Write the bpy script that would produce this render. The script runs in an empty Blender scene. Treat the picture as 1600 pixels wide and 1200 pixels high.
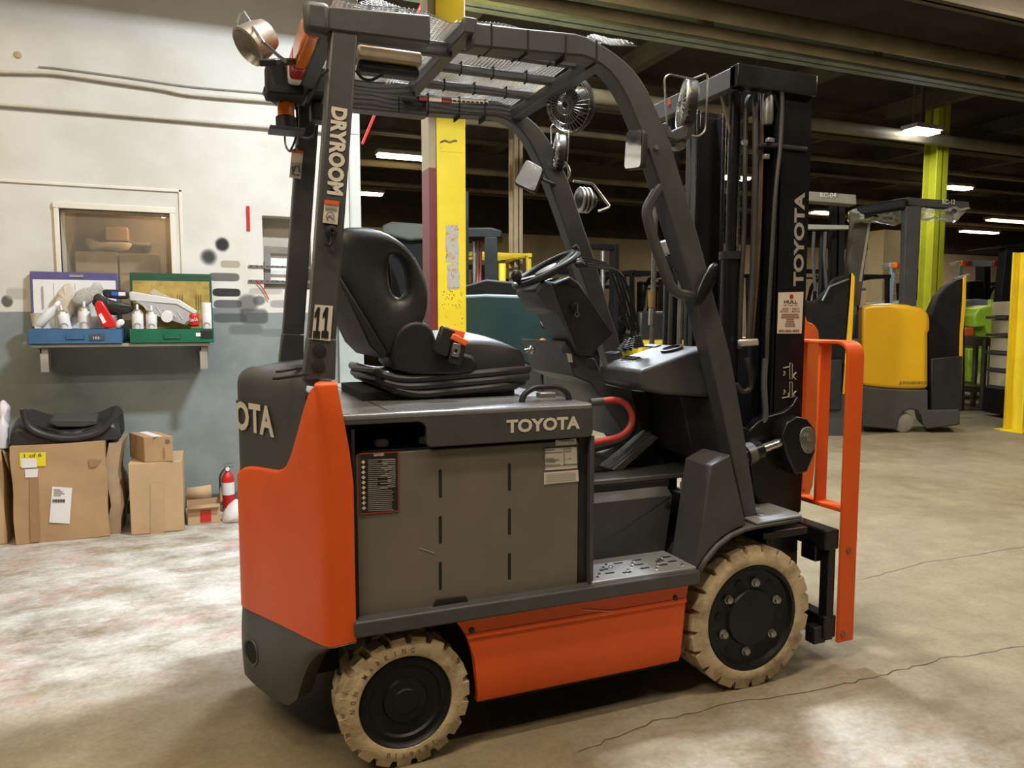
import bpy, bmesh, math, random
from mathutils import Vector, Matrix
random.seed(7)
sc = bpy.context.scene
COL = sc.collection
# ------------------------------------------------------------------ camera
CAM_P = Vector((-.529, -2.141, 1.363)); YAW = math.radians(22.2); PITCH = math.radians(4.9); FPX = 1170.0
_fw = Vector((math.sin(YAW)*math.cos(PITCH), math.cos(YAW)*math.cos(PITCH), -math.sin(PITCH)))
_rt = Vector((math.cos(YAW), -math.sin(YAW), 0.0)); _up = _rt.cross(_fw)
cd = bpy.data.cameras.new('camera'); cam = bpy.data.objects.new('camera', cd); COL.objects.link(cam)
cam.matrix_world = Matrix(((_rt.x, _up.x, -_fw.x, CAM_P.x), (_rt.y, _up.y, -_fw.y, CAM_P.y), (_rt.z, _up.z, -_fw.z, CAM_P.z), (0, 0, 0, 1)))
cd.sensor_fit = 'HORIZONTAL'; cd.sensor_width = 36.0; cd.lens = FPX/1600.0*36.0; cd.clip_start = .02; cd.clip_end = 200
sc.camera = cam
# ------------------------------------------------------------------ view / world
sc.view_settings.view_transform = 'Standard'; sc.view_settings.look = 'None'; sc.view_settings.gamma = 1.0
sc.view_settings.use_curve_mapping = False; sc.view_settings.exposure = 0.0
w = bpy.data.worlds.new('world'); sc.world = w; w.use_nodes = True
w.node_tree.nodes['Background'].inputs[0].default_value = (.9, .75, .55, 1); w.node_tree.nodes['Background'].inputs[1].default_value = .02
# ------------------------------------------------------------------ large lamps (each hangs in a fixture built further down)
def area(name, loc, size, power, color, rot=(0, 0, 0), spread=180):
    l = bpy.data.lights.new(name, 'AREA'); l.shape = 'RECTANGLE'; l.size = size[0]; l.size_y = size[1]
    l.energy = power; l.color = color; l.spread = math.radians(spread)
    o = bpy.data.objects.new(name, l); o.location = loc; o.rotation_euler = rot; COL.objects.link(o); return o
COOL = (.86, .94, 1.0); WARM = (1.0, .72, .40); WARM2 = (1.0, .84, .64)
KEY = Vector((1.0, 1.12, 4.42))
LED2 = Vector((2.2, 4.75, 4.5))
area('key_light', KEY, (.42, .22), 290, COOL)
area('rear_light', LED2, (.9, .3), 520, COOL)
STRIPS = [((.1, -.75, 4.3), (2.4, .16), 98, WARM2), ((-2.6, -1.6, 4.3), (2.4, .16), 115, WARM2), ((3.6, -2.0, 4.3), (2.4, .16), 75, WARM2),
          ((-2.9, 1.6, 4.3), (2.4, .16), 50, WARM), ((6.6, 1.4, 4.3), (2.4, .16), 150, WARM2)]  # the last strip is an added, out-of-view lamp that brightens the reach trucks
for i, (p, s, e, c) in enumerate(STRIPS): area('strip_light', p, s, e, c)

# ------------------------------------------------------------------ pixel helpers: a pixel gives a direction, a plane the distance
def ray(x, y): return _fw + _rt*((x-800)/FPX) - _up*((y-600)/FPX)
def on(x, y, ax, v):
    d = ray(x, y); t = (v-CAM_P[ax])/d[ax]; return CAM_P + d*t
def SY(v, pts): return [on(x, y, 1, v) for x, y in pts]
def SX(v, pts): return [on(x, y, 0, v) for x, y in pts]
def SZ(v, pts): return [on(x, y, 2, v) for x, y in pts]
def PY(x, y, v): return on(x, y, 1, v)
def PX(x, y, v): return on(x, y, 0, v)
def PZ(x, y, v): return on(x, y, 2, v)
def V(*a): return Vector(a)

# ------------------------------------------------------------------ materials
MATS = {}
def mat(name, col, rough=.5, metal=0., var=.0, scale=6., bump=0., bscale=60., emit=0., col2=None, trans=0., spec=None, coat=0., thr=None):
    if name in MATS: return MATS[name]
    m = bpy.data.materials.new(name); m.use_nodes = True; nt = m.node_tree; b = nt.nodes['Principled BSDF']
    b.inputs['Base Color'].default_value = (*col, 1); b.inputs['Roughness'].default_value = rough; b.inputs['Metallic'].default_value = metal
    if spec is not None: b.inputs['Specular IOR Level'].default_value = spec
    if coat: b.inputs['Coat Weight'].default_value = coat; b.inputs['Coat Roughness'].default_value = .15
    if emit: b.inputs['Emission Color'].default_value = (*col, 1); b.inputs['Emission Strength'].default_value = emit
    if trans: b.inputs['Transmission Weight'].default_value = trans
    if var or col2:
        tc = nt.nodes.new('ShaderNodeTexCoord'); n = nt.nodes.new('ShaderNodeTexNoise'); n.inputs['Scale'].default_value = scale
        n.inputs['Detail'].default_value = 6; n.inputs['Roughness'].default_value = .62
        r = nt.nodes.new('ShaderNodeValToRGB'); r.color_ramp.elements[0].position = thr[0] if thr else .32; r.color_ramp.elements[1].position = thr[1] if thr else .68
        c2 = col2 if col2 else tuple(max(0, c*(1-var)) for c in col)
        r.color_ramp.elements[0].color = (*c2, 1); r.color_ramp.elements[1].color = (*(col if col2 else tuple(min(1, c*(1+var*.5)) for c in col)), 1)
        nt.links.new(tc.outputs['Object'], n.inputs['Vector']); nt.links.new(n.outputs['Fac'], r.inputs['Fac']); nt.links.new(r.outputs['Color'], b.inputs['Base Color'])
        if var:
            mr = nt.nodes.new('ShaderNodeMapRange'); mr.inputs['To Min'].default_value = max(.02, rough-.08); mr.inputs['To Max'].default_value = min(1, rough+.1)
            nt.links.new(n.outputs['Fac'], mr.inputs['Value']); nt.links.new(mr.outputs['Result'], b.inputs['Roughness'])
    if bump:
        tc = nt.nodes.new('ShaderNodeTexCoord'); n = nt.nodes.new('ShaderNodeTexNoise'); n.inputs['Scale'].default_value = bscale; n.inputs['Detail'].default_value = 4
        bp = nt.nodes.new('ShaderNodeBump'); bp.inputs['Strength'].default_value = bump; bp.inputs['Distance'].default_value = .01
        nt.links.new(tc.outputs['Object'], n.inputs['Vector']); nt.links.new(n.outputs['Fac'], bp.inputs['Height']); nt.links.new(bp.outputs['Normal'], b.inputs['Normal'])
    MATS[name] = m; return m
ORANGE = mat('orange_paint', (.74, .105, .016), .42, var=.10, scale=3, spec=.3)
GREY = mat('charcoal_paint', (.056, .056, .057), .46, var=.18, scale=9, bump=.05, bscale=260)
GREYL = mat('charcoal_hood_paint', (.085, .084, .082), .34, var=.15, scale=5, spec=.7)
DARK = mat('black_plastic', (.016, .016, .016), .48, var=.25, scale=12, bump=.04, bscale=300)
BLACK = mat('black_gloss_steel', (.008, .008, .009), .26, var=.2, scale=7, spec=.4)
PITCHB = mat('dark_interior', (.008, .008, .008), .85, var=.1)
HOODTOP = mat('hood_painted_sheen', (.22, .225, .235), .27, .35, var=.1, scale=4)  # lighter than the body grey: reflected sheen put into the base colour
PLATEM = mat('zinc_plate', (.30, .31, .33), .32, .2, var=.15)
STEEL = mat('bright_steel', (.62, .62, .62), .28, 1.0, var=.15, scale=20)
STEELD = mat('dull_steel', (.33, .32, .30), .42, .9, var=.25, scale=18)
VINYL = mat('black_vinyl', (.026, .026, .028), .40, var=.15, scale=10, bump=.08, bscale=420)
TYRE = mat('cream_tyre_rubber', (.52, .41, .25), .72, col2=(.23, .165, .09), scale=11, bump=.25, bscale=60, thr=(.30, .56))
RIM = mat('black_rim', (.008, .008, .008), .42, var=.3, scale=14, spec=.25)
BATT = mat('battery_steel', (.165, .142, .115), .48, .15, var=.16, scale=3)
OFFW = mat('decal_cream', (.62, .57, .49), .5, var=.06)
WHITE = mat('white_paint', (.78, .78, .77), .5, var=.05)
RED = mat('red_paint', (.52, .02, .018), .35, var=.1)
REDR = mat('red_rubber', (.55, .07, .06), .42, var=.12)
MIRROR = mat('mirror_glass', (.85, .85, .85), .03, 1.0, var=.02)
AMBER = mat('amber_lens', (.95, .22, .01), .15, var=.1, coat=.5)
ORB = mat('belt_orange', (.85, .15, .03), .6, var=.15, scale=40)

# ------------------------------------------------------------------ mesh builder
BASE = {}
class MB:
    def __init__(s): s.v = []; s.f = []
    def add(s, vs, fs):
        k = len(s.v); s.v += [Vector(p) for p in vs]; s.f += [tuple(i+k for i in f) for f in fs]; return s
    def box(s, a, b):
        (x0, y0, z0), (x1, y1, z1) = a, b
        return s.add([(x0,y0,z0),(x1,y0,z0),(x1,y1,z0),(x0,y1,z0),(x0,y0,z1),(x1,y0,z1),(x1,y1,z1),(x0,y1,z1)],
                     [(0,3,2,1),(4,5,6,7),(0,1,5,4),(1,2,6,5),(2,3,7,6),(3,0,4,7)])
    def obox(s, c, size, M=None):
        c = Vector(c); h = Vector(size)*.5; M = M or Matrix.Identity(3)
        vs = [c + M @ Vector((sx*h.x, sy*h.y, sz*h.z)) for sz in (-1, 1) for sx, sy in ((-1,-1),(1,-1),(1,1),(-1,1))]
        return s.add(vs, [(0,3,2,1),(4,5,6,7),(0,1,5,4),(1,2,6,5),(2,3,7,6),(3,0,4,7)])
    def prism(s, poly, vec):
        n = len(poly); vec = Vector(vec); p = [Vector(q) for q in poly]
        return s.add(p + [q+vec for q in p], [tuple(range(n-1, -1, -1)), tuple(range(n, 2*n))] + [(i, (i+1) % n, n+(i+1) % n, n+i) for i in range(n)])
    def ring(s, outer, inner, vec):
        n = len(outer); vec = Vector(vec); o = [Vector(q) for q in outer]; i_ = [Vector(q) for q in inner]
        vs = o + i_ + [q+vec for q in o] + [q+vec for q in i_]; fs = []
        for k in range(n):
            j = (k+1) % n
            fs += [(k, j, n+j, n+k), (2*n+k, 3*n+k, 3*n+j, 2*n+j), (k, 2*n+k, 2*n+j, j), (n+k, n+j, 3*n+j, 3*n+k)]
        return s.add(vs, fs)
    def bar(s, a, b, w, h, up=(0, 0, 1)):
        a, b = Vector(a), Vector(b); d = (b-a).normalized(); u = Vector(up); x = d.cross(u)
        if x.length < 1e-4: x = d.cross(Vector((1, 0, 0)))
        x.normalize(); u = x.cross(d)
        vs = [p + x*(sx*w/2) + u*(su*h/2) for p in (a, b) for sx, su in ((-1,-1),(1,-1),(1,1),(-1,1))]
        return s.add(vs, [(0,3,2,1),(4,5,6,7),(0,1,5,4),(1,2,6,5),(2,3,7,6),(3,0,4,7)])
    def _frames(s, path, up):
        fr = []; n = len(path)
        for i, p in enumerate(path):
            d = (path[min(i+1, n-1)] - path[max(i-1, 0)]).normalized(); x = d.cross(up)
            if x.length < 1e-3: x = d.cross(Vector((.3, .9, .2)))
            x.normalize(); fr.append((p, x, x.cross(d)))
        return fr
    def rtube(s, path, w, h, up=(0, 1, 0)):
        path = [Vector(p) for p in path]; up = Vector(up); k = len(s.v); n = len(path)
        vs = []; fs = []
        for i, p in enumerate(path):
            d0 = (p-path[i-1]).normalized() if i else (path[1]-p).normalized(); d1 = (path[i+1]-p).normalized() if i < n-1 else d0
            d = (d0+d1).normalized(); x = d.cross(up).normalized(); c = max(.5, d.dot(d0)); x = x/c
            u = x.normalized().cross(d)
            for sx, su in ((-1,-1),(1,-1),(1,1),(-1,1)): vs.append(p + x*(sx*w/2) + u*(su*h/2))
        for i in range(n-1):
            for q in range(4): fs.append((i*4+q, i*4+(q+1) % 4, (i+1)*4+(q+1) % 4, (i+1)*4+q))
        fs += [(3, 2, 1, 0), tuple((n-1)*4+q for q in range(4))]
        return s.add(vs, fs)
    def tube(s, path, r, seg=8, closed=False, up=(.13, .2, .95)):
        path = [Vector(p) for p in path]; n = len(path); vs = []; fs = []
        X = None
        for i, p in enumerate(path):
            if closed: d = (path[(i+1) % n]-path[i-1]).normalized()
            else: d = (path[min(i+1, n-1)]-path[max(i-1, 0)]).normalized()
            if X is None:
                X = d.cross(Vector(up))
                if X.length < 1e-3: X = d.cross(Vector((1, 0, 0)))
            X = (X - d*X.dot(d)).normalized(); U = d.cross(X); rr = r[i] if isinstance(r, (list, tuple)) else r
            for k in range(seg):
                a = 2*math.pi*k/seg; vs.append(p + X*(rr*math.cos(a)) + U*(rr*math.sin(a)))
        for i in range(n if closed else n-1):
            j = (i+1) % n
            for k in range(seg): fs.append((i*seg+k, i*seg+(k+1) % seg, j*seg+(k+1) % seg, j*seg+k))
        if not closed: fs += [tuple(range(seg-1, -1, -1)), tuple((n-1)*seg+k for k in range(seg))]
        return s.add(vs, fs)
    def lathe(s, prof, c, axis=(0, 0, 1), seg=24, ref=None, caps=True):
        c = Vector(c); ax = Vector(axis).normalized(); x = ax.cross(Vector(ref) if ref else Vector((.31, .17, .93)))
        if x.length < 1e-3: x = ax.cross(Vector((1, 0, 0)))
        x.normalize(); y = ax.cross(x); vs = []; fs = []; n = len(prof)
        for (r, h) in prof:
            for k in range(seg):
                a = 2*math.pi*k/seg; vs.append(c + ax*h + x*(r*math.cos(a)) + y*(r*math.sin(a)))
        for i in range(n-1):
            for k in range(seg): fs.append((i*seg+k, i*seg+(k+1) % seg, (i+1)*seg+(k+1) % seg, (i+1)*seg+k))
        if caps: fs += [tuple(range(seg-1, -1, -1)), tuple((n-1)*seg+k for k in range(seg))]
        return s.add(vs, fs)
    def cyl(s, a, b, r, seg=14, r2=None):
        a, b = Vector(a), Vector(b); return s.lathe([(r, 0), (r if r2 is None else r2, (b-a).length)], a, (b-a), seg)
    def ball(s, c, r, nu=14, nv=8, M=None):
        c = Vector(c); r = Vector((r, r, r)) if isinstance(r, (int, float)) else Vector(r); M = M or Matrix.Identity(3); vs = []; fs = []
        for j in range(nv+1):
            t = math.pi*j/nv
            for k in range(nu):
                a = 2*math.pi*k/nu; vs.append(c + M @ Vector((r.x*math.sin(t)*math.cos(a), r.y*math.sin(t)*math.sin(a), r.z*math.cos(t))))
        for j in range(nv):
            for k in range(nu): fs.append((j*nu+k, j*nu+(k+1) % nu, (j+1)*nu+(k+1) % nu, (j+1)*nu+k))
        return s.add(vs, fs)
    def grid(s, rows):
        m = len(rows[0]); vs = [p for r in rows for p in r]
        return s.add(vs, [(i*m+j, i*m+j+1, (i+1)*m+j+1, (i+1)*m+j) for i in range(len(rows)-1) for j in range(m-1)])
    def build(s, name, m, parent=None, bevel=0., seg=2, angle=38, subsurf=0, merge=True, solid=0., origin=None):
        me = bpy.data.meshes.new(name); base = BASE.get(parent.as_pointer(), Vector()) if parent else (Vector(origin) if origin else Vector())
        me.from_pydata([tuple(p-base) for p in s.v], [], s.f)
        bm = bmesh.new(); bm.from_mesh(me)
        if merge: bmesh.ops.remove_doubles(bm, verts=bm.verts, dist=1e-5)
        bmesh.ops.dissolve_degenerate(bm, edges=bm.edges, dist=1e-6)
        bmesh.ops.recalc_face_normals(bm, faces=bm.faces); bm.to_mesh(me); bm.free()
        for p in me.polygons: p.use_smooth = True
        me.set_sharp_from_angle(angle=math.radians(angle)); me.materials.append(m)
        o = bpy.data.objects.new(name, me); COL.objects.link(o)
        if parent: o.parent = parent; BASE[o.as_pointer()] = base
        else: o.location = base; BASE[o.as_pointer()] = base
        if solid: q = o.modifiers.new('solid', 'SOLIDIFY'); q.thickness = solid; q.offset = -1
        if bevel: q = o.modifiers.new('bevel', 'BEVEL'); q.width = bevel; q.segments = seg; q.limit_method = 'ANGLE'; q.angle_limit = math.radians(32)
        if subsurf: q = o.modifiers.new('sub', 'SUBSURF'); q.levels = subsurf; q.render_levels = subsurf
        return o
def thing(name, label, cat, base, group=None):
    o = bpy.data.objects.new(name, None); o.location = base; o.empty_display_size = .1; COL.objects.link(o); BASE[o.as_pointer()] = Vector(base)
    o['label'] = label; o['category'] = cat
    if group: o['group'] = group
    return o
def tag(o, label, cat, group=None):
    o['label'] = label; o['category'] = cat
    if group: o['group'] = group
    return o
def struct(o): o['kind'] = 'structure'; return o
def box(name, m, parent, a, b, bevel=0., seg=2): return MB().box(a, b).build(name, m, parent, bevel, seg)
def smooth(pts, n=6, closed=False):
    P = [Vector(p) for p in pts]; out = []; N = len(P)
    for i in range(N if closed else N-1):
        p0 = P[i-1] if (i or closed) else P[0]; p1 = P[i]; p2 = P[(i+1) % N]; p3 = P[(i+2) % N] if (closed or i+2 < N) else P[-1]
        for k in range(n):
            t = k/n; out.append(.5*((2*p1)+(p2-p0)*t+(2*p0-5*p1+4*p2-p3)*t*t+(3*p1-p0-3*p2+p3)*t*t*t))
    if not closed: out.append(P[-1])
    return out
def fillet(pts, r, n=5):
    P = [Vector(p) for p in pts]; out = [P[0]]
    for i in range(1, len(P)-1):
        a = (P[i-1]-P[i]); b = (P[i+1]-P[i]); q = min(r, a.length*.48, b.length*.48); s0 = P[i]+a.normalized()*q; s1 = P[i]+b.normalized()*q
        for k in range(n+1):
            t = k/n; out.append(s0*(1-t)**2 + P[i]*2*t*(1-t) + s1*t*t)
    out.append(P[-1]); return out
def rrect(c, ux, uy, w, h, r, n=4):
    c = Vector(c); ux = Vector(ux); uy = Vector(uy); out = []
    for cx, cy, a0 in ((1,1,0),(-1,1,90),(-1,-1,180),(1,-1,270)):
        for k in range(n+1):
            a = math.radians(a0+90*k/n); out.append(c + ux*(cx*(w/2-r)+r*math.cos(a)) + uy*(cy*(h/2-r)+r*math.sin(a)))
    return out
def disc(c, ux, uy, rx, ry=None, n=20):
    ry = rx if ry is None else ry; return [Vector(c)+Vector(ux)*(rx*math.cos(2*math.pi*k/n))+Vector(uy)*(ry*math.sin(2*math.pi*k/n)) for k in range(n)]
_TXT = {}
def text_mb(body, bold=.0, res=3):
    key = (body, bold)
    if key not in _TXT:
        cu = bpy.data.curves.new('t', 'FONT'); cu.body = body; cu.size = 1.0; cu.offset = bold; cu.resolution_u = res; cu.fill_mode = 'FRONT'
        ob = bpy.data.objects.new('t', cu); COL.objects.link(ob); dg = bpy.context.evaluated_depsgraph_get(); me = bpy.data.meshes.new_from_object(ob.evaluated_get(dg))
        vs = [v.co.copy() for v in me.vertices]; fs = [tuple(p.vertices) for p in me.polygons]
        bpy.data.objects.remove(ob); bpy.data.curves.remove(cu); bpy.data.meshes.remove(me)
        x0 = min(v.x for v in vs); x1 = max(v.x for v in vs); y0 = min(v.y for v in vs); y1 = max(v.y for v in vs)
        _TXT[key] = ([((v.x-x0)/(x1-x0), (v.y-y0)/(y1-y0)) for v in vs], fs)
    return _TXT[key]
def text(name, body, m, parent, org, ux, uy, w, h, bold=.0, lift=.0015, fn=None):
    vs, fs = text_mb(body, bold); org = Vector(org); ux = Vector(ux).normalized(); uy = Vector(uy).normalized(); nn = ux.cross(uy).normalized()
    mb = MB(); mb.add([(fn(a*w, b*h) if fn else org+ux*(a*w)+uy*(b*h)+nn*lift) for a, b in vs], fs)
    return mb.build(name, m, parent, merge=False)
# ================================================================== SETTING
WY = 3.71
def nodes_new(m, t, **kw):
    n = m.node_tree.nodes.new(t)
    for k, v in kw.items():
        if k in n.inputs: n.inputs[k].default_value = v
        else: setattr(n, k, v)
    return n
def floor_mat():
    m = bpy.data.materials.new('worn_concrete'); m.use_nodes = True; nt = m.node_tree; L = nt.links.new; b = nt.nodes['Principled BSDF']
    tc = nodes_new(m, 'ShaderNodeTexCoord')
    def noise(sc, det=8, rough=.6, off=0, st=(1, 1, 1)):
        mp = nodes_new(m, 'ShaderNodeMapping'); mp.inputs['Location'].default_value = (off, off*.7, 0); mp.inputs['Scale'].default_value = st
        L(tc.outputs['Object'], mp.inputs['Vector']); n = nodes_new(m, 'ShaderNodeTexNoise', Scale=sc, Detail=det, Roughness=rough); L(mp.outputs['Vector'], n.inputs['Vector']); return n.outputs['Fac']
    def ramp(f, p0, p1, c0=(0, 0, 0, 1), c1=(1, 1, 1, 1)):
        r = nodes_new(m, 'ShaderNodeValToRGB'); e = r.color_ramp.elements; e[0].position = p0; e[1].position = p1; e[0].color = c0; e[1].color = c1; L(f, r.inputs['Fac']); return r.outputs['Color']
    def mix(a, b_, f, bt='MIX'):
        x = nodes_new(m, 'ShaderNodeMix', data_type='RGBA', blend_type=bt)
        if isinstance(f, float): x.inputs[0].default_value = f
        else: L(f, x.inputs[0])
        L(a, x.inputs[6]) if not isinstance(a, tuple) else setattr(x.inputs[6], 'default_value', a)
        L(b_, x.inputs[7]) if not isinstance(b_, tuple) else setattr(x.inputs[7], 'default_value', b_)
        return x.outputs[2]
    def spot(cx, cy, r, inner=.35):
        mp = nodes_new(m, 'ShaderNodeMapping'); mp.inputs['Location'].default_value = (-cx, -cy, 0); L(tc.outputs['Object'], mp.inputs['Vector'])
        ln = nodes_new(m, 'ShaderNodeVectorMath', operation='LENGTH'); L(mp.outputs['Vector'], ln.inputs[0])
        mr = nodes_new(m, 'ShaderNodeMapRange'); mr.inputs['From Min'].default_value = r*inner; mr.inputs['From Max'].default_value = r; mr.inputs['To Min'].default_value = 1; mr.inputs['To Max'].default_value = 0
        L(ln.outputs['Value'], mr.inputs['Value']); return mr.outputs['Result']
    def mth(op, a, b_):
        n = nodes_new(m, 'ShaderNodeMath', operation=op); n.use_clamp = True
        for i, q in enumerate((a, b_)):
            if isinstance(q, (int, float)): n.inputs[i].default_value = q
            else: L(q, n.inputs[i])
        return n.outputs[0]
    base = ramp(noise(.9, 10, .62), .30, .70, (.20, .155, .092, 1), (.285, .24, .15, 1))
    base = mix(base, ramp(noise(6, 8, .7, 31), .35, .68, (.72, .70, .66, 1), (1.08, 1.08, 1.08, 1)), .8, 'MULTIPLY')
    # overspray of white and pink paint around the paint bay by the wall and out in front of the truck
    bay = mth('MAXIMUM', spot(-1.1, 2.6, 2.05, .72), mth('MULTIPLY', spot(1.3, -.75, 1.1, .2), .8))
    pale = mth('MULTIPLY', ramp(noise(2.6, 10, .75, 3, (1, 1.5, 1)), .36, .60), bay)
    base = mix(base, (.54, .53, .50, 1), pale)
    pk = ramp(noise(2.3, 10, .78, 11, (1, 1.6, 1)), .52, .66)
    m2 = mth('MULTIPLY', mth('MULTIPLY', bay, pk), .62)
    base = mix(base, (.50, .25, .22, 1), m2)
    oil = ramp(noise(2.2, 7, .62, 21), .55, .74)
    o2 = nodes_new(m, 'ShaderNodeMath', operation='MULTIPLY'); o2.inputs[1].default_value = .55; L(oil, o2.inputs[0])
    base = mix(base, (.11, .09, .06, 1), o2.outputs[0])
    fine = ramp(noise(48, 4, .6, 5), .3, .7, (.82, .82, .82, 1), (1.06, 1.06, 1.06, 1))
    base = mix(base, fine, 1.0, 'MULTIPLY'); L(base, b.inputs['Base Color'])
    rr = nodes_new(m, 'ShaderNodeMapRange'); rr.inputs['To Min'].default_value = .38; rr.inputs['To Max'].default_value = .75; L(noise(2.2, 6), rr.inputs['Value']); L(rr.outputs['Result'], b.inputs['Roughness'])
    bp = nodes_new(m, 'ShaderNodeBump', Strength=.18, Distance=.01); L(noise(22, 8, .7), bp.inputs['Height']); L(bp.outputs['Normal'], b.inputs['Normal'])
    return m
FLOOR = floor_mat()
fl = struct(box('floor', FLOOR, None, (-7, -9, -.2), (42, 30, 0)))
CRACK = mat('crack_dirt', (.10, .085, .06), .9, var=.3)
def crack(px, w=.0032):
    pts = [p for p in SZ(.0, px)]; random.seed(3); P = []
    for a, b in zip(pts[:-1], pts[1:]):
        for k in range(8): q = a.lerp(b, k/8); P.append(q + V(random.uniform(-.008, .008), random.uniform(-.008, .008), 0))
    P.append(pts[-1]); mb = MB(); rows = [[], []]
    for i, p in enumerate(P):
        d = (P[min(i+1, len(P)-1)]-P[max(0, i-1)]).normalized(); n = V(-d.y, d.x, 0)*(w*random.uniform(.4, 1))
        rows[0].append(p+n+V(0, 0, .0012)); rows[1].append(p-n+V(0, 0, .0012))
    mb.grid(rows).build('crack', CRACK, fl, merge=False)
crack([(905, 1175), (1020, 1128), (1150, 1098), (1300, 1075), (1385, 1053), (1470, 1030), (1600, 1010)])
crack([(1350, 905), (1440, 880), (1600, 855)], .0028)

def wall_mat():
    m = bpy.data.materials.new('two_tone_painted_wall'); m.use_nodes = True; nt = m.node_tree; L = nt.links.new; b = nt.nodes['Principled BSDF']
    tc = nodes_new(m, 'ShaderNodeTexCoord'); sp = nodes_new(m, 'ShaderNodeSeparateXYZ'); L(tc.outputs['Object'], sp.inputs[0])
    def noise(s, d=6, rough=.6, dim='3D'):
        n = nodes_new(m, 'ShaderNodeTexNoise', Scale=s, Detail=d, Roughness=rough); L(tc.outputs['Object'], n.inputs['Vector']); return n.outputs['Fac']
    def mth(op, a, b_=None, c=False):
        n = nodes_new(m, 'ShaderNodeMath', operation=op); n.use_clamp = c
        for i, q in enumerate((a, b_)):
            if q is None: continue
            if isinstance(q, (int, float)): n.inputs[i].default_value = q
            else: L(q, n.inputs[i])
        return n.outputs[0]
    def mrange(v, a, b_, c, d):
        n = nodes_new(m, 'ShaderNodeMapRange'); n.interpolation_type = 'SMOOTHSTEP'
        for k, q in (('From Min', a), ('From Max', b_), ('To Min', c), ('To Max', d)): n.inputs[k].default_value = q
        L(v, n.inputs['Value']); return n.outputs['Result']
    def mix(a, b_, f):
        x = nodes_new(m, 'ShaderNodeMix', data_type='RGBA'); L(f, x.inputs[0])
        for i, q in ((6, a), (7, b_)):
            if isinstance(q, tuple): x.inputs[i].default_value = (*q, 1)
            else: L(q, x.inputs[i])
        return x.outputs[2]
    n1 = noise(1.6, 8); n2 = noise(9, 6)
    up = mix((.58, .56, .51), (.67, .66, .62), mrange(n1, .35, .65, 0, 1)); lo = mix((.185, .215, .215), (.25, .29, .285), mrange(n1, .35, .65, 0, 1))
    edge = mth('ADD', sp.outputs['Z'], mth('MULTIPLY', mth('SUBTRACT', n2, .5), .012))
    col = mix(lo, up, mrange(edge, 1.412, 1.420, 0, 1))
    drip = mrange(noise(5, 8, .7), .60, .78, 0, .35); col = mix(col, (.42, .38, .30), drip)
    # rounds and brush strokes left by trying out paint: (px, py, half w, half h, softness, colour, strength)
    marks = [(347, 382, 11, 11, .5, (.012, .012, .014), 1.0), (326, 402, 12, 12, .8, (.018, .02, .022), .97), (360, 413, 15, 5.5, .25, (.34, .31, .22), .9), (350, 433, 24, 6.5, .3, (.10, .10, .09), .95),
             (354, 457, 22, 6.5, .25, (.02, .02, .022), 1.0), (356, 475, 22, 6.5, .25, (.08, .085, .09), .95), (352, 487, 30, 6, .4, (.16, .18, .19), .9), (360, 497, 26, 7, .5, (.06, .065, .07), .85),
             (388, 474, 16, 15, .5, (.05, .053, .056), .8), (405, 470, 10, 8, .4, (.06, .06, .06), .8), (397, 494, 22, 12, .6, (.05, .053, .056), .8), (465, 497, 12, 10, .4, (.02, .02, .02), .9), (384, 515, 26, 8, .7, (.10, .115, .12), .7),
             (415, 455, 26, 5, .5, (.33, .31, .24), .6), (11, 471, 9, 9, .4, (.05, .048, .04), .9), (26, 459, 16, 9, .8, (.36, .34, .28), .6), (440, 475, 18, 6, .6, (.15, .15, .15), .6), (430, 520, 26, 6, .7, (.13, .145, .15), .6)]
    for (x, y, hw, hh, soft, c, st) in marks:
        p = PY(x, y, WY); sx = (PY(x+hw, y, WY)-p).x; sz = (p-PY(x, y+hh, WY)).z
        dx = mth('DIVIDE', mth('SUBTRACT', sp.outputs['X'], p.x), sx); dz = mth('DIVIDE', mth('SUBTRACT', sp.outputs['Z'], p.z), sz)
        pw = 2.0 if abs(hw-hh) < 3 else 6.0
        d = mth('ADD', mth('POWER', mth('ABSOLUTE', dx), pw), mth('POWER', mth('ABSOLUTE', dz), pw if pw == 2 else 3.0))
        d = mth('ADD', d, mth('MULTIPLY', mth('SUBTRACT', n2, .5), .8))
        col = mix(col, c, mrange(d, 1-soft, 1+soft, st, 0))
    L(col, b.inputs['Base Color']); b.inputs['Roughness'].default_value = .55
    bp = nodes_new(m, 'ShaderNodeBump', Strength=.12, Distance=.01); L(noise(14, 8, .7), bp.inputs['Height']); L(bp.outputs['Normal'], b.inputs['Normal'])
    return m
WALL = wall_mat()
WX0, WX1 = -1.411, -.737; WZ0, WZ1 = 1.36, 2.105
XE = .597
wl = MB().box((-7, WY, 0), (WX0, WY+.22, 4.9)).box((WX1, WY, 0), (-.12, WY+.22, 4.9)).box((WX0, WY, 0), (WX1, WY+.22, WZ0)).box((WX0, WY, WZ1), (WX1, WY+.22, 4.9)).build('wall_left', WALL)
struct(wl)
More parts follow.
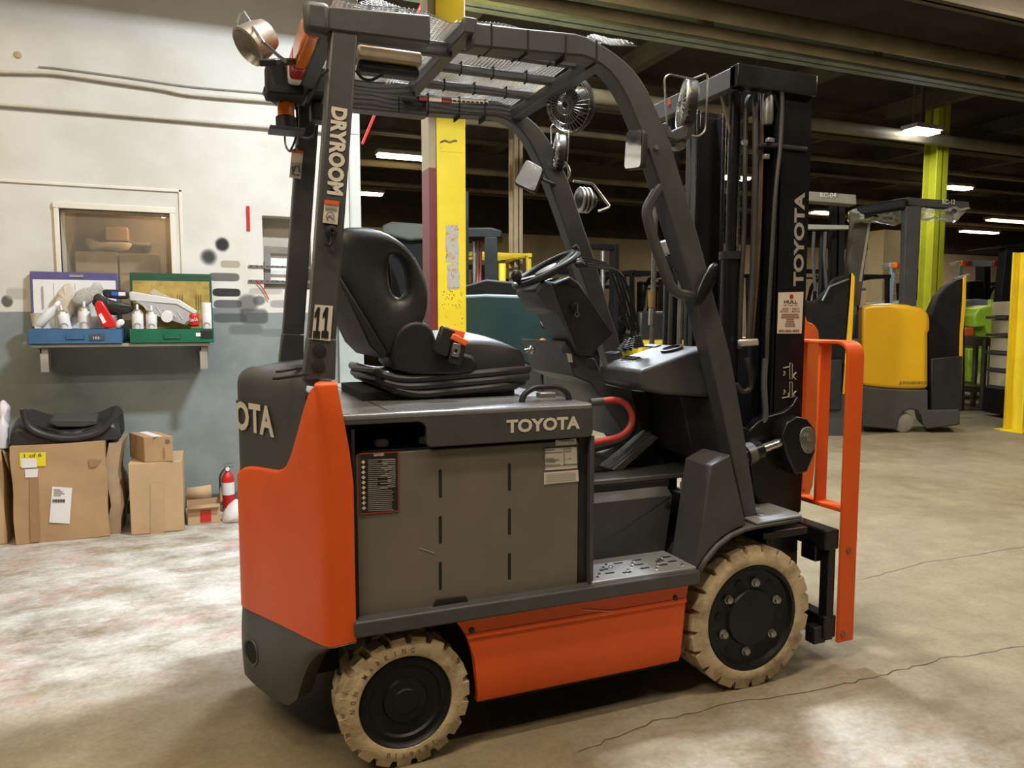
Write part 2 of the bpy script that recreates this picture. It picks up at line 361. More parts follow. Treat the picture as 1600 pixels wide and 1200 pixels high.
# niche between the window and the pilaster
NX0, NX1, NZ0, NZ1 = -.115, .225, PY(440, 452, WY).z, PY(440, 338, WY).z
MB().box((NX1, WY, 0), (XE, WY+.22, 4.9)).box((-.12, WY, 0), (NX1, WY+.22, NZ0)).box((-.12, WY, NZ1), (NX1, WY+.22, 4.9)).build('niche_wall', WALL, wl)
NICHE = mat('niche_paint', (.46, .43, .36), .7, var=.15)
box('niche_back', NICHE, wl, (-.125, WY+.16, NZ0-.02), (NX1+.01, WY+.2, NZ1+.02))
CREAM = mat('cream_trim', (.74, .70, .61), .5, var=.08, scale=4)
def trim(n, a, b, m=CREAM, bev=.004): return struct(box('trim_%d' % n, m, None, a, b, bev))
trim(1, (-7, WY-.012, 2.255), (-.655, WY, 2.275)); trim(2, (-.675, WY-.012, 1.42), (-.655, WY, 2.275))
for k, (a, b) in enumerate([((WX0-.035, WY-.02, WZ1), (WX1+.035, WY+.05, WZ1+.04)), ((WX1, WY-.02, WZ0), (WX1+.035, WY+.05, WZ1)), ((WX0-.03, WY-.02, WZ0), (WX0, WY+.05, WZ1))]): trim(3+k, a, b)
PIL = mat('pilaster_paint', (.50, .56, .53), .5, col2=(.36, .42, .41), scale=2, bump=.1)
struct(MB().box((PY(528, 500, WY).x, WY-.045, 0), (XE+.004, WY, 1.42)).build('trim_6', PIL, None, .006))
struct(MB().box((PY(528, 500, WY).x, WY-.03, 1.42), (XE+.004, WY, 4.9)).box((PY(548, 500, WY).x, WY-.05, 1.42), (PY(551, 500, WY).x, WY-.02, 4.9)).build('trim_7', mat('pilaster_white', (.56, .57, .53), .5, var=.06), None, .006))
struct(box('baseboard_left', mat('baseboard_grime', (.10, .11, .10), .6, var=.3), None, (-7, WY-.012, 0), (XE, WY, .09), .003))
# window: store room behind the pane
STORE = mat('store_brown', (.30, .24, .17), .8, var=.25, scale=3)
wn = struct(MB().box((WX0-.05, WY+.75, WZ0-.15), (WX1+.05, WY+.8, WZ1+.15)).box((WX0-.05, WY+.22, WZ0-.15), (WX0, WY+.8, WZ1+.15)).box((WX1, WY+.22, WZ0-.15), (WX1+.05, WY+.8, WZ1+.15)).box((WX0, WY+.22, WZ0-.15), (WX1, WY+.8, WZ0-.1)).box((WX0, WY+.22, WZ1+.1), (WX1, WY+.8, WZ1+.15)).build('window_1', STORE))
gm = bpy.data.materials.new('dusty_glass'); gm.use_nodes = True; nt = gm.node_tree; b_ = nt.nodes['Principled BSDF']; b_.inputs['Base Color'].default_value = (.55, .48, .36, 1); b_.inputs['Roughness'].default_value = .12
tr = nt.nodes.new('ShaderNodeBsdfTransparent'); mxs = nt.nodes.new('ShaderNodeMixShader'); no = nt.nodes.new('ShaderNodeTexNoise'); no.inputs['Scale'].default_value = 9; rp = nt.nodes.new('ShaderNodeMapRange'); rp.inputs['To Min'].default_value = .05; rp.inputs['To Max'].default_value = .20
nt.links.new(no.outputs['Fac'], rp.inputs['Value']); nt.links.new(rp.outputs['Result'], mxs.inputs[0]); nt.links.new(tr.outputs[0], mxs.inputs[1]); nt.links.new(b_.outputs[0], mxs.inputs[2]); nt.links.new(mxs.outputs[0], nt.nodes['Material Output'].inputs['Surface'])
box('pane', gm, wn, (WX0, WY+.03, WZ0), (WX1, WY+.034, WZ1))

# rest of the hall
DWALL = mat('far_wall_blocks', (.52, .44, .30), .8, col2=(.36, .30, .20), scale=1.2)
YF = 17.0; XF = 34.0
struct(box('wall_far', DWALL, None, (XE, YF, 0), (XF, YF+.3, 3.7)))
DUP = mat('dark_brown', (.060, .048, .034), .85, var=.4, scale=2)  # upper far wall in a darker brown than the blocks below
struct(box('wall_far_upper', DUP, None, (XE, YF, 3.7), (XF, YF+.3, 4.9)))
struct(box('wall_partition', WALL, None, (XE-.25, WY+.22, 0), (XE, YF, 4.9)))
struct(box('wall_right', DWALL, None, (XF, -9, 0), (XF+.3, YF, 4.9)))
struct(box('wall_near', WALL, None, (-7, -9, 0), (XF, -8.7, 4.9)))
struct(box('wall_rear', WALL, None, (-7.2, -8.7, 0), (-7, WY, 4.9)))
CEIL = mat('ceiling_brown', (.050, .040, .028), .85, var=.45, scale=1.5)  # dark brown deck with random tone
ce = struct(box('ceiling', CEIL, None, (-7.2, -9, 4.9), (XF+.3, YF+.3, 5.1)))
BEAM = mat('beam_brown', (.095, .078, .054), .7, var=.4, scale=3); TEALB = mat('beam_teal_grey', (.28, .33, .28), .6, var=.35, scale=2); PIPE = mat('pipe_tan', (.27, .22, .14), .55, var=.35, scale=2)
def ibeam(y, z0, z1, x0, x1, m, w=.2):
    MB().box((x0, y-w/2, z0), (x1, y+w/2, z0+.03)).box((x0, y-w/2, z1-.03), (x1, y+w/2, z1)).box((x0, y-.012, z0), (x1, y+.012, z1)).build('beam', m, ce)
ibeam(2.42, 3.93, 4.9, -7, XF, BEAM, .12)
ibeam(5.3, 4.52, 4.88, .9, XF, TEALB, .24)
for y in (7.4, 9.9, 12.4, 14.8): ibeam(y, 4.3, 4.7, XE, XF, BEAM, .22)
for x in (-3, 0): MB().box((x, -8.7, 4.62), (x+.14, WY, 4.9)).build('joist', BEAM, ce)
for k in range(11): x = 2.2+2.6*k; MB().box((x, 5.2, 4.66), (x+.16, YF, 4.9)).build('joist', BEAM, ce)
for (y, z, r, x0) in ((4.25, 4.42, .10, .9), (4.0, 4.10, .055, .9), (6.3, 4.12, .09, XE), (8.3, 4.2, .05, XE), (11.2, 4.1, .06, XE), (13.2, 4.12, .05, XE)):
    p = MB().cyl((x0, y, z), (XF, y, z), r, 10).build('pipe', PIPE, ce)
for k in range(7):
    x = 3.4+3.1*k; MB().box((x, 6.28, 4.15), (x+.05, 6.32, 4.9)).build('hanger', BEAM, ce)
# suspended fluorescent and LED fixtures that show in the distance
LAMPH = mat('lamp_housing', (.35, .33, .28), .5, var=.2)
def fixture(px, py, z, ln, col, st, along, label, group):
    p = PZ(px, py, z); d = V(1, 0, 0) if along == 'x' else V(0, 1, 0); n = V(0, 0, 1)
    t = thing('ceiling_lamp', label, 'lamp', p, group)
    em = mat('tube_glow_%d%d%d' % tuple(int(c*99) for c in col) + '_%d' % st, col, .5, emit=st, var=.001)
    MB().bar(p-d*ln/2+n*.05, p+d*ln/2+n*.05, .28, .06).build('housing', LAMPH, t)
    MB().bar(p-d*(ln/2-.03), p+d*(ln/2-.03), .2, .04).build('tube', em, t)
    [MB().cyl(p+n*.08+d*ln*k_, V(*(p+d*ln*k_).xy, 4.9), .012, 6).build('hanger_rod', BEAM, t) for k_ in (-.35, .35)]
    l = bpy.data.lights.new('lamp_light', 'AREA'); l.shape = 'RECTANGLE'; l.size = ln if along == 'x' else .2; l.size_y = .2 if along == 'x' else ln; l.energy = 60*ln*(1.3 if st > 30 else 1); l.color = col
    o = bpy.data.objects.new('lamp_light', l); o.location = p-n*.03; COL.objects.link(o)
GW = 'warm strip lamps hanging over the far hall'
WT = (1.0, .78, .42); CT = (.85, .93, 1.0); PT = (1.0, .80, .72)
fixture(634, 246, 4.1, 1.0, WT, 22, 'x', 'warm strip lamp hanging beside the yellow column, just past the white wall', GW)
fixture(574, 303, 4.1, .7, WT, 20, 'x', 'warm lamp half hidden by the end of the white wall', GW)
fixture(1140, 278, 4.1, .9, WT, 22, 'x', 'warm strip lamp seen between the two mast uprights', GW)
fixture(1441, 206, 4.1, .55, CT, 40, 'x', 'cool white LED lamp high under the dark ceiling', None)
fixture(1496, 294, 4.1, .7, WT, 24, 'x', 'warm strip lamp above the bagged guard of the reach truck', GW)
fixture(1292, 333, 4.1, .9, PT, 22, 'x', 'pinkish lamp just under the RC-04 mast beam', GW)
fixture(1530, 363, 4.1, 1.6, PT, 12, 'x', 'long lamp behind the green-yellow column of the far aisle', GW)
fixture(1592, 347, 4.0, 2.4, WT, 7, 'x', 'long dim warm lamp above the black mast truck', GW)
t = thing('store_bulb', 'small warm bulb in the store room behind the window', 'lamp', (WX1-.06, WY+.5, WZ1+.1), None)
MB().lathe([(.02, 0), (.02, .03)], (WX1-.06, WY+.5, WZ1+.07), (0, 0, 1), 12).build('socket', LAMPH, t); MB().ball((WX1-.06, WY+.5, WZ1+.05), .022).build('bulb', mat('bulb_glow', (1, .7, .35), .5, emit=12, var=.001), t)
l = bpy.data.lights.new('bulb_light', 'POINT'); l.energy = 3.2; l.color = (1, .76, .48); l.shadow_soft_size = .03; o = bpy.data.objects.new('bulb_light', l); o.location = (WX1-.08, WY+.46, WZ1+.02); COL.objects.link(o)
# fixtures that carry the near lamps
t = thing('high_bay_lamp', 'cool white high bay lamp hanging over the orange forklift', 'lamp', KEY+V(0, 0, .02))
MB().box(KEY+V(-.26, -.16, .02), KEY+V(.26, .16, .09)).build('housing', LAMPH, t, .01); MB().cyl(KEY+V(0, 0, .09), (KEY.x, KEY.y, 4.9), .015, 8).build('hanger_rod', BEAM, t)
t = thing('high_bay_lamp', 'cool white high bay lamp hanging beyond the orange forklift', 'lamp', LED2+V(0, 0, .02))
MB().box(LED2+V(-.5, -.18, .02), LED2+V(.5, .18, .09)).build('housing', LAMPH, t, .01); MB().cyl(LED2+V(0, 0, .09), (LED2.x, LED2.y, 4.9), .015, 8).build('hanger_rod', BEAM, t)
for i, (p, s, e, c) in enumerate(STRIPS):
    p = V(*p); t = thing('strip_lamp', 'warm fluorescent strip lamp on the ceiling '+('straight above the near side of the forklift', 'above the floor behind the counterweight', 'above the floor in front of the forklift', 'above the cardboard boxes by the wall', 'above the aisle, added to brighten the reach trucks')[i], 'lamp', p+V(0, 0, .02), 'strip lamps above the work bay')
    MB().box(p+V(-s[0]/2-.04, -s[1]/2-.03, .02), p+V(s[0]/2+.04, s[1]/2+.03, .09)).build('housing', LAMPH, t, .01)
    [MB().cyl(p+V(k_, 0, .08), V(p.x+k_, p.y, 4.9), .012, 6).build('hanger_rod', BEAM, t) for k_ in (-.8, .8)]
# ================================================================== ORANGE FORKLIFT: body
FT = thing('forklift', 'orange and charcoal electric sit-down forklift with cream tyres in the middle of the hall', 'forklift', (.65, .54, 0))
YC = .54
def mir(p): return V(p[0], 2*YC-p[1], p[2])
# --- counterweight: plan curve shared by the orange casting, grey rear cover and bumper
half = smooth([(-.150, 0, 0), (-.185, 0, 0), (-.212, .004, 0), (-.232, .025, 0), (-.258, .085, 0), (-.300, .19, 0), (-.345, .30, 0), (-.392, .42, 0), (-.428, .50, 0), (-.440, .54, 0)], 4)
PLAN = half + [mir(p) for p in reversed(half[:-1])]
def cw_hit(x, y):
    d = ray(x, y); best = None
    for i in range(len(half)-1):
        a, b = half[i], half[i+1]; e = b-a; den = d.x*(-e.y) + e.x*d.y
        if abs(den) < 1e-9: continue
        rx, ry = a.x-CAM_P.x, a.y-CAM_P.y
        t = (rx*(-e.y)+e.x*ry)/den; u = (d.x*ry-d.y*rx)/den
        if -.001 <= u <= 1.001 and t > 0 and (best is None or t < best[0]): best = (t, i+u, CAM_P.z+d.z*t)
    return (best[1], best[2]) if best else None
def zfun(px):
    h = sorted(q for q in (cw_hit(*p) for p in px) if q)
    def f(s):
        s = min(s, 2*(len(half)-1)-s)
        if s <= h[0][0]: return h[0][1]
        for (a, za), (b, zb) in zip(h[:-1], h[1:]):
            if a <= s <= b: return za+(zb-za)*((s-a)/max(1e-6, b-a))
        return h[-1][1]
    return f
z_oc = zfun([(374, 738), (385, 729), (400, 729), (438, 735), (450, 725), (458, 705), (466, 675), (473, 648), (480, 622), (487, 606), (497, 597), (545, 597)])
z_ob = zfun([(376, 944), (400, 957), (440, 975), (470, 990), (490, 1000), (548, 1003)])
z_bb = zfun([(378, 1035), (388, 1058), (405, 1075), (428, 1093), (452, 1102), (466, 1092), (474, 1060), (484, 1036), (497, 1022), (515, 1012), (548, 1006)])
NP = len(PLAN)
def nrm(i):
    a, b = PLAN[max(0, i-1)], PLAN[min(NP-1, i+1)]; d = (b-a); return V(-d.y, d.x, 0).normalized()*-1
def wrap(z0f, z1f, off, cap, i0, i1, capto=None, under=0, bulge=0., lean=False):
    cols = []
    for i in range(i0, i1+1):
        p = PLAN[i]; n = nrm(i)
        if (n.x*(p.x+.1)+n.y*(p.y-YC)) < 0: n = -n
        z0, z1 = z0f(i), z1f(i); c = []
        if under: c += [p-n*under+V(0, 0, z0+.01), p-n*.012+V(0, 0, z0)]
        for k in range(9):
            t = k/8; z = z0+(z1-cap-z0)*t; o = off + bulge*math.sin(math.pi*t)
            dx = -max(0, z-.93)*.16 if (lean and (i < 9 or i > NP-10)) else 0
            c.append(p+n*o+V(dx, 0, z))
        for k in range(1, 5):
            a = math.pi/2*k/4; c.append(p+n*(off-cap*(1-math.cos(a)))+V(dx, 0, z1-cap+cap*math.sin(a)))
        if capto == 'x': q = c[-1]; c.append(V(-.185, min(max(q.y, .06), 1.02), q.z+.006))
        elif capto: c.append(c[-1]-n*capto)
        cols.append(c)
    return MB().grid(cols)
wrap(z_ob, z_oc, .006, .012, 0, NP-1, .05, lean=True).build('counterweight', ORANGE, FT, angle=50, solid=.0)
ia = next(i for i in range(NP) if PLAN[i].y > .105)
gcov = wrap(lambda i: z_oc(i)-.03, lambda i: 1.205, -.004, .055, ia, NP-1-ia, 'x').build('rear_cover', GREY, FT, angle=50)
gcov['label'] = 'charcoal rear cover with cream raised letters'
wrap(z_bb, lambda i: z_ob(i)+.012, .002, .012, 0, NP-1, .03, under=.05, bulge=.006).build('rear_bumper', GREY, FT, angle=50)
MB().box((-.21, .02, .45), (-.15, 1.06, 1.06)).box((-.30, .20, .25), (-.17, .88, 1.0)).build('counterweight_core', PITCHB, FT)
MB().prism([V(-.2, .03, 1.17), V(-.2, .16, 1.17), V(-.27, .16, 1.17), V(-.25, .08, 1.17)], (0, 0, .024)).build('leg_mount', GREY, FT, .004)
# grooves on top of rear cover
for a, b in (((430, 592), (478, 585)), ((435, 581), (470, 575))):
    p, q = PZ(*a, 1.212), PZ(*b, 1.212); MB().bar(p, q, .016, .006).build('vent_slot', PITCHB, gcov)
# letters that wrap round the rear
acc = [0]
for a, b in zip(PLAN[:-1], PLAN[1:]): acc.append(acc[-1]+(b-a).length)
def at_s(s, off):
    for i in range(NP-1):
        if acc[i] <= s <= acc[i+1]:
            t = (s-acc[i])/(acc[i+1]-acc[i]); p = PLAN[i].lerp(PLAN[i+1], t); n = nrm(i).lerp(nrm(i+1), t).normalized()
            if (n.x*(p.x+.1)+n.y*(p.y-YC)) < 0: n = -n
            return p+n*off
SM = acc[-1]/2; TW = .70; s_end = SM-.012
sA = [cw_hit(429, 660)[0]]; sa = acc[int(sA[0])]+(sA[0]-int(sA[0]))*(acc[int(sA[0])+1]-acc[int(sA[0])]); TW = 2*(SM-sa)
zb_ = cw_hit(428, 684)[1]; ht = cw_hit(405, 637)[1]-cw_hit(428, 684)[1]+.012
text('rear_lettering', 'TOYOTA', OFFW, gcov, (0, 0, 0), (0, 1, 0), (0, 0, 1), TW, ht, .035, fn=lambda u, v: at_s(SM+TW/2-u, .003)+V(0, 0, zb_+v))
# recessed pull pocket in the bumper
hs_, hz_ = cw_hit(396, 1018); pp = half[int(hs_)].lerp(half[int(hs_)+1], hs_-int(hs_)); pn = V(-(half[int(hs_)+1]-half[int(hs_)]).y, (half[int(hs_)+1]-half[int(hs_)]).x, 0).normalized()
if pn.x > 0: pn = -pn
pk_ = MB().lathe([(.030, -.004), (.040, .010), (.047, .011), (.050, .004)], V(pp.x, pp.y, hz_), pn, 24, ref=(0, 0, 1), caps=False).build('tow_pin_rim', GREY, FT); MB().lathe([(.038, .0085), (.0, .0085)], V(pp.x, pp.y, hz_), pn, 24, caps=False).build('tow_pin_pocket', PITCHB, pk_)
# seam strip and orange hinge block between counterweight and battery
MB().box((-.152, .004, .45), (-.142, .03, 1.05)).build('battery_door_seal', PITCHB, FT)
MB().prism(SY(.012, [(541, 727), (549, 724), (552, 730), (555, 962), (552, 972), (544, 985)]), (0, .05, 0)).build('hinge_post', ORANGE, FT, .003)

# --- battery compartment
bt = box('battery_box', BATT, FT, (-.138, .022, .45), (.590, 1.058, .972), .004)
box('battery_top', PITCHB, bt, (-.12, .035, .972), (.58, 1.04, .978))
for x in (-.02, .12, .26, .4): MB().lathe([(.022, 0), (.022, .014), (.016, .019)], (x-.02, .12, .978), (0, 0, 1), 16).build('cell_cap', OFFW, bt)
for (x, ys) in ((688, ((733, 778), (806, 850), (878, 922))), (796, ((724, 767), (794, 836), (864, 906)))):
    for (a, b) in ys:
        p, q = PY(x, a, .0215), PY(x, b, .0215); c = (p+q)/2; MB().prism(rrect(c, (1, 0, 0), (0, 0, 1), .0105, (p-q).length, .005), (0, .002, 0)).build('vent_slot', PITCHB, bt)
MB().prism(SY(.012, [(677, 948), (683, 938), (728, 932), (735, 944), (700, 950)]), (0, .02, 0)).build('drain_flap', DARK, bt)
# danger plate
def plate(name, corners, yv, m, parent, lift=.0015):
    P = SY(yv, corners); return MB().prism([p+V(0, -lift, 0) for p in P], (0, lift*.8, 0)).build(name, m, parent)
DEC = .0215
d0 = plate('danger_decal', [(561, 708), (622, 705), (623, 799), (563, 804)], DEC, mat('decal_dark', (.012, .010, .010), .4, var=.1), bt)
PR = mat('decal_red', (.25, .03, .02), .5, var=.1); PW = mat('decal_print_grey', (.33, .31, .28), .6, var=.1)
def frame(name, corners, yv, m, parent, w=1.6, lift=.0026):
    P = [p+V(0, -lift, 0) for p in SY(yv, corners)]; c = sum(P, V(0, 0, 0))/4; I = [c+(p-c)*(1-.045) for p in P]; return MB().ring(P, I, (0, .0006, 0)).build(name, m, parent)
frame('decal_border', [(561, 708), (622, 705), (623, 799), (563, 804)], DEC, PR, d0)
random.seed(5)
mb = MB()
for k in range(27):
    y = 719+k*3.05; x0 = 575; x1 = random.choice((590, 606, 616, 612)) if k < 16 else 616-random.random()*4
    a = PY(x0, y, DEC-.003); b = PY(x1, y-(x1-x0)*.045, DEC-.003); mb.bar(a, b, .0008, .0016, up=(0, 0, 1))
    if k < 15:
        a = PY(608-random.random()*14, y, DEC-.003); b = PY(618, y-1.5, DEC-.003); mb.bar(a, b, .0008, .0022)
mb.build('decal_print', PW, d0)
mb = MB()
for k in range(10):
    c = PY(567.6+k*.12, 722+k*8.0, DEC-.003); r = .0062; mb.prism([c+V(r, 0, 0), c+V(0, 0, r), c+V(-r, 0, 0), c+V(0, 0, -r)], (0, .0005, 0))
mb.build('hazard_symbols', OFFW, d0)
p = PY(584, 712.5, DEC-.0032); q = PY(600, 708.5, DEC-.0032); text('decal_heading', 'DANGER', OFFW, d0, PY(584, 713, DEC-.003), (1, 0, 0), (0, 0, 1), (q-p).x, .008, .02)
# data plate
d1 = plate('data_plate', [(850, 700), (902, 697), (903, 732), (850, 736)], DEC, OFFW, bt)
PK = mat('print_black', (.03, .03, .03), .6, var=.1)
frame('plate_border', [(850, 700), (902, 697), (903, 732), (850, 736)], DEC, PK, d1)
mb = MB()
for (x0, x1, y) in ((852, 866, 703.5), (883, 893, 701.5), (852, 879, 707.5), (883, 893, 705.5), (853, 866, 717), (853, 874, 719.5), (853, 868, 722), (889, 892, 716.5), (851, 876, 727), (880, 902, 726)):
    mb.bar(PY(x0, y, DEC-.003), PY(x1, y-(x1-x0)*.05, DEC-.003), .0006, .0014)
mb.bar(PY(881.5, 699, DEC-.003), PY(882, 727, DEC-.003), .0006, .0012, up=(1, 0, 0)); mb.bar(PY(851, 729, DEC-.003), PY(902, 725.5, DEC-.003), .0006, .0012); mb.build('plate_print', PK, d1)
d2 = plate('warning_plate', [(850, 738), (903, 734), (904, 752), (850, 757)], DEC, OFFW, bt)
mb = MB()
for k in range(5): mb.bar(PY(853, 741+k*3, DEC-.003), PY(900, 737.6+k*3, DEC-.003), .0006, .0010)
mb.build('plate_print', mat('print_grey', (.24, .22, .20), .6, var=.1), d2)
d3 = plate('barcode_label', [(868, 688), (900, 685), (901, 694), (868, 696.5)], DEC, OFFW, bt)
mb = MB()
for k in range(14): x = 874+k*1.7; mb.bar(PY(x, 687, DEC-.003), PY(x, 690, DEC-.003), .0006, .0011 if k % 3 else .0018, up=(1, 0, 0))
mb.build('barcode', PK, d3)
# small scuffs on the battery side
mb = MB().bar(PY(655, 856, DEC-.001), PY(679, 864, DEC-.001), .0005, .003); mb.build('scratch', mat('scratch_pale', (.34, .31, .26), .6, var=.1), bt)

# --- hood over the battery
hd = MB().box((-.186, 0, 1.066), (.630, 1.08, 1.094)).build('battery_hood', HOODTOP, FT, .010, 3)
sk = fillet(SY(.0, [(668, 646), (926, 632)]) , .01) 
c = SY(.0, [(668, 645), (668, 690), (680, 698), (905, 684), (926, 680), (926, 634)])
poly = [V(.072, 0, 1.08), V(.070, 0, .995), V(.076, 0, .986), V(.088, 0, .983), V(.615, 0, .983), V(.626, 0, .986), V(.630, 0, .997), V(.630, 0, 1.08)]
poly = [V(-.18, 0, 1.08), V(-.18, 0, 1.062), V(.045, 0, 1.062), V(.062, 0, 1.056), V(.070, 0, 1.042)]+poly[1:]
MB().prism(poly, (0, .022, 0)).build('hood_side_panel', GREY, hd, .003)
MB().box((.606, .02, .985), (.628, 1.06, 1.07)).build('hood_front_panel', GREY, hd, .004)
MB().box((-.175, 1.058, .985), (.625, 1.08, 1.07)).build('hood_side_panel', GREY, hd, .003)
tw = PY(904, 664, 0).x-PY(789, 664, 0).x
text('side_lettering', 'TOYOTA', OFFW, hd, PY(791, 677, 0), (1, 0, 0), (0, 0, 1), tw, PY(800, 655, 0).z-PY(800, 676, 0).z, .04)
# seam + hinges on top
MB().bar(PZ(519, 600, 1.0945), PZ(605, 641, 1.0945), .004, .0012).build('hood_seam', PITCHB, hd)
for a in ((551, 611), (558, 615)):
    q = PZ(*a, 1.095); MB().box(q+V(-.018, -.02, 0), q+V(.018, .02, .012)).build('hinge', DARK, hd, .003)
hp = smooth([PZ(816, 627, 1.094), PZ(822, 613, 1.10)+V(0, 0, .02), PZ(838, 606, 1.10)+V(0, 0, .035), PZ(870, 604, 1.10)+V(0, 0, .037), PZ(893, 612, 1.10)+V(0, 0, .028), PZ(903, 627, 1.094)], 5)
h0 = PZ(817, 629, 1.094); h1 = PZ(903, 628, 1.094); hy = h0.y+.012
mb = MB(); mb.rtube(smooth([V(h0.x, hy, 1.092), V(h0.x+.012, hy, 1.12), V(h0.x+.045, hy, 1.138), V((h0.x+h1.x)/2, hy, 1.141), V(h1.x-.045, hy, 1.138), V(h1.x-.012, hy, 1.12), V(h1.x, hy, 1.092)], 5), .016, .022, up=(0, 1, 0)); mb.build('lift_handle', DARK, hd, .004)
q = PZ(853, 618, 1.1); MB().box(q+V(-.03, -.02, -.01), q+V(.03, .02, .012)).build('latch', STEELD, hd, .004)

# --- sill, skirt, step
MB().box((-.156, -.022, .438), (1.052, .11, .487)).build('side_sill', GREY, FT, .007, 3)
MB().box((-.156, .97, .438), (1.052, 1.10, .487)).build('side_sill', GREY, FT, .007, 3)
def skirt(ysgn):
    rows = []
    for z, o in ((.437, .012), (.385, .012), (.372, .004), (.362, .012), (.30, .008), (.18, .012), (.155, .018), (.145, .030)):
        lx = [(.437, .158), (.40, .183), (.35, .208), (.28, .226), (.22, .233), (.143, .236)]; rx = [(.437, 1.026), (.40, 1.018), (.33, 1.008), (.25, 1.0), (.143, .994)]
        def it(t, z):
            for (a, va), (b, vb) in zip(t[:-1], t[1:]):
                if b <= z <= a: return va+(vb-va)*(a-z)/(a-b)
            return t[-1][1]
        x0, x1 = it(lx, z), it(rx, z); y = o if ysgn < 0 else 1.08-o
        yi = y+.03*(-ysgn); rows.append([V(x0, yi, z), V(x0, y, z)]+[V(x0+(x1-x0)*k/8, y, z) for k in range(1, 8)]+[V(x1, y, z), V(x1, yi, z)])
    return MB().grid(rows).build('side_skirt', ORANGE, FT, angle=30)
s0 = skirt(-1); skirt(1)
for a in ((737, 985), (1055, 934)):
    q = PY(*a, .012); MB().lathe([(.010, -.001), (.009, .004), (.004, .005)], q, (0, -1, 0), 14).build('screw', DARK, s0)
MB().bar(PY(911, 953, .008), PY(978, 957, .008), .0006, .0045).build('scratch', mat('scratch_pink', (.72, .28, .20), .5, var=.1), s0)
MB().box((.26, .06, .12), (.98, 1.02, .45)).box((-.1, .25, .16), (.3, .83, .45)).box((.95, .3, .14), (1.45, .78, .6)).build('chassis', PITCHB, FT)
MB().box((-.14, .10, .436), (.30, .98, .45)).box((.16, .13, .2), (.26, .2, .45)).build('wheel_house', PITCHB, FT)
st = MB().box((.632, -.005, .472), (1.045, .20, .497)).build('step_plate', PLATEM, FT, .004)
for a, b in ((.71, .045), (.71, .085), (.79, .125), (.85, .045), (.85, .085), (.87, .13), (.93, .05), (.94, .09), (.77, .03), (.98, .07), (.99, .12)):
    MB().box((a, b, .4972), (a+.034, b+.010, .4985)).build('grip_slot', PITCHB, st)
mb = MB()
for k in range(16): x = .67+.023*k+random.uniform(-.005, .005); mb.lathe([(.006, 0), (.004, .004)], (x, .03+.026*(k % 5), .497), (0, 0, 1), 8)
gs = mb.build('grip_studs', STEEL, st); gs['kind'] = 'stuff'
for (x, y) in ((.76, .1), (.96, .1)): MB().lathe([(.009, 0), (.009, .005), (.004, .007)], (x, y, .497), (0, 0, 1), 8).build('screw', STEEL, st)
MB().box((.592, .03, .45), (.636, 1.05, 1.06)).build('battery_pillar', DARK, FT, .004)
MB().box((.625, .005, .47), (.640, .03, .985)).build('pillar_edge', GREY, FT, .003)
rp_ = SY(.20, [(925, 787), (1056, 776), (1063, 766), (1050, 881), (925, 894)])
zr = PY(925, 787, .2).z
rs = MB().prism([V(.62, .2, .475), V(1.05, .2, .475), V(1.075, .2, zr), V(.62, .2, zr)], (0, .03, 0)).prism([V(.62, .2, zr), V(1.075, .2, zr), V(1.07, .235, zr+.045), V(.62, .235, zr+.045)], (0, .02, -.02)).build('step_riser', GREY, FT, .003)
q = PY(1044, 788, .199); MB().lathe([(.011, -.002), (.010, .001)], q, (0, -1, 0), 16).build('bolt_hole', PITCHB, rs)
zf = zr+.075
box('floor_plate', GREYL, FT, (.62, .23, zf-.02), (1.30, .90, zf), .004); MB().box((.62, .225, zf-.05), (1.08, .245, zf-.02)).build('floor_edge', PITCHB, FT)
box('floor_mat', mat('rubber_mat', (.03, .03, .028), .5, var=.3), FT, (.66, .36, zf), (1.02, .88, zf+.006), .002)
# --- cowl beside the front wheel
A0 = PY(1111, 727, 0.0); A1 = PY(1087, 893, 0.0); A2 = PY(1061, 713, .0)
cow = [PY(*p, .0) for p in ((1111, 727), (1141, 710), (1166, 821), (1150, 827), (1128, 840), (1108, 860), (1087, 893))]
MB().prism(cow, (0, .155, 0)).build('front_cowl', GREY, FT, .006)
# --- front fender
fr = []
for k in range(13):
    a = math.radians(152-k*6.1); fr.append((1.306+.312*math.cos(a), .267+.312*math.sin(a)))
fr = [(x, z) for x, z in fr]
zt = PY(1255, 808, .0).z
fr = [(PY(1086, 897, 0).x-.002, PY(1086, 897, 0).z)]+[(p.x, p.z) for p in SY(0, [(1100, 873), (1118, 851), (1140, 834), (1160, 825), (1180, 820), (1210, 815), (1250, 808)])]
for (y0, y1) in ((-.012, .20), (.88, 1.09)):
    rows = [[V(x, y, z) for x, z in fr] for y in (y0, y1)]; MB().grid(rows).build('front_fender', GREY, FT, solid=.012)
MB().prism([V(fr[5][0], -.01, fr[5][1]+.002), V(fr[7][0], -.01, fr[7][1]+.002), V(fr[7][0]+.012, .03, fr[7][1]+.002), V(fr[7][0]+.012, .22, fr[7][1]+.002), V(fr[5][0], .22, fr[5][1]+.004)], (0, 0, .010)).build('fender_top_plate', PLATEM, FT, .003)
q = V((fr[5][0]+fr[6][0])/2+.02, .05, fr[6][1]+.012); MB().lathe([(.014, 0), (.014, .008), (.006, .011)], q, (0, 0, 1), 6).build('bolt', STEEL, FT)
MB().box((1.16, .02, fr[4][1]-.01), (1.24, .12, fr[4][1]+.015)).build('pillar_foot', DARK, FT, .006)
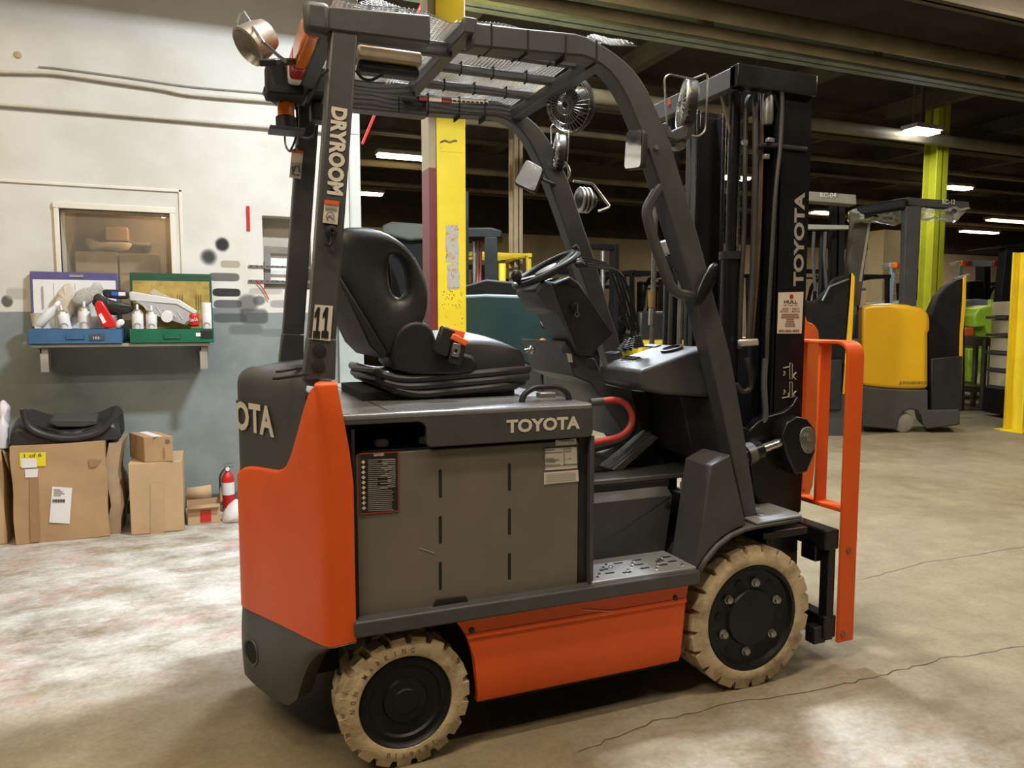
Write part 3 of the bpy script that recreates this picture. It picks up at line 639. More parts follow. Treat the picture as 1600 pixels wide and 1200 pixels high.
# ================================================================== ORANGE FORKLIFT: wheels
def ring_text(s, m, parent, c, r, h, a0, da, y, size):
    k = 0
    for ch in s:
        if ch != ' ':
            a = math.radians(a0-da*k); u = V(math.sin(a), 0, -math.cos(a))*-1; rad = V(math.cos(a), 0, math.sin(a)); tg = V(math.sin(a), 0, -math.cos(a))
            cw_ = .16 if ch in 'I1' else .7; o = Vector(c)+rad*r-tg*(size*cw_/2); text('tyre_letter', ch, m, parent, V(o.x, y, o.z), tg, rad, size*cw_, size, .01, .0008)
        k += 1
def wheel(cx, R, W, rim, front, sgn, phase):
    yo = 0. if sgn > 0 else 1.08; d = V(0, sgn, 0); c = V(cx, yo, R); B = R*.925
    mb = MB().lathe([(rim, .012), (rim+.004, .003), (rim+.012, .0), (B-.016, .0), (B-.004, .004), (B, .012), (B*1.004, .03), (R*.955, .05), (R*.955, W-.05), (B, W-.012), (B-.016, W), (rim, W)], c, d, 64, ref=(1, 0, 0), caps=False)
    n = 21 if front else 19
    for k in range(n):
        for side in (0, 1):
            a = 2*math.pi*(k+.5*side+phase)/n; rad = V(math.cos(a), 0, math.sin(a)); tg = V(-math.sin(a), 0, math.cos(a)); p = 2*math.pi*R/n
            h0, h1 = (.002, W*.46) if side == 0 else (W-.002, W*.54)
            tw = p*(.42 if front else .36); sk = p*.16
            vs = []
            for (r, g) in ((B-.012, 1.0), (R, .86)):
                hh0 = h0 if r < R else h0+(.006 if side == 0 else -.006)
                vs += [c+rad*r+tg*(-tw*g)+d*hh0, c+rad*r+tg*(tw*g)+d*hh0, c+rad*r+tg*(tw*g+sk)+d*h1, c+rad*r+tg*(-tw*g+sk)+d*h1]
            mb.add(vs, [(0,3,2,1),(4,5,6,7),(0,1,5,4),(1,2,6,5),(2,3,7,6),(3,0,4,7)])
    ty = mb.build('tyre', TYRE, FT, angle=30, merge=False)
    if front:
        rm = MB().lathe([(rim+.002, .02), (rim, .002), (rim-.014, .0), (rim-.020, .018), (rim-.030, .022), (rim*.55, .020), (rim*.52, .008), (rim*.22, .006), (.001, .006)], c, d, 48, ref=(1, 0, 0), caps=False).build('wheel_rim', RIM, FT)
        for k in range(6):
            a = math.radians(60*k+22); q = c+V(math.cos(a), 0, math.sin(a))*rim*.66
            MB().lathe([(.0135, .026), (.0135, .004), (.009, .002)], q+d*0, d*1, 6).lathe([(.017, .022), (.017, .017), (.012, .015)], q, d, 14).build('wheel_nut', STEELD, rm)
            a = math.radians(60*k+52); q = c+V(math.cos(a), 0, math.sin(a))*rim*.70; MB().lathe([(.019, .022), (.019, .0195)], q, d, 16).build('vent_hole', PITCHB, rm)
    else:
        rm = MB().lathe([(rim+.002, .02), (rim-.001, .004), (rim-.006, .012), (rim-.012, .016), (rim*.80, .014), (rim*.76, .022), (rim*.50, .024), (rim*.46, .014), (rim*.28, .013), (rim*.26, .010), (.001, .010)], c, d, 48, ref=(1, 0, 0), caps=False).build('wheel_rim', RIM, FT)
    MB().lathe([(rim*.9, W*.3), (rim*.9, W)], c, d, 24).build('wheel_hub', PITCHB, FT)
    return ty
t_r = wheel(0, .203, .152, .142, False, 1, .1)
wheel(0, .203, .152, .142, False, -1, .3)
t_f = wheel(1.306, .267, .20, .196, True, 1, .25)
wheel(1.306, .267, .20, .196, True, -1, .4)
INK = mat('tyre_print', (.16, .11, .06), .8, var=.1)
ring_text('NON MARKING', INK, t_r, (0, 0, .203), .156, 0, 178, 9.5, 0., .017)
ring_text('16X6X10', INK, t_r, (0, 0, .203), .156, 0, -60, 8.5, 0., .016)

# ================================================================== overhead guard
def resample(P, n):
    P = [Vector(p) for p in P]; L = [0]
    for a, b in zip(P[:-1], P[1:]): L.append(L[-1]+(b-a).length)
    out = []
    for k in range(n):
        t = L[-1]*k/(n-1)
        for i in range(len(P)-1):
            if L[i] <= t+1e-9 and t <= L[i+1]+1e-9: out.append(P[i].lerp(P[i+1], (t-L[i])/max(1e-9, L[i+1]-L[i]))); break
    return out
def strip(A, B, dy, n=40):
    A, B = resample(A, n), resample(B, n); d = V(0, dy, 0); rows = [A, B, [p+d for p in B], [p+d for p in A], A]
    mb = MB().grid(rows); mb.add([A[0], B[0], B[0]+d, A[0]+d], [(0, 1, 2, 3)]); mb.add([A[-1], B[-1], B[-1]+d, A[-1]+d], [(0, 1, 2, 3)]); return mb
GY = .06; GT = .072; GW = .96
def mirg(p): return V(p[0], GW-p[1], p[2])
outer = SY(GY, [(738, 34), (820, 44), (900, 52), (922, 60), (950, 75), (980, 98), (1000, 121), (1017, 150), (1032, 185), (1050, 230), (1075, 315), (1097, 388), (1120, 478), (1140, 548), (1155, 628), (1167, 700), (1184, 806), (1186, 816)])
inner = SY(GY, [(740, 72), (820, 80), (900, 87), (912, 88), (937, 99), (962, 122), (982, 157), (1000, 200), (1015, 240), (1032, 292), (1057, 372), (1082, 450), (1107, 545), (1125, 620), (1144, 712), (1164, 817), (1165, 819)])
og = FT
fp = strip(smooth(outer, 3), smooth(inner, 3), GT, 60).build('guard_front_pillar', GREY, FT, .006)
strip([mirg(p) for p in smooth(outer, 3)], [mirg(p) for p in smooth(inner, 3)], -GT, 60).build('guard_front_pillar', GREY, FT, .006)
r1 = [PY(*p, GY) for p in ((509, 8), (673, 23), (673, 67), (509, 46))]
ra = MB().prism(r1, (0, GT, 0)).build('guard_side_rail', GREY, FT, .006)
ZR = r1[1].z; ZB = r1[2].z; XM = r1[1].x
rb = MB().prism([V(-.2, GW-GY, r1[3].z), V(.32, GW-GY, ZB), V(.32, GW-GY, ZR), V(-.2, GW-GY, r1[0].z)], (0, -GT, 0)).build('guard_side_rail', GREY, FT, .006)
leg = [PY(*p, GY+.004) for p in ((478, 592), (521, 592), (560, 50), (518, 44))]
lg = MB().prism(leg, (0, .066, 0)).build('guard_rear_leg', GREY, FT, .006)
lg2 = MB().prism([mirg(p) for p in leg], (0, -.066, 0)).build('guard_rear_leg', GREY, FT, .006)
foot = [PY(*p, GY) for p in ((475, 594), (524, 594), (526, 530), (482, 528))]
MB().prism(foot, (0, .074, 0)).build('leg_socket', GREY, lg, .004)
MB().prism([mirg(p) for p in foot], (0, -.074, 0)).build('leg_socket', GREY, lg2, .004)
for a in ((499, 547), (497, 571)): MB().lathe([(.019, 0), (.018, .004), (.006, .006)], PY(*a, GY), (0, -1, 0), 18).build('bolt_cap', DARK, lg)
fl_ = PY(384//1, 496, .9)
# leg lettering, number plate, decals
tl, tr_ = PY(517, 166, GY), PY(541, 170, GY)
dn = (PY(514, 302, GY)-PY(519, 166, GY)).normalized(); sd = V(0, -1, 0).cross(dn)*-1
L_ = (PY(514, 302, GY)-PY(519, 166, GY)).length; Wd = .043
text('leg_lettering', 'DRYROOM', OFFW, lg, PY(541, 168, GY+.002), dn, -V(0, -1, 0).cross(dn)*-1, L_, -Wd if False else Wd, .02) if False else None
def side_text(name, body, m, parent, p_start, p_end, height, yv, bold=.02, up_left=True):
    a, b = PY(*p_start, yv), PY(*p_end, yv); u = (b-a); w = u.length; u.normalize(); v = V(0, -1, 0).cross(u)
    if not up_left: v = -v
    vs, fs = text_mb(body, bold); mb = MB().add([a+u*(x*w)+v*(y*height)+V(0, -.0015, 0) for x, y in vs], fs); return mb.build(name, m, parent, merge=False)
side_text('leg_lettering', 'DRYROOM', OFFW, lg, (517.5, 166), (510.5, 303), .046, GY+.004, .05)
NB = mat('number_black', (.012, .012, .012), .5, var=.1)
npl = plate('number_plate', [(492, 476), (520, 478), (516, 533), (487, 530)], GY, OFFW, lg, .003)
for (x0) in (490.5, 503.5):
    d_ = [(x0+9, 481), (x0+11.5, 481), (x0+9, 519), (x0+9+2.5, 519), (x0+9, 529), (x0-2, 528), (x0-1.5, 518), (x0+2, 518.5), (x0+4.5, 494), (x0+1, 497), (x0+1.5, 492)]
    poly = [(x0+5.5, 480), (x0+9.5, 480.5), (x0+6.3, 517), (x0+9.5, 517.5), (x0+9, 529), (x0-2, 528), (x0-1, 516.5), (x0+2.6, 517), (x0+4.2, 494), (x0+.2, 497), (x0+.8, 490)]
    MB().prism([p+V(0, -.0045, 0) for p in SY(GY, poly)], (0, .001, 0)).build('numeral', NB, npl)
w1 = plate('warning_decal', [(507, 312), (530, 315), (527, 351), (504, 348)], GY+.002, OFFW, lg, .003)
plate('decal_header', [(507, 312), (530, 315), (529.4, 321), (506.6, 318)], GY-.001, mat('decal_orange', (.75, .10, .02), .5, var=.1), w1, .002)
mb = MB(); [mb.bar(PY(508, 322+k*2.2, GY-.003), PY(527, 324+k*2.2, GY-.003), .0006, .0012) for k in range(3)]; mb.tube([p+V(0, -.0045, 0) for p in SY(GY, [(512, 345), (509, 339), (512, 333), (519, 333), (522, 339), (519, 344)])], .0012, 5).bar(PY(513, 338, GY-.004), PY(522, 344, GY-.004), .0006, .0015).build('decal_print', PK, w1)
q = PY(517, 362, GY); MB().lathe([(.017, 0), (.017, .012), (.009, .014), (.009, .026), (.005, .026), (.005, .02)], q, (0, -1, 0), 18).build('hook_bolt', DARK, lg); MB().tube(SY(GY-.012, [(517, 366), (519, 378), (514, 384), (508, 380)]), .006, 8).build('coat_hook', DARK, lg)
# far leg decal (inner face is towards us through the cab, outer decal faces the camera)
fy = GW-GY-.004-.066-.001
w2 = MB().prism([p for p in SY(fy-.002, [(456, 234), (474, 236), (470, 280), (452, 277)])], (0, .001, 0)).build('warning_decal', OFFW, lg2)
MB().prism(SY(fy-.0035, [(456, 234), (474, 236), (473.5, 240), (455.6, 238)]), (0, .001, 0)).build('decal_header', MATS['decal_orange'], w2)
MB().tube(SY(fy-.004, [(457, 260), (457, 272), (468, 274)]), .0018, 5).tube(SY(fy-.004, [(459, 268), (461, 259), (467, 260), (468, 270)]), .0018, 5).build('decal_print', PK, w2)
# cross members
XR, XF_ = -.19, .0
Zt = r1[0].z
MB().box((-.205, GY+.01, Zt-.075), (-.155, GW-GY-.01, Zt-.005)).build('guard_rear_crossbar', GREY, FT, .008)
m0 = PY(742, 33, GY); XMID = .235; ZM = ZR
MB().box((XMID-.02, GY, ZM-.035), (XMID+.022, GW-GY, ZM+.012)).build('guard_middle_crossbar', GREY, FT, .004)
XFR = .70; ZF_ = PY(900, 60, GY).z
MB().box((XFR-.02, GY+.05, ZF_-.055), (XFR+.03, GW-GY-.05, ZF_-.012)).build('guard_front_crossbar', GREY, FT, .004)
for k in range(3):
    y = .25+k*.20; MB().box((XMID, y-.012, ZM-.026), (XFR, y+.012, ZM+.002)).build('guard_slat', GREY, FT, .003)
    for q in (.33, .45, .58): MB().box((q, y-.014, ZM-.030), (q+.004, y+.014, ZM+.012)).build('zip_tie', PITCHB, FT)
for y in (.25, .71): MB().box((-.18, y-.012, ZM-.05), (XMID, y+.012, ZM-.004)).build('guard_slat', GREY, FT, .003)
for x in (.30, .42, .55, .66):
    MB().box((x, GY-.002, PY(800, 78, GY).z-.004), (x+.005, GY+GT+.002, ZF_+.003)).build('zip_tie', PITCHB, fp)
    MB().box((x-.1, GW-GY-GT-.002, ZM-.075), (x-.095, GW-GY+.002, ZM+.01)).build('zip_tie', PITCHB, fp)
# wire mesh lashed over the guard: too fine to count
MESH = mat('wire_mesh', (.80, .81, .83), .45, .0, var=.1)  # white, thick wires: glare of the lit mesh put into colour and size
mb = MB(); n1, n2 = 64, 62; x0, x1, y0, y1 = -.16, .70, .09, .87
def mz(x, y): return ZM+.014+(-.012 if .12 < x < .2 else 0)+.006*math.sin(x*23)*math.sin(y*17)-(.03*math.sin(math.pi*(x+.16)/.38) if x < .22 else 0)*math.sin(math.pi*(y-.1)/.88)
for i in range(n1+1):
    x = x0+(x1-x0)*i/n1; mb.tube([(x, y0+(y1-y0)*k/8, mz(x, y0+(y1-y0)*k/8)) for k in range(9)], .0022, 3)
for j in range(n2+1):
    y = y0+(y1-y0)*j/n2; mb.tube([(x0+(x1-x0)*k/10, y, mz(x0+(x1-x0)*k/10, y)) for k in range(11)], .0022, 3)
for (px, py, yv, dx, h) in ((600, 6, .45, .11, .10), (955, 52, .12, .10, .06)):
    c = PY(px, py, yv)
    fpt = lambda u, v: c+V(-dx+2*dx*u, .05*v, -.03+h*.75*v+.008*math.sin(9*u))
    for k in range(1, 12):
        u = k/12; vm = 1-abs(2*u-1); mb.tube([fpt(u, 0), fpt(u, vm*.5), fpt(u, vm)], .0016, 3)
        v = (k-1)/11; mb.tube([fpt(v/2, v), fpt(.5, v), fpt(1-v/2, v)], .0016, 3) if v < .98 else None
ms = mb.build('guard_mesh', MESH, FT, merge=False); ms['kind'] = 'stuff'
# warning strip under the far rail
fyR = GW-GY-GT-.002
for (x0_, x1_, m_) in ((655, 668, PR), (669, 690, OFFW), (691, 704, PR), (706, 763, OFFW)):
    yy = 150+(x0_-655)*.06; MB().prism(SY(fyR, [(x0_, yy), (x1_, yy+.8), (x1_, yy+8.8), (x0_, yy+8)]), (0, .001, 0)).build('warning_strip', m_, rb)
mb = MB(); [mb.bar(PY(708+k*7, 157.4+k*.45, fyR-.002), PY(713+k*7, 157.7+k*.45, fyR-.002), .0006, .006) for k in range(8)]; mb.build('strip_print', PK, rb)
# rear lamp bar: amber, red and white lens on the crossbar end
e0 = PY(500, 28, .05)
def latbar(px0, px1, x, m, nm, th=.05, hh=.085):
    a = PX(*px0, x); b = PX(*px1, x); return MB().box((x-th, min(a.y, b.y), Zt-hh), (x, max(a.y, b.y), Zt+.004)).build(nm, m, FT, .014, 3)
lx = -.200
MB().box((lx-.05, .05, Zt-.078), (lx+.02, .10, Zt+.006)).build('lamp_bar_cap', GREY, FT, .016, 3)
for (ya, yb, nm, m_) in ((.10, .40, 'rear_lamp_amber', AMBER), (.40, .52, 'rear_lamp_red', mat('red_lens', (.45, .03, .03), .2, var=.1)), (.52, .70, 'rear_lamp_white', mat('white_lens', (.75, .74, .70), .2, var=.1)), (.70, .88, 'lamp_bar', GREY)):
    MB().box((lx-.045, ya, Zt-.076), (lx, yb, Zt+.002)).build(nm, m_, FT, .012, 3)
# silver work lamp with wire guard
wl_c = PX(398, 66, -.36); ax = V(-.72, -.25, -.64).normalized()
wk = MB().lathe([(.02, -.062), (.046, -.055), (.054, -.03), (.060, .015), (.062, .030), (.056, .034), (.050, .024), (.042, .012), (.0, .008)], wl_c, ax, 28, caps=False).build('work_lamp', mat('cast_aluminium', (.40, .37, .32), .4, .6, var=.3, scale=14), FT)
s1 = ax.cross(V(0, 0, 1)).normalized(); s2 = ax.cross(s1)
g1 = PX(368, 40, -.36); wx = -.36
MB().tube(fillet([PX(378, 52, wx), PX(369, 38, wx), PX(375, 20, wx), PX(381, 19, wx), PX(410, 65, wx-.01), PX(436, 88, wx+.04), PX(446, 95, wx+.06)], .012), .005, 8).build('wire_guard', STEELD, wk)
MB().bar(PX(418, 98, -.34), PX(455, 96, -.25), .05, .02).bar(PX(432, 96, -.30), PX(440, 130, -.28), .04, .03).build('lamp_bracket', DARK, wk, .004)
# amber beacon, camera and junction box on the far rear leg
bc = PX(447, 182, -.24)
bk = MB().lathe([(.036, -.045), (.036, -.005), (.030, .0)], bc, (0, 0, 1), 20).build('beacon_base', DARK, FT); MB().lathe([(.029, 0), (.029, .045), (.026, .062), (.018, .07), (.0, .072)], bc, (0, 0, 1), 20).build('beacon_lens', AMBER, bk)
MB().box(bc+V(-.06, -.05, -.058), bc+V(.06, .05, -.045)).build('beacon_shelf', GREY, bk, .003)
cc = PX(432, 143, -.27); MB().obox(cc, (.075, .08, .065), Matrix.Rotation(math.radians(35), 3, 'Y')).build('reversing_camera', DARK, FT, .008); MB().lathe([(.012, 0), (.012, .012)], cc+V(-.028, -.03, -.028), (-.75, -.2, -.6), 14).build('camera_lens', BLACK, FT)
MB().box(PX(440, 128, -.26)+V(-.05, -.04, -.05), PX(440, 128, -.26)+V(.07, .08, .06)).build('mount_block', PITCHB, FT, .006)
jb = PY(500, 177, .72); MB().box(jb+V(-.035, -.04, -.035), jb+V(.035, .04, .035)).build('junction_box', DARK, FT, .01)
for P in ([(445, 205), (446, 225), (452, 236), (460, 234)], [(457, 150), (464, 175), (462, 215), (454, 235)], [(494, 195), (492, 210), (482, 216), (470, 214)], [(480, 160), (492, 140), (500, 120), (512, 110)], [(556, 110), (566, 122), (580, 125), (598, 116)]):
    MB().tube(smooth([PX(x, y, -.2) if x < 540 else PY(x, y, .2) for x, y in P], 5), .0045, 6).build('cable', PITCHB, FT)
MB().box(PY(490, 135, .7)+V(-.03, -.1, -.05), PY(490, 135, .7)+V(.03, .1, .04)).build('lamp_control_unit', DARK, FT, .006)
# inner dome lamp under the rear crossbar
dl = PY(607, 95, .22); lmp = MB().box(dl+V(-.10, -.03, -.012), dl+V(.10, .05, .03)).build('reading_lamp', mat('lamp_tan', (.42, .34, .24), .4, .3, var=.15), FT, .008); MB().box(dl+V(-.095, -.02, -.045), dl+V(.095, .04, -.012)).build('lamp_lens', DARK, lmp, .012)

# ================================================================== lights, fan and mirrors at the front
def headlamp(c, axis, r, nm='head_lamp', fins=13, bright=STEELD):
    ax = V(*axis).normalized(); s = ax.cross(V(0, 0, 1)).normalized(); u = s.cross(ax)
    h = MB().lathe([(r*.5, -.012), (r*.97, -.010), (r, .0), (r, .018), (r*.9, .024), (.0, .022)], c, ax, 28).build(nm, DARK, FT)
    mb = MB()
    for k in range(fins*2):
        a = 2*math.pi*k/(fins*2); d = s*math.cos(a)+u*math.sin(a); mb.bar(Vector(c)+d*r*.35-ax*.016, Vector(c)+d*r*1.0-ax*.010, .004, .022, up=ax)
    f = mb.build('cooling_fins', bright, h, merge=False); f['kind'] = 'stuff'
    MB().lathe([(r*1.02, -.022), (r*1.06, -.016), (r*1.02, -.008), (r*.98, -.016), (r*1.02, -.022)], c, ax, 28, caps=False).build('lamp_rim', bright, h)
    return h
h1 = PY(1074, 163, .10); a1 = (.80, -.34, -.1)
hl = headlamp(h1, a1, .080)
MB().tube(fillet([PY(*p, .06) for p in ((1042, 195), (1038, 122), (1046, 116), (1082, 124), (1104, 115), (1106, 124), (1102, 205), (1092, 213), (1080, 212))], .012), .0035, 8).build('wire_guard', STEELD, hl)
MB().prism(SY(.06, [(1040, 190), (1050, 205), (1070, 195), (1078, 200), (1074, 215), (1058, 220), (1042, 214)]), (0, .05, 0)).build('lamp_bracket', GREY, hl, .004)
MB().lathe([(.03, 0), (.028, .012), (.012, .02)], PY(1058, 226, .10), (0, 0, -1), 16).build('lamp_knob', STEELD, hl)
h3 = PY(873, 240, .85); hl3 = headlamp(h3, (.86, -.3, -.1), .080, bright=STEEL)
MB().tube(fillet([PY(*p, .84) for p in ((862, 225), (861, 197), (866, 193), (888, 196), (889, 205), (886, 255), (880, 262))], .012), .0035, 8).build('wire_guard', STEEL, hl3)
MB().tube(smooth([PY(*p, .84) for p in ((880, 252), (888, 262), (889, 275), (880, 288), (870, 290))], 5), .006, 8).build('lamp_arm', STEEL, hl3)
MB().tube(smooth([PY(*p, .84) for p in ((866, 292), (868, 306), (876, 318), (888, 323))], 5), .008, 8).build('lamp_handle', GREYL, hl3)
sl = PY(915, 313, .92); sb_ = MB().ball(sl, (.055, .05, .05)).build('side_lamp', DARK, FT)
mb = MB(); [mb.lathe([(.056, -.004), (.058, 0), (.056, .004)], sl+V(dx, 0, 0), (1, 0, 0), 20) for dx in (-.03, -.012, .008)]; f = mb.build('cooling_fins', STEELD, sb_); f['kind'] = 'stuff'
MB().tube(fillet([PY(*p, .92) for p in ((896, 283), (926, 287), (953, 323), (935, 330))], .01), .006, 8).build('lamp_bracket', STEEL, sb_)
# fan
fc = PY(889, 163, .46); fa = V(-.88, -.42, -.30).normalized()
fn_ = MB().lathe([(.102, -.025), (.106, -.012), (.102, .006)], fc, fa, 32, caps=False).build('fan', DARK, FT)
fs_ = fa.cross(V(0, 0, 1)).normalized(); fu = fs_.cross(fa); mb = MB()
for k in range(36):
    a = 2*math.pi*k/36; d = fs_*math.cos(a)+fu*math.sin(a); mb.tube([fc+d*.012+fa*.026, fc+d*.06+fa*.024, fc+d*.098+fa*.010, fc+d*.104-fa*.012], .0014, 4)
for r_, h_ in ((.035, .026), (.068, .023), (.098, .010)): mb.tube([fc+(fs_*math.cos(2*math.pi*k/32)+fu*math.sin(2*math.pi*k/32))*r_+fa*h_ for k in range(32)], .0016, 4, closed=True)
g_ = mb.build('fan_cage', STEELD, fn_, merge=False); g_['kind'] = 'stuff'
for k in range(4):
    a = math.pi/2*k+.3; d = fs_*math.cos(a)+fu*math.sin(a); e = -fs_*math.sin(a)+fu*math.cos(a); MB().add([fc+d*.015-e*.012, fc+d*.09-e*.03+fa*.004, fc+d*.09+e*.03-fa*.010, fc+d*.015+e*.012-fa*.004], [(0, 1, 2, 3)]).build('fan_blade', DARK, fn_, solid=.002)
MB().lathe([(.045, -.02), (.048, -.05), (.046, -.085), (.02, -.10)], fc, fa, 20).build('fan_motor', DARK, fn_)
MB().cyl(fc-fa*.06, V(fc.x+.05, fc.y+.02, ZF_-.03), .008, 8).build('fan_bracket', STEELD, fn_)
# mirrors
def mirror(quad, yv, dx, parent, back):
    P = [PY(*q, yv) for q in quad]; c = sum(P, V(0, 0, 0))/4; P = [p+V(dx*(p.z-c.z), 0, 0) for p in P]
    nrm_ = (P[1]-P[0]).cross(P[3]-P[0]).normalized()
    if nrm_.y > 0: nrm_ = -nrm_
    n = fillet([*P, P[0], P[1]], .018, 4)[1:-1]; n = fillet([P[3], *P, P[0]], .016, 4)[1:-1]
    k = MB().prism(n, -nrm_*.02).build('mirror_housing', DARK, parent, .004); c = sum(n, V(0, 0, 0))/len(n)
    MB().prism([c+(p-c)*.93+nrm_*.001 for p in n], nrm_*.001).build('mirror_glass', MIRROR, k); return k
def mirror3(P, parent):
    nrm_ = (P[1]-P[0]).cross(P[3]-P[0]).normalized()
    if nrm_.dot(CAM_P-P[0]) < 0: nrm_ = -nrm_
    n = fillet([P[3], *P, P[0]], .018, 4)[1:-1]; k = MB().prism(n, -nrm_*.02).build('mirror_housing', DARK, parent, .004); c = sum(n, V(0, 0, 0))/len(n)
    MB().prism([c+(p-c)*.93+nrm_*.001 for p in n], nrm_*.001).build('mirror_glass', MIRROR, k); return k
mk = mirror3([PY(822, 248, .78), PY(850, 263, .72), PY(836, 302, .72), PY(802, 286, .78)], FT)
MB().cyl(PY(846, 280, .75), PY(870, 290, .85), .008, 8).build('mirror_arm', DARK, mk)
mk = mirror3([PY(979, 204, .10), PY(1005, 201, -.02), PY(1002, 263, -.02), PY(975, 266, .10)], FT)
MB().cyl(PY(1003, 232, .05), PY(1026, 232, .09), .008, 8).build('mirror_arm', DARK, mk)
MB().lathe([(.009, 0), (.008, .006)], PY(1025, 231, GY), (0, -1, 0), 10).build('bolt', STEEL, fp)
# grab handle and oval black mirror back on the pillar
MB().rtube(fillet([PY(*p, .075) for p in ((1040, 283), (1028, 296), (1009, 328), (1018, 365), (1030, 400), (1047, 447), (1058, 458), (1096, 466))], .03, 6), .034, .030).build('grab_handle', GREY, fp, .010, 3)
ob = (PY(1091, 474, .04)+PY(1116, 417, .04))/2; dv = (PY(1116, 417, .04)-PY(1091, 474, .04)).normalized(); ang = math.atan2(dv.x, dv.z)
MB().ball(ob, (.028, .014, .088), 18, 10, Matrix.Rotation(ang, 3, 'Y')).build('side_mirror_back', BLACK, FT)
bx_ = PY(1046, 385, .35); MB().obox(bx_, (.055, .05, .055), Matrix.Rotation(-.3, 3, 'Y')).build('control_box_lid', mat('pale_plastic', (.45, .50, .53), .5, var=.15), FT, .006); MB().obox(bx_+V(.01, .01, -.055), (.05, .05, .05), Matrix.Rotation(-.3, 3, 'Y')).build('control_box', DARK, FT, .006)
MB().tube(smooth([bx_+V(.0, 0, -.07), bx_+V(.03, 0, -.12), bx_+V(.04, 0, -.2)], 4), .006, 6).build('cable', DARK, FT)
# ================================================================== seat
SYN, SYF = .31, .77
seat = MB().prism([V(p.x, SYN, p.z) for p in SY(SYN, [(588, 586), (825, 586), (822, 602), (790, 612), (700, 618), (620, 614), (592, 606)])], (0, SYF-SYN, 0)).build('seat', DARK, FT, .006)
# suspension bellows, three folds
def fold(pts, inset, nm='bellows_fold'):
    rows = []
    P = SY(SYN, pts); return P
for k, (y0, th, x0, x1) in enumerate(((583, 15, 590, 824), (595, 14, 593, 822), (607, 10, 612, 806))):
    a = PY(x0, y0, SYN); b = PY(x1, y0-6, SYN); h = .026
    path = [V(a.x, SYN, a.z), V(a.x+.09, SYN, a.z-.022), V((a.x+b.x)/2, SYN, a.z-.016), V(b.x, SYN, b.z)]
    path = smooth(path, 4); loop = path+[V(p.x, SYF, p.z) for p in reversed(path)]
    MB().tube(loop, .016, 8, closed=True).build('bellows_fold', VINYL, seat)
MB().box((PY(566, 615, .33).x, .33, 1.094), (PY(640, 615, .33).x, .75, 1.125)).build('seat_rail', PITCHB, seat, .003)
MB().box((PY(622, 615, .31).x, .32, 1.094), (PY(806, 615, .31).x, .76, 1.118)).build('seat_base', PITCHB, seat, .003)
# cushion
prof = SY(SYN+.01, [(640, 584), (640, 545), (672, 524), (700, 519), (740, 518), (775, 524), (802, 536), (818, 552), (821, 566), (818, 580), (760, 584)])
rows = []
prof = smooth(prof, 3, True)
cen = sum(prof, V(0, 0, 0))/len(prof)
for t, fz in ((0, .30), (.012, .46), (.035, .58), (.08, .68), (.16, .80), (.3, .92), (.5, 1.0), (.7, 1.0), (.84, .92), (.93, .75), (.98, .55), (1, .35)):
    sx = 1-.05*abs(2*t-1)**3
    rows.append([V(cen.x+(p.x-cen.x)*sx, SYN+(SYF-SYN)*t, cen.z+(p.z-cen.z)*(fz if p.z > cen.z else 1)) for p in prof+[prof[0]]])
mb = MB().grid(rows); n = len(prof); mb.add(rows[0][:-1], [tuple(range(n))]); mb.add(rows[-1][:-1], [tuple(range(n))]); mb.build('cushion', VINYL, seat, angle=60)
# backrest: centre pad between two side wings with an opening
out = smooth(SY(SYN-.01, [(528, 358), (550, 354), (585, 356), (620, 371), (648, 396), (666, 430), (672, 468), (665, 502), (650, 530), (628, 552), (604, 560), (588, 534), (566, 500), (545, 460), (531, 430), (527, 395)]), 3, True)
hole0 = smooth(SY(SYN-.01, [(612, 400), (624, 400), (634, 410), (640, 428), (641, 448), (637, 460), (629, 465), (620, 462), (613, 450), (610, 425)]), 4, True)
cx_ = sum(hole0, V(0, 0, 0))/len(hole0)
def by_angle(P, n):
    res = []
    for k in range(n):
        a = 2*math.pi*k/n; d = V(math.cos(a), 0, math.sin(a)); best = None
        for i in range(len(P)):
            p, q = P[i]-cx_, P[(i+1) % len(P)]-cx_; e = q-p; den = d.x*e.z-d.z*e.x
            if abs(den) < 1e-9: continue
            t = (p.x*e.z-p.z*e.x)/den; u = (p.x*d.z-p.z*d.x)/den
            if -1e-6 <= u <= 1+1e-6 and t > 0 and (best is None or t > best): best = t
        res.append(cx_+d*(best or .01))
    return res
O, H = by_angle(out, 48), by_angle(hole0, 48)
def wing(y0, sg):
    secs = []
    for (f, y) in ((0., .030), (.12, .012), (.3, .002), (.5, .0), (.72, .006), (.88, .016), (1., .034)): secs.append([V(o.x+(h.x-o.x)*f, y0+sg*y, o.z+(h.z-o.z)*f) for o, h in zip(O, H)])
    back = [[V(p.x, y0+sg*.075, p.z) for p in secs[-1]], [V(p.x, y0+sg*.075, p.z) for p in secs[0]]]
    rows = secs+back+[secs[0]]
    return MB().grid([r+[r[0]] for r in rows]).build('backrest_wing', VINYL, seat, angle=55)
wing(SYN-.012, 1); wing(SYF+.012, -1)
back = smooth(SY(SYN+.04, [(530, 362), (556, 360), (585, 366), (604, 385), (612, 420), (615, 460), (622, 500), (625, 540), (604, 556), (586, 530), (562, 490), (540, 450), (529, 410)]), 3, True)
MB().prism([V(p.x, SYN+.05, p.z) for p in back], (0, SYF-SYN-.10, 0)).build('backrest', VINYL, seat, .02, 3)
MB().prism(SY(SYN-.012, [(527, 434), (531, 430), (606, 552), (600, 562), (578, 540)]), (0, SYF-SYN+.02, 0)).build('backrest_shell', DARK, seat, .006)
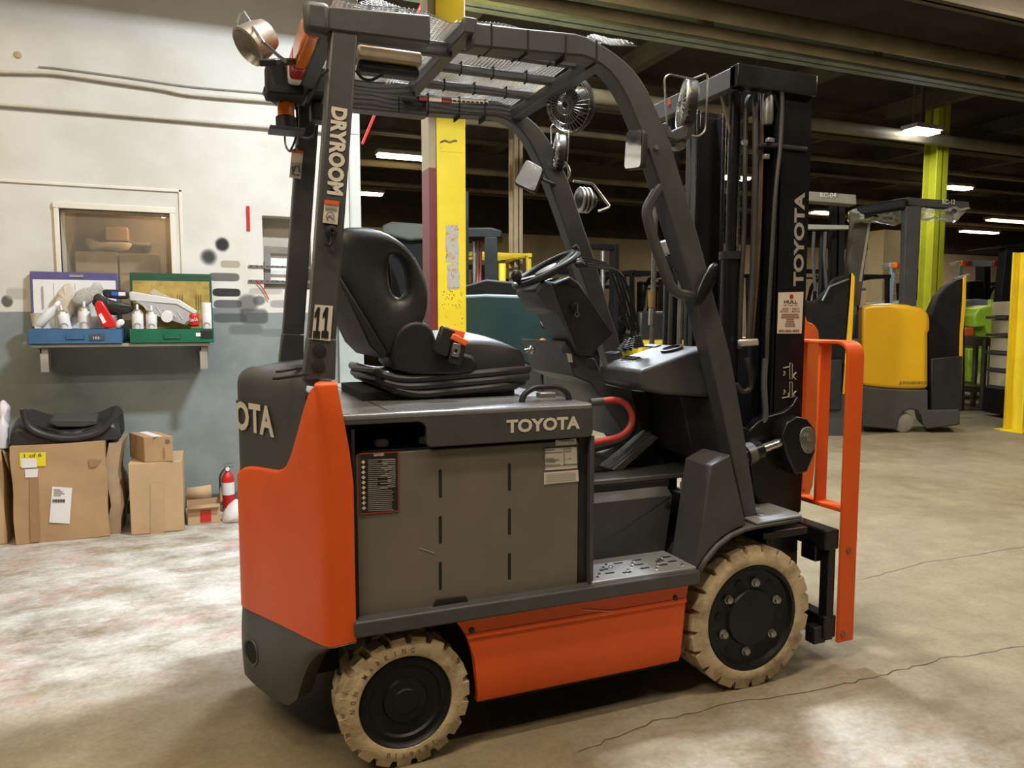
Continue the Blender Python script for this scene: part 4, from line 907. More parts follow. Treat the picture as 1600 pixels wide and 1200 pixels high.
# hip restraint and belt buckle
hp_ = SY(SYN-.02, [(616, 578), (615, 540), (622, 518), (640, 504), (662, 503), (676, 514), (682, 532), (690, 545), (740, 556), (740, 582), (680, 586)])
MB().prism(smooth(hp_, 2, True), (0, .05, 0)).build('hip_restraint', DARK, seat, .012, 3)
bcl = MB().obox(PY(694, 533, SYN-.04), (.055, .03, .095), Matrix.Rotation(.35, 3, 'Y')).build('belt_retractor', DARK, seat, .008); 
MB().obox(PY(712, 520, SYN-.04), (.060, .028, .022), Matrix.Rotation(.25, 3, 'Y')).obox(PY(716, 531, SYN-.045), (.060, .034, .022), Matrix.Rotation(.45, 3, 'Y')).build('belt_webbing', ORB, seat, .004)
MB().obox(PY(713, 552, SYN-.045), (.05, .026, .075), Matrix.Rotation(.25, 3, 'Y')).build('belt_buckle', DARK, seat, .006)
tg = PY(713, 547, SYN-.062); MB().ring([tg+Matrix.Rotation(.2, 3, 'Y') @ V(x, 0, z) for x, z in ((-.013, -.022), (.013, -.022), (.015, .0), (.012, .022), (-.012, .022), (-.015, 0))], [tg+Matrix.Rotation(.2, 3, 'Y') @ V(x, 0, z) for x, z in ((-.005, -.010), (.005, -.010), (.005, -.003), (.005, .004), (-.005, .004), (-.005, -.003))], (0, .004, 0)).build('belt_tongue', STEEL, seat, .001)
MB().cyl(PY(820, 549, .45), PY(828, 547, .45), .008, 10).ball(PY(830, 547, .45), (.016, .012, .016)).build('adjuster_knob', STEEL, seat)

# ================================================================== steering column, wheel, console, levers, pedals
col_ = MB().prism(SY(.43, [(836, 454), (848, 438), (868, 441), (891, 431), (905, 441), (959, 521), (936, 543), (926, 560), (903, 556), (886, 517), (870, 488), (854, 482)]), (0, .20, 0)).build('steering_column', DARK, FT, .008)
MB().prism(SY(.425, [(838, 457), (852, 440), (862, 444), (872, 470), (892, 520), (904, 556), (886, 518), (870, 488), (854, 482)]), (0, .01, 0)).build('column_trim', GREY, col_, .003)
k = PY(898, 479, .425); MB().lathe([(.018, 0), (.018, .006), (.008, .008), (.008, .016)], k, (0, -1, 0), 16).build('key_switch', DARK, col_); MB().obox(k+V(0, -.02, -.006), (.004, .01, .03)).lathe([(.010, -.001), (.010, .001), (.006, .001), (.006, -.001), (.010, -.001)], k+V(0, -.02, -.03), (0, 1, 0), 12, caps=False).build('key', STEELD, col_)
sw = PY(853, 421, .54); wn_ = V(-.50, 0, .866); wu = V(.866, 0, .50); wr = .137
ring_ = [sw+wu*(wr*math.cos(2*math.pi*i/40))+V(0, wr*math.sin(2*math.pi*i/40), 0) for i in range(40)]
sw_ = MB().tube(ring_, .0125, 10, closed=True, up=(0, .3, 1)).build('steering_wheel', DARK, FT)
for a in (0, 2.2, -2.2): MB().bar(sw+(wu*math.cos(a)+V(0, math.sin(a), 0))*.03-wn_*.015, sw+(wu*math.cos(a)+V(0, math.sin(a), 0))*wr, .028, .010, up=wn_).build('wheel_spoke', DARK, sw_, .003)
MB().lathe([(.05, -.03), (.055, -.01), (.045, .003), (.0, .006)], sw, wn_, 24).build('horn_pad', GREYL, sw_)
kn = sw-wu*wr*.98+V(0, -.03, 0); MB().cyl(kn, kn+wn_*.03, .010, 10).ball(kn+wn_*.042, (.021, .021, .024)).build('spinner_knob', DARK, sw_)
MB().tube(fillet([PY(*p, .47) for p in ((878, 414), (893, 398), (903, 392), (898, 384))], .01), .011, 8).build('direction_lever', DARK, col_)
# dash skirt behind the console
MB().prism(SY(.47, [(880, 532), (905, 553), (930, 560), (948, 600), (1012, 610), (1020, 654), (985, 690), (950, 640), (925, 600), (897, 588)]), (0, .42, 0)).build('dash_skirt', mat('dash_grey', (.075, .078, .072), .5, var=.15), FT, .006)
MB().prism(SY(.455, [(886, 552), (893, 553), (895, 566), (889, 566)]), (0, .004, 0)).build('dash_label', OFFW, FT)
MB().ball(PY(886, 543, .50), (.03, .02, .03)).build('tilt_lever_knob', GREYL, FT)
cs = [PY(*p, .14) for p in ((1000, 578), (1106, 541), (1128, 622), (1040, 617), (1010, 610), (1000, 603))]
con = MB().prism(cs, (0, .30, 0)).build('side_console', GREY, FT, .012, 3)
def ctop(x, y):  # point on the sloping console top at px
    n_ = (cs[1]-cs[0]).cross(V(0, 1, 0)).normalized(); d = ray(x, y); t = (cs[0]-CAM_P).dot(n_)/d.dot(n_); return CAM_P+d*t, n_
p_, nn_ = ctop(1050, 547)
if nn_.z < 0: nn_ = -nn_
cdir = (cs[1]-cs[0]).normalized()
MB().lathe([(.042, 0), (.044, .010), (.036, .011), (.034, .002), (.0, .001)], p_+nn_*.0, nn_, 24).build('cup_holder', DARK, con)
for (x, y, w_) in ((1018, 541, .10), (957, 552, .09), (985, 560, .10)):
    q, _ = ctop(x, y); MB().bar(q-V(0, w_/2, 0)+nn_*.002, q+V(0, w_/2, 0)+nn_*.002, .03, .006, up=nn_).build('console_tray', DARK, con, .002)
mb = MB()
for k in range(6): q, _ = ctop(968+k*4.4, 567-k*.4); mb.bar(q+nn_*.001, q+nn_*.001+cdir*.008, .006, .0015, up=nn_)
mb.build('lever_symbols', OFFW, con)
knobs = [(896, 398), (899, 403), (902, 407), (905, 411)]
for k, (bx, by) in enumerate(((972, 540), (981, 538), (990, 536), (1000, 534))):
    yv = .44-.035*k; q = PY(bx, by, yv); tp = PY(983+k*5, 516+k*.6, yv)
    pr = []
    for j in range(7): pr += [(.020-.0016*j, j*.007), (.016-.0016*j, j*.007+.0035)]
    MB().lathe(pr, q-V(0, 0, .02), (tp-q)+V(0, 0, .001), 12).build('lever_boot', DARK, con)
    up_ = [tp, PY(972+k*6, 480, yv), PY(957+k*6, 428+k*2, yv+.02), PY(948+k*5, 412+k*3, yv+.03), PY(915, 404+k*4, yv+.04), PY(900+k*2, 402+k*3.6, yv+.05)]
    lv = MB().tube(fillet(up_, .05, 6), .0055, 8).build('hydraulic_lever', BLACK, con); MB().ball(up_[-1], (.022, .013, .014)).build('lever_knob', DARK, lv)
# knee panels
MB().prism(SY(.20, [(1062, 618), (1126, 622), (1142, 712), (1111, 727), (1085, 715)]), (0, .25, 0)).build('knee_panel', DARK, FT, .006)
MB().prism(SY(.45, [(990, 610), (1070, 615), (1090, 720), (1060, 745), (1010, 690)]), (0, .40, 0)).build('dash_inner_panel', PITCHB, FT, .004)
MB().bar(PY(925, 590, .80), PY(960, 668, .80), .10, .03).build('brake_arm', GREY, FT, .004)
pd = [PY(*p, .36) for p in ((953, 735), (970, 733), (1031, 678), (1021, 676))]
pedal = MB().prism([V(p.x, .36, p.z) for p in (PY(955, 736, .36), PY(967, 740, .36), PY(1030, 684, .36), PY(1021, 679, .36))], (0, .075, 0)).build('accelerator_pedal', STEELD, FT, .003)
u0, u1 = PY(953, 734, .36), PY(1020, 677, .36)
for k in range(5): MB().bar(u0+V(-.004, .008+k*.015, .004), u1+V(-.004, .008+k*.015, .004), .005, .005).build('tread_rib', STEEL, pedal)
MB().box(PY(985, 735, .40)+V(-.05, 0, -.02), PY(1020, 720, .40)+V(.06, .10, .01)).build('pedal_mount', PITCHB, FT, .004)
MB().tube(smooth([PY(*p, .33) for p in ((935, 628), (960, 625), (978, 632), (988, 650), (984, 668), (968, 682), (945, 688), (925, 692))], 5), [.013]*36, 10).build('battery_cable', REDR, FT)
MB().tube(smooth([PY(*p, .37) for p in ((930, 629), (965, 627), (985, 640), (992, 660), (985, 678), (965, 692), (940, 699), (920, 704))], 5), .012, 10).build('battery_cable', DARK, FT)
MB().cyl(PY(922, 629, .33), PY(942, 627, .33), .015, 12).build('cable_sleeve', GREYL, FT)

# ================================================================== mast
MY0, MY1 = .20, .79
MX0, MX1 = 1.462, 1.692
mz0, mz1 = .10, 2.295
def channel(y, sg, x0, x1, z0, z1, fl, nm, m=BLACK):
    # U channel opening inwards
    return MB().box((x0, min(y, y+sg*.018), z0), (x1, max(y, y+sg*.018), z1)).box((x0, min(y, y+sg*fl), z0), (x0+.022, max(y, y+sg*fl), z1)).box((x1-.022, min(y, y+sg*fl), z0), (x1, max(y, y+sg*fl), z1)).build(nm, m, FT, .004)
mo = channel(MY0, 1, 1.53, MX1, mz0, mz1, .07, 'mast_upright')
channel(MY1, -1, 1.53, MX1, mz0, mz1, .07, 'mast_upright')
channel(MY0+.05, 1, 1.50, 1.66, .14, 2.27, .06, 'inner_mast_upright'); channel(MY1-.05, -1, 1.50, 1.66, .14, 2.27, .06, 'inner_mast_upright')
xb = 1.335
zt0, zt1 = 2.225, 2.30
MB().box((xb-.02, MY0-.01, zt0), (xb+.02, MY1+.01, zt1)).build('mast_top_beam', GREY, FT, .004)
for y in (MY0, MY1): MB().box((xb-.02, y-.025, zt0-.0), (MX1, y+.025, zt1+.005)).build('mast_top_arm', BLACK, FT, .004)
plate_y = MY0-.001
q0 = PX(1046, 158, xb-.021); MB().prism([q0+V(-.001, -.014, -.014), q0+V(-.001, .014, -.014), q0+V(-.001, 0, .014)], (-.001, 0, 0)).build('mast_warning_mark', RED, FT)
# lift cylinders with hoses
for y in (.30, .70):
    lc = MB().cyl((1.40, y, .3), (1.40, y, 1.62), .038, 16).build('lift_cylinder', BLACK, FT); MB().cyl((1.40, y, 1.62), (1.40, y, 2.24), .022, 14).build('piston_rod', BLACK if y > .5 else BLACK, lc); MB().lathe([(.046, 0), (.046, .03)], (1.40, y, 1.6), (0, 0, 1), 16).build('cylinder_collar', DARK, lc)
cc_ = MB().cyl((1.44, .50, .3), (1.44, .50, 1.25), .055, 18).build('free_lift_cylinder', BLACK, FT)
HOSE = mat('hose_rubber', (.05, .047, .043), .42, var=.25)
def hose(pts, yv, r=.009, m=HOSE, n=5): return MB().tube(smooth([PY(x, y, yv) for x, y in pts], n), r, 8).build('hydraulic_hose', m, FT)
hose([(1177, 142), (1180, 160), (1180, 230), (1179, 330), (1176, 430), (1170, 520), (1168, 535)], .23, .011)
hose([(1172, 150), (1166, 170), (1164, 260), (1163, 350), (1158, 450), (1155, 545)], .26, .010)
hose([(1187, 140), (1191, 150), (1190, 250), (1186, 380), (1180, 470), (1175, 530)], .24, .007, mat('hose_rust', (.14, .075, .045), .5, var=.3))
hose([(1218, 140), (1222, 155), (1220, 220), (1212, 300), (1206, 400), (1200, 500), (1198, 560)], .185, .008)
hose([(1155, 170), (1153, 250), (1148, 380), (1146, 500), (1148, 590), (1160, 610)], .30, .009)
hose([(1167, 560), (1172, 600), (1168, 610), (1158, 612), (1150, 600)], .25, .012)
hose([(1196, 560), (1194, 600), (1196, 650), (1190, 660)], .19, .012, GREYL)
# steel tubes and chain in the centre of the mast
for (x, r_, yv, m_) in ((1017, .011, .62, STEELD), (1045, .009, .60, HOSE), (1060, .012, .58, STEELD)):
    MB().cyl(PY(x+8, 300, yv), PY(x, 590, yv), r_, 10).build('hydraulic_tube', m_, FT)
MB().cyl(PY(1019, 455, .62), PY(1018, 480, .62), .015, 10).build('tube_fitting', mat('brass', (.55, .38, .14), .35, .8, var=.1), FT)
MB().cyl(PY(1019, 482, .62), PY(1018, 508, .62), .016, 8).build('tube_nut', STEEL, FT)
mb = MB()
for k in range(26): q = PY(1143-k*.25, 455+k*4.6, .34); mb.obox(q, (.012, .014, .013), Matrix.Rotation(.4*(k % 2), 3, 'Y'))
ch = mb.build('lift_chain', STEELD, FT); ch['kind'] = 'stuff'
mb = MB()
for k in range(60): z = 1.30+.016*k; mb.obox((1.455, .335, z), (.012, .02 if k % 2 else .014, .013))
ch = mb.build('lift_chain', STEELD, FT); ch['kind'] = 'stuff'
MB().tube([PY(1155, 265, .30), PY(1127, 150, .30)], .006, 6).build('mast_stay', mat('rust_rod', (.20, .15, .09), .6, var=.3), FT)
MB().prism(SY(.19, [(1157, 531), (1186, 529), (1187, 540), (1158, 542)]), (0, .02, 0)).build('hose_clamp', mat('zinc_cream', (.55, .52, .44), .4, .4, var=.1), FT, .006)
MB().box(PY(1196, 222, .19), PY(1262, 236, .19)+V(0, .06, 0)).build('mast_bracket', DARK, FT, .004)
MB().lathe([(.012, 0), (.012, .01)], PY(1162, 223, .2), (0, -1, 0), 10).build('bolt', STEEL, FT); MB().obox(PY(1203, 219, .185), (.03, .02, .014)).build('chain_anchor', STEEL, FT, .002); MB().obox(PY(1197, 245, .185), (.02, .02, .018)).build('chain_anchor', STEELD, FT, .002)
MB().lathe([(.018, 0), (.022, .02), (.02, .1), (.012, .14)], PY(1199, 195, .21), (0, 0, 1), 12).build('chain_adjuster', STEELD, FT)
for yv in (.30, .70): MB().lathe([(.05, -.012), (.045, -.006), (.045, .006), (.05, .012)], (1.45, yv, 2.20), (0, 1, 0), 22).build('chain_pulley', DARK, FT)
# tilt cylinder and knuckle plate
ta, tb = PY(1150, 716, .14), PY(1256, 678, .14)
tc_ = MB().cyl(ta-(tb-ta)*.3, ta.lerp(tb, .35), .036, 18).build('tilt_cylinder', BLACK, FT, .004); MB().lathe([(.042, 0), (.042, .035), (.034, .04)], ta.lerp(tb, .12), tb-ta, 18).build('cylinder_gland', GREYL, tc_); MB().cyl(ta.lerp(tb, .3), ta.lerp(tb, .78), .018, 14).build('piston_rod', STEEL, tc_)
kb = MB().prism(SY(.115, [(1228, 706), (1222, 684), (1230, 662), (1245, 650), (1262, 655), (1275, 672), (1275, 705), (1262, 738), (1243, 742)]), (0, .07, 0)).build('tilt_bracket', BLACK, FT, .008, 3)
kp = MB().prism(smooth(SY(.110, [(1250, 685), (1254, 671), (1264, 667), (1273, 673), (1275, 690), (1271, 705), (1263, 709), (1255, 703)]), 3, True), (0, .006, 0)).build('pivot_plate', STEELD, kb, .002)
MB().lathe([(.016, 0), (.016, .012), (.010, .014)], PY(1262, 683, .110), (0, -1, 0), 6).lathe([(.020, 0), (.020, .005)], PY(1262, 683, .110), (0, -1, 0), 18).build('pivot_bolt', STEELD, kp); MB().lathe([(.008, 0), (.008, .008)], PY(1263, 702, .110), (0, -1, 0), 6).build('lock_bolt', STEEL, kp)
MB().prism(smooth(SY(.18, [(1160, 668), (1172, 672), (1182, 662), (1200, 650), (1225, 643), (1240, 632), (1252, 628), (1252, 800), (1190, 800), (1172, 720)]), 2, True), (0, .05, 0)).build('mast_side_bracket', BLACK, FT, .006)
MB().cyl((1.42, .25, .30), (1.42, .74, .30), .05, 18).build('mast_trunnion', BLACK, FT)
MB().box((1.46, .22, .12), (1.62, .78, .24)).build('mast_lower_beam', BLACK, FT, .004)
# mast lettering and decals on the near upright
side_text('mast_lettering', 'TOYOTA', mat('decal_grey', (.30, .28, .25), .5, var=.06), mo, (1255, 447), (1257.5, 301), .052, MY0, .04, True)
hs = plate('service_sticker', [(1216, 457), (1255, 456), (1252, 521), (1214, 521)], MY0, mat('sticker_cream', (.66, .58, .48), .5, var=.05), mo, .002)
MB().prism([p+V(0, -.003, 0) for p in disc(PY(1236, 463.5, MY0), (1, 0, 0), (0, 0, 1), .0095)], (0, .0006, 0)).build('sticker_emblem', RED, hs)
def st_text(body, x0, x1, y, h, m, bold=.01):
    a = PY(x0, y, MY0-.003); b = PY(x1, y, MY0-.003); text('sticker_text', body, m, hs, a, (1, 0, 0), (0, 0, 1), (b-a).x, h, bold, 0)
st_text('HULL', 1225, 1246, 474, .0125, PK, .03); st_text('Lift Truck, Inc.', 1224, 1247, 478.5, .008, PR)
st_text('SALES  \u2022  PARTS', 1222, 1249, 484, .008, PR); st_text('SERVICE  \u2022  RENTAL', 1219, 1250, 488, .008, PR)
mb = MB()
for k in range(8):
    y = 491+k*2.7; h_ = (13, 14, 14, 6, 6, 7, 8, 8)[k]; mb.bar(PY(1234.5-h_, y, MY0-.003), PY(1234.5+h_, y, MY0-.003), .0004, .0022)
mb.build('sticker_print', PR, hs); st_text('800-860-4855', 1217, 1249, 519, .010, PR, .02)
# pinch-point pictograms
PG = mat('pictogram_cream', (.46, .40, .32), .6, var=.05)
mb = MB()
for dy in (0, 29):
    x, y = 1232, 568+dy
    mb.tube(SY(MY0-.002, [(x+2, y), (x+6, y), (x+6, y+24), (x+2, y+24), (x+2, y)]), .0014, 5)
    mb.tube(SY(MY0-.002, [(x+12, y+14), (x+8, y+18), (x+8, y+21), (x+12, y+25)]), .0028, 5)
    mb.bar(PY(x-7, y+12+(0 if dy == 0 else 0), MY0-.002), PY(x-5, y+16, MY0-.002), .0006, .007).bar(PY(x-8, y+19, MY0-.002), PY(x-5, y+15, MY0-.002), .0006, .005)
mb.tube(SY(MY0-.002, [(1224, 575), (1234, 573), (1234, 567)]), .0024, 5).tube(SY(MY0-.002, [(1222, 622), (1232, 620), (1232, 614)]), .0024, 5)
g_ = mb.build('pinch_pictogram', PG, mo); g_['kind'] = 'stuff'

# ================================================================== carriage and load backrest
XB0, XB1 = 1.762, 1.842
br = FT
up_n = [PY(*p, .045) for p in ((1308, 1000), (1328, 1002), (1332, 860), (1345, 545), (1344, 535), (1338, 527), (1325, 524))]
BY = .045
def upright(y):
    path = fillet([V(XB0+.04, y, .08), V(XB0+.04, y, 1.275), V(XB0+.04, y+(.20 if y < .5 else -.20), 1.275)], .06, 8)
    return MB().rtube(path, .014, .082, up=(1, 0, 0)).build('backrest_upright', ORANGE, FT, .003)
bu = upright(BY); bu2 = upright(1.08-BY)
MB().box((XB0, BY+.19, 1.268), (XB0+.082, 1.08-BY-.19, 1.282)).build('backrest_top_bar', ORANGE, FT, .003)
for y in (.20, .33, .46, .59, .72, .88): MB().box((XB0+.012, y-.006, .62), (XB0+.07, y+.006, 1.27)).build('backrest_bar', ORANGE, FT, .002)
MB().box((XB0+.005, BY, .605), (XB0+.075, 1.08-BY, .622)).build('backrest_lower_bar', ORANGE, FT, .003)
for a in ((1325, 860), (1316, 991)): MB().lathe([(.014, .001), (.014, -.004), (.008, -.004), (.008, .006)], PY(*a, BY-.007), (0, -1, 0), 14, caps=False).lathe([(.0085, 0), (.0085, .004)], PY(*a, BY-.007), (0, -1, 0), 6).build('backrest_bolt', STEELD, bu)
MB().box((1.69, .05, .46), (1.762, 1.03, .54)).box((1.69, .10, .40), (1.73, .18, .48)).build('carriage_upper_bar', BLACK, FT, .006)
MB().box((1.70, .05, .10), (1.762, 1.03, .19)).build('carriage_lower_bar', BLACK, FT, .006)
MB().box((1.715, .055, .09), (1.752, .10, .53)).build('carriage_end_plate', BLACK, FT, .004)
MB().box((1.715, .98, .09), (1.752, 1.025, .53)).build('carriage_end_plate', BLACK, FT, .004)
MB().box((1.66, .06, .08), (1.72, .11, .15)).build('carriage_lug', DARK, FT, .004)
MB().box((1.66, .27, .14), (1.715, .34, 1.0)).build('carriage_roller_arm', BLACK, FT, .004); MB().box((1.66, .74, .14), (1.715, .81, 1.0)).build('carriage_roller_arm', BLACK, FT, .004)
MB().box((1.40, .07, .53), (1.62, .30, .56)).build('front_axle_cover', BLACK, FT, .004)
MB().box((1.60, .28, .30), (1.615, .72, 1.28)).build('mast_dark_sheet', BLACK, FT, .003)  # added black sheet: darkens the view through the mast, hides the orange bars
MB().cyl((1.306, .15, .267), (1.306, .93, .267), .07, 16).build('drive_axle', PITCHB, FT)
# ================================================================== LEFT WALL CLUTTER
CARD = mat('cardboard', (.42, .27, .14), .8, var=.14, scale=5, bump=.05, bscale=40); CARD2 = mat('cardboard_pale', (.50, .34, .19), .8, var=.12, scale=4); CARDD = mat('cardboard_inside', (.33, .22, .12), .85, var=.15); TAPE = mat('packing_tape', (.33, .20, .095), .25, var=.1, scale=8)
PAPER = mat('paper_white', (.74, .74, .74), .6, var=.04)
# conduits on the wall
CON = mat('conduit_paint', (.62, .58, .50), .5, var=.15)
def conduit(px, r, lab):
    o = MB().tube(smooth([PY(x, y, WY-r-.012) for x, y in px], 6), r, 8).build('conduit', CON, None); tag(o, lab, 'conduit', 'pipes along the white wall'); return o
conduit([(-60, 111), (40, 113), (90, 115), (180, 128), (250, 138), (297, 147), (400, 156), (560, 168)], .012, 'upper sagging painted conduit running along the white wall')
conduit([(-60, 158), (100, 171), (250, 184), (400, 197), (560, 209)], .013, 'lower straight painted conduit along the white wall')
tag(MB().tube(smooth([PY(x, y, WY-.012) for x, y in ((60, 104), (95, 107), (200, 121), (297, 135), (400, 144), (520, 156))], 5), .004, 6).build('cable', mat('cable_grey', (.30, .28, .25), .6, var=.1), None), 'thin grey cable lying on top of the upper wall conduit', 'cable')
tag(MB().lathe([(.022, 0), (.022, .006), (.014, .010)], PY(28, 86, WY), (0, -1, 0), 16).build('wall_plug', mat('plug_tan', (.42, .33, .18), .6, var=.2), None), 'small round tan plug in the upper wall', 'plug')
# things in the store room behind the window
for (px, lab) in (((118, 394, 183, 424), 'brown carton behind the window pane, under the left end of the white bag'), ((187, 397, 247, 426), 'brown carton behind the window pane, with a small handle cut-out')):
    a = PY(px[0], px[3], WY+.35); b = PY(px[2], px[1], WY+.35)
    t = thing('carton', lab, 'box', V((a.x+b.x)/2, WY+.5, WZ0-.1), 'cartons in the store room')
    MB().box((a.x, WY+.35, WZ0-.1), (b.x, WY+.65, b.z)).build('carton_body', mat('store_card', (.36, .25, .15), .8, var=.12), t, .006); MB().box((a.x+.005, WY+.346, a.z-.012), (b.x-.005, WY+.35, a.z+.004)).build('tape', TAPE, t)
a = PY(166, 376, WY+.6); b = PY(200, 356, WY+.6); tag(MB().box((a.x, WY+.55, a.z), (b.x, WY+.74, b.z)).build('carton', CARD2, None, .006), 'small pale carton on the back shelf behind the window', 'box', 'cartons in the store room')
a = PY(135, 378, WY+.7); b = PY(235, 338, WY+.7); tag(MB().box((a.x, WY+.60, a.z-.02), (b.x, WY+.745, a.z)).build('store_shelf', STORE, None, .003), 'brown shelf board on the store room back wall', 'shelf')
def lump(name, pts, yv, dep, m, lab, cat, parent=None, seed=1, group=None, rough=.25, nz=.012, org=None):
    P = SY(yv, pts); P = smooth(P, 3, True); c = sum(P, V(0, 0, 0))/len(P); rnd = random.Random(seed); rows = []
    for t, s in ((0, .25), (.08, .62), (.2, .86), (.4, 1.), (.6, 1.), (.8, .86), (.92, .6), (1, .2)):
        ph = rnd.random()*6; rows.append([V(c.x+(p.x-c.x)*s+nz*math.sin(i*1.7+ph)*s, yv+dep*t+nz*math.sin(i*2.3+ph*2)*.5, c.z+(p.z-c.z)*s+nz*math.cos(i*1.3+ph)*s*.8) for i, p in enumerate(P)])
    n = len(P); mb = MB().grid([r+[r[0]] for r in rows]); mb.add(rows[0], [tuple(range(n))]); mb.add(rows[-1], [tuple(range(n))])
    zmin = min(v.z for v in mb.v); o = mb.build(name, m, parent, angle=70, subsurf=1, origin=None if parent else V(c.x, c.y, zmin))
    if not parent: tag(o, lab, cat, group)
    return o
lump('plastic_bag', [(131, 374), (136, 372), (150, 378), (170, 376), (190, 378), (204, 378), (203, 384), (198, 390), (180, 390), (160, 389), (140, 390), (134, 383)], WY+.42, .16, mat('bag_white', (.80, .77, .68), .35, var=.1), 'crumpled white plastic bag on top of the cartons behind the window', 'bag', seed=3, nz=.006)
# niche contents
nb = thing('wall_niche_tray', 'small grey metal tray with square window inside the wall niche', 'tray', V(.06, WY+.1, NZ0))
P = SY(WY+.02, [(413, 384), (478, 388), (479, 452), (413, 452)]); Q = SY(WY+.02, [(423, 396), (469, 398), (470, 440), (423, 440)]); MB().ring(P, Q, (0, .03, 0)).build('tray_frame', mat('niche_grey', (.20, .19, .17), .6, var=.2), nb, .003); MB().prism([p+V(0, .032, 0) for p in Q], (0, .01, 0)).build('tray_back', PAPER, nb)
for k, y in enumerate((417, 440)):
    a = PY(388, y-3, WY-.012); b = PY(485, y+3, WY-.012)
    s = MB().box((a.x, WY-.012, b.z), (b.x, WY-.004, a.z)).build('perforated_strip', STEEL, None, .001, origin=V((a.x+b.x)/2, WY-.01, b.z)); tag(s, ('upper' if k == 0 else 'lower')+' perforated steel strip screwed across the wall niche', 'strip', 'strips across the niche')
    for j in range(12):
        q = V(a.x+.02+j*(b.x-a.x-.04)/11, WY-.0125, (a.z+b.z)/2); MB().prism(disc(q, (1, 0, 0), (0, 0, 1), .005, n=10), (0, .001, 0)).build('strip_hole', PITCHB, s)
rp2 = thing('spray_bottle', 'small red oil can standing behind the strips of the niche', 'can', PY(401, 452, WY+.0)+V(0, .06, 0)); a = PY(392, 452, WY-.0); b = PY(412, 420, WY-.0)
MB().box((a.x, WY+.01, a.z), (b.x, WY+.09, b.z)).build('can_body', RED, rp2, .012); MB().lathe([(.025, 0), (.012, .03), (.010, .05)], V((a.x+b.x)/2+.02, WY+.05, b.z), (0, 0, 1), 14).build('can_spout', WHITE, rp2); MB().tube(SY(WY-.016, [(400, 438), (412, 452), (420, 468)]), .004, 6).build('spout_tube', RED, rp2)
tag(MB().box(PY(386, 360, WY-.01), PY(390, 322, WY-.01)+V(0, .01, 0)).build('red_strip', RED, None, .001), 'thin red vertical strip on the wall beside the niche', 'strip')
# shelf with two brackets
SF = 3.37; WOODG = mat('shelf_grey', (.34, .31, .26), .6, var=.25, scale=8)
a = PY(48, 541, SF); b = PY(328, 541, SF); SZT = a.z+.012
sh = thing('wall_shelf', 'grey wall shelf on two angle brackets, carrying the open metal cases', 'shelf', V((a.x+b.x)/2, WY, SZT-.04))
MB().box((a.x, SF, SZT-.022), (b.x, WY, SZT)).build('shelf_board', WOODG, sh, .003)
for (x0, x1, y1) in ((62, 75, 582), (312, 324, 577)):
    p0 = PY(x0, 550, SF+.03); p1 = PY(x1, 550, SF+.03); zb = PY(x0, y1, SF+.03).z; MB().prism([V(p0.x, SF+.03, SZT-.022), V(p0.x, SF+.03, SZT-.06), V(p0.x, WY-.012, zb), V(p0.x, WY, zb), V(p0.x, WY, SZT-.022)], (.012, 0, 0)).prism([V(p0.x, SF+.03, SZT-.026), V(p1.x, SF+.03, SZT-.026), V(p1.x, SF+.03, zb), V(p0.x, SF+.03, zb)], (0, .006, 0)).build('shelf_bracket', WOODG, sh, .002)
# open metal cases
def case(x0, x1, m, lab, inner, lx0, lx1, ly0, trim_m):
    y0, y1 = SF-.012, SF+.27; a = PY(x0, 537, y0); b = PY(x1, 537, y0); z0 = SZT; z1 = PY(x0, 514, y0).z
    t = thing('metal_case', lab, 'case', V((a.x+b.x)/2, (y0+y1)/2, z0), 'open metal cases on the wall shelf')
    w = .004; MB().box((a.x, y0, z0), (b.x, y1, z0+w)).box((a.x, y0, z0), (b.x, y0+w, z1)).box((a.x, y1-w, z0), (b.x, y1, z1)).box((a.x, y0, z0), (a.x+w, y1, z1)).box((b.x-w, y0, z0), (b.x, y1, z1)).build('case_tray', m, t, .0015)
    l0 = PY(lx0, 514, y1+.02).x; l1 = PY(lx1, 514, y1+.02).x; zt_ = PY(lx0, ly0, y1+.04).z
    lid = MB().prism([V(l0, y1, z1), V(l0, y1+.035, z1), V(l0, y1+.055, zt_), V(l0, y1+.02, zt_)], (l1-l0, 0, 0)).build('case_lid', trim_m, t, .004)
    def lp(u, v): return V(l0+(l1-l0)*u, y1+.02*v-.002, z1+(zt_-z1)*v)
    MB().add([lp(.03, .0), lp(.97, .0), lp(.97, .86), lp(.03, .86)], [(0, 1, 2, 3)]).build('lid_sheet', inner, lid, merge=False)
    for u in (.26, .5, .74): MB().bar(lp(u, .05)+V(0, -.002, 0), lp(u, .8)+V(0, -.002, 0), .0015, .0015).build('sheet_line', mat('print_tan', (.42, .36, .22), .6, var=.1) if inner is GOLD else PW, lid)
    fx = a.x+(b.x-a.x)*.5; zc = (z0+z1)/2; MB().tube(fillet([V(fx-.05, y0-.003, zc+.012), V(fx-.052, y0-.006, zc-.014), V(fx+.052, y0-.006, zc-.014), V(fx+.05, y0-.003, zc+.012)], .008), .0035, 6).build('case_handle', m, t)
    return t, lid, lp
GOLD = mat('gold_sheet', (.55, .40, .12), .28, .35, var=.3, scale=12)
cb, lb, lp1 = case(44, 191, mat('case_blue', (.045, .13, .26), .45, var=.15), 'open blue metal case with a white parts chart in its lid', PAPER, 51, 188, 424, mat('case_purple', (.10, .09, .24), .45, var=.15))
cg, lgn, lp2 = case(203, 335, mat('case_green', (.012, .13, .065), .4, var=.15), 'open green metal case with a gold parts chart in its lid', GOLD, 206, 333, 426, mat('case_green_dark', (.010, .07, .035), .45, var=.15))
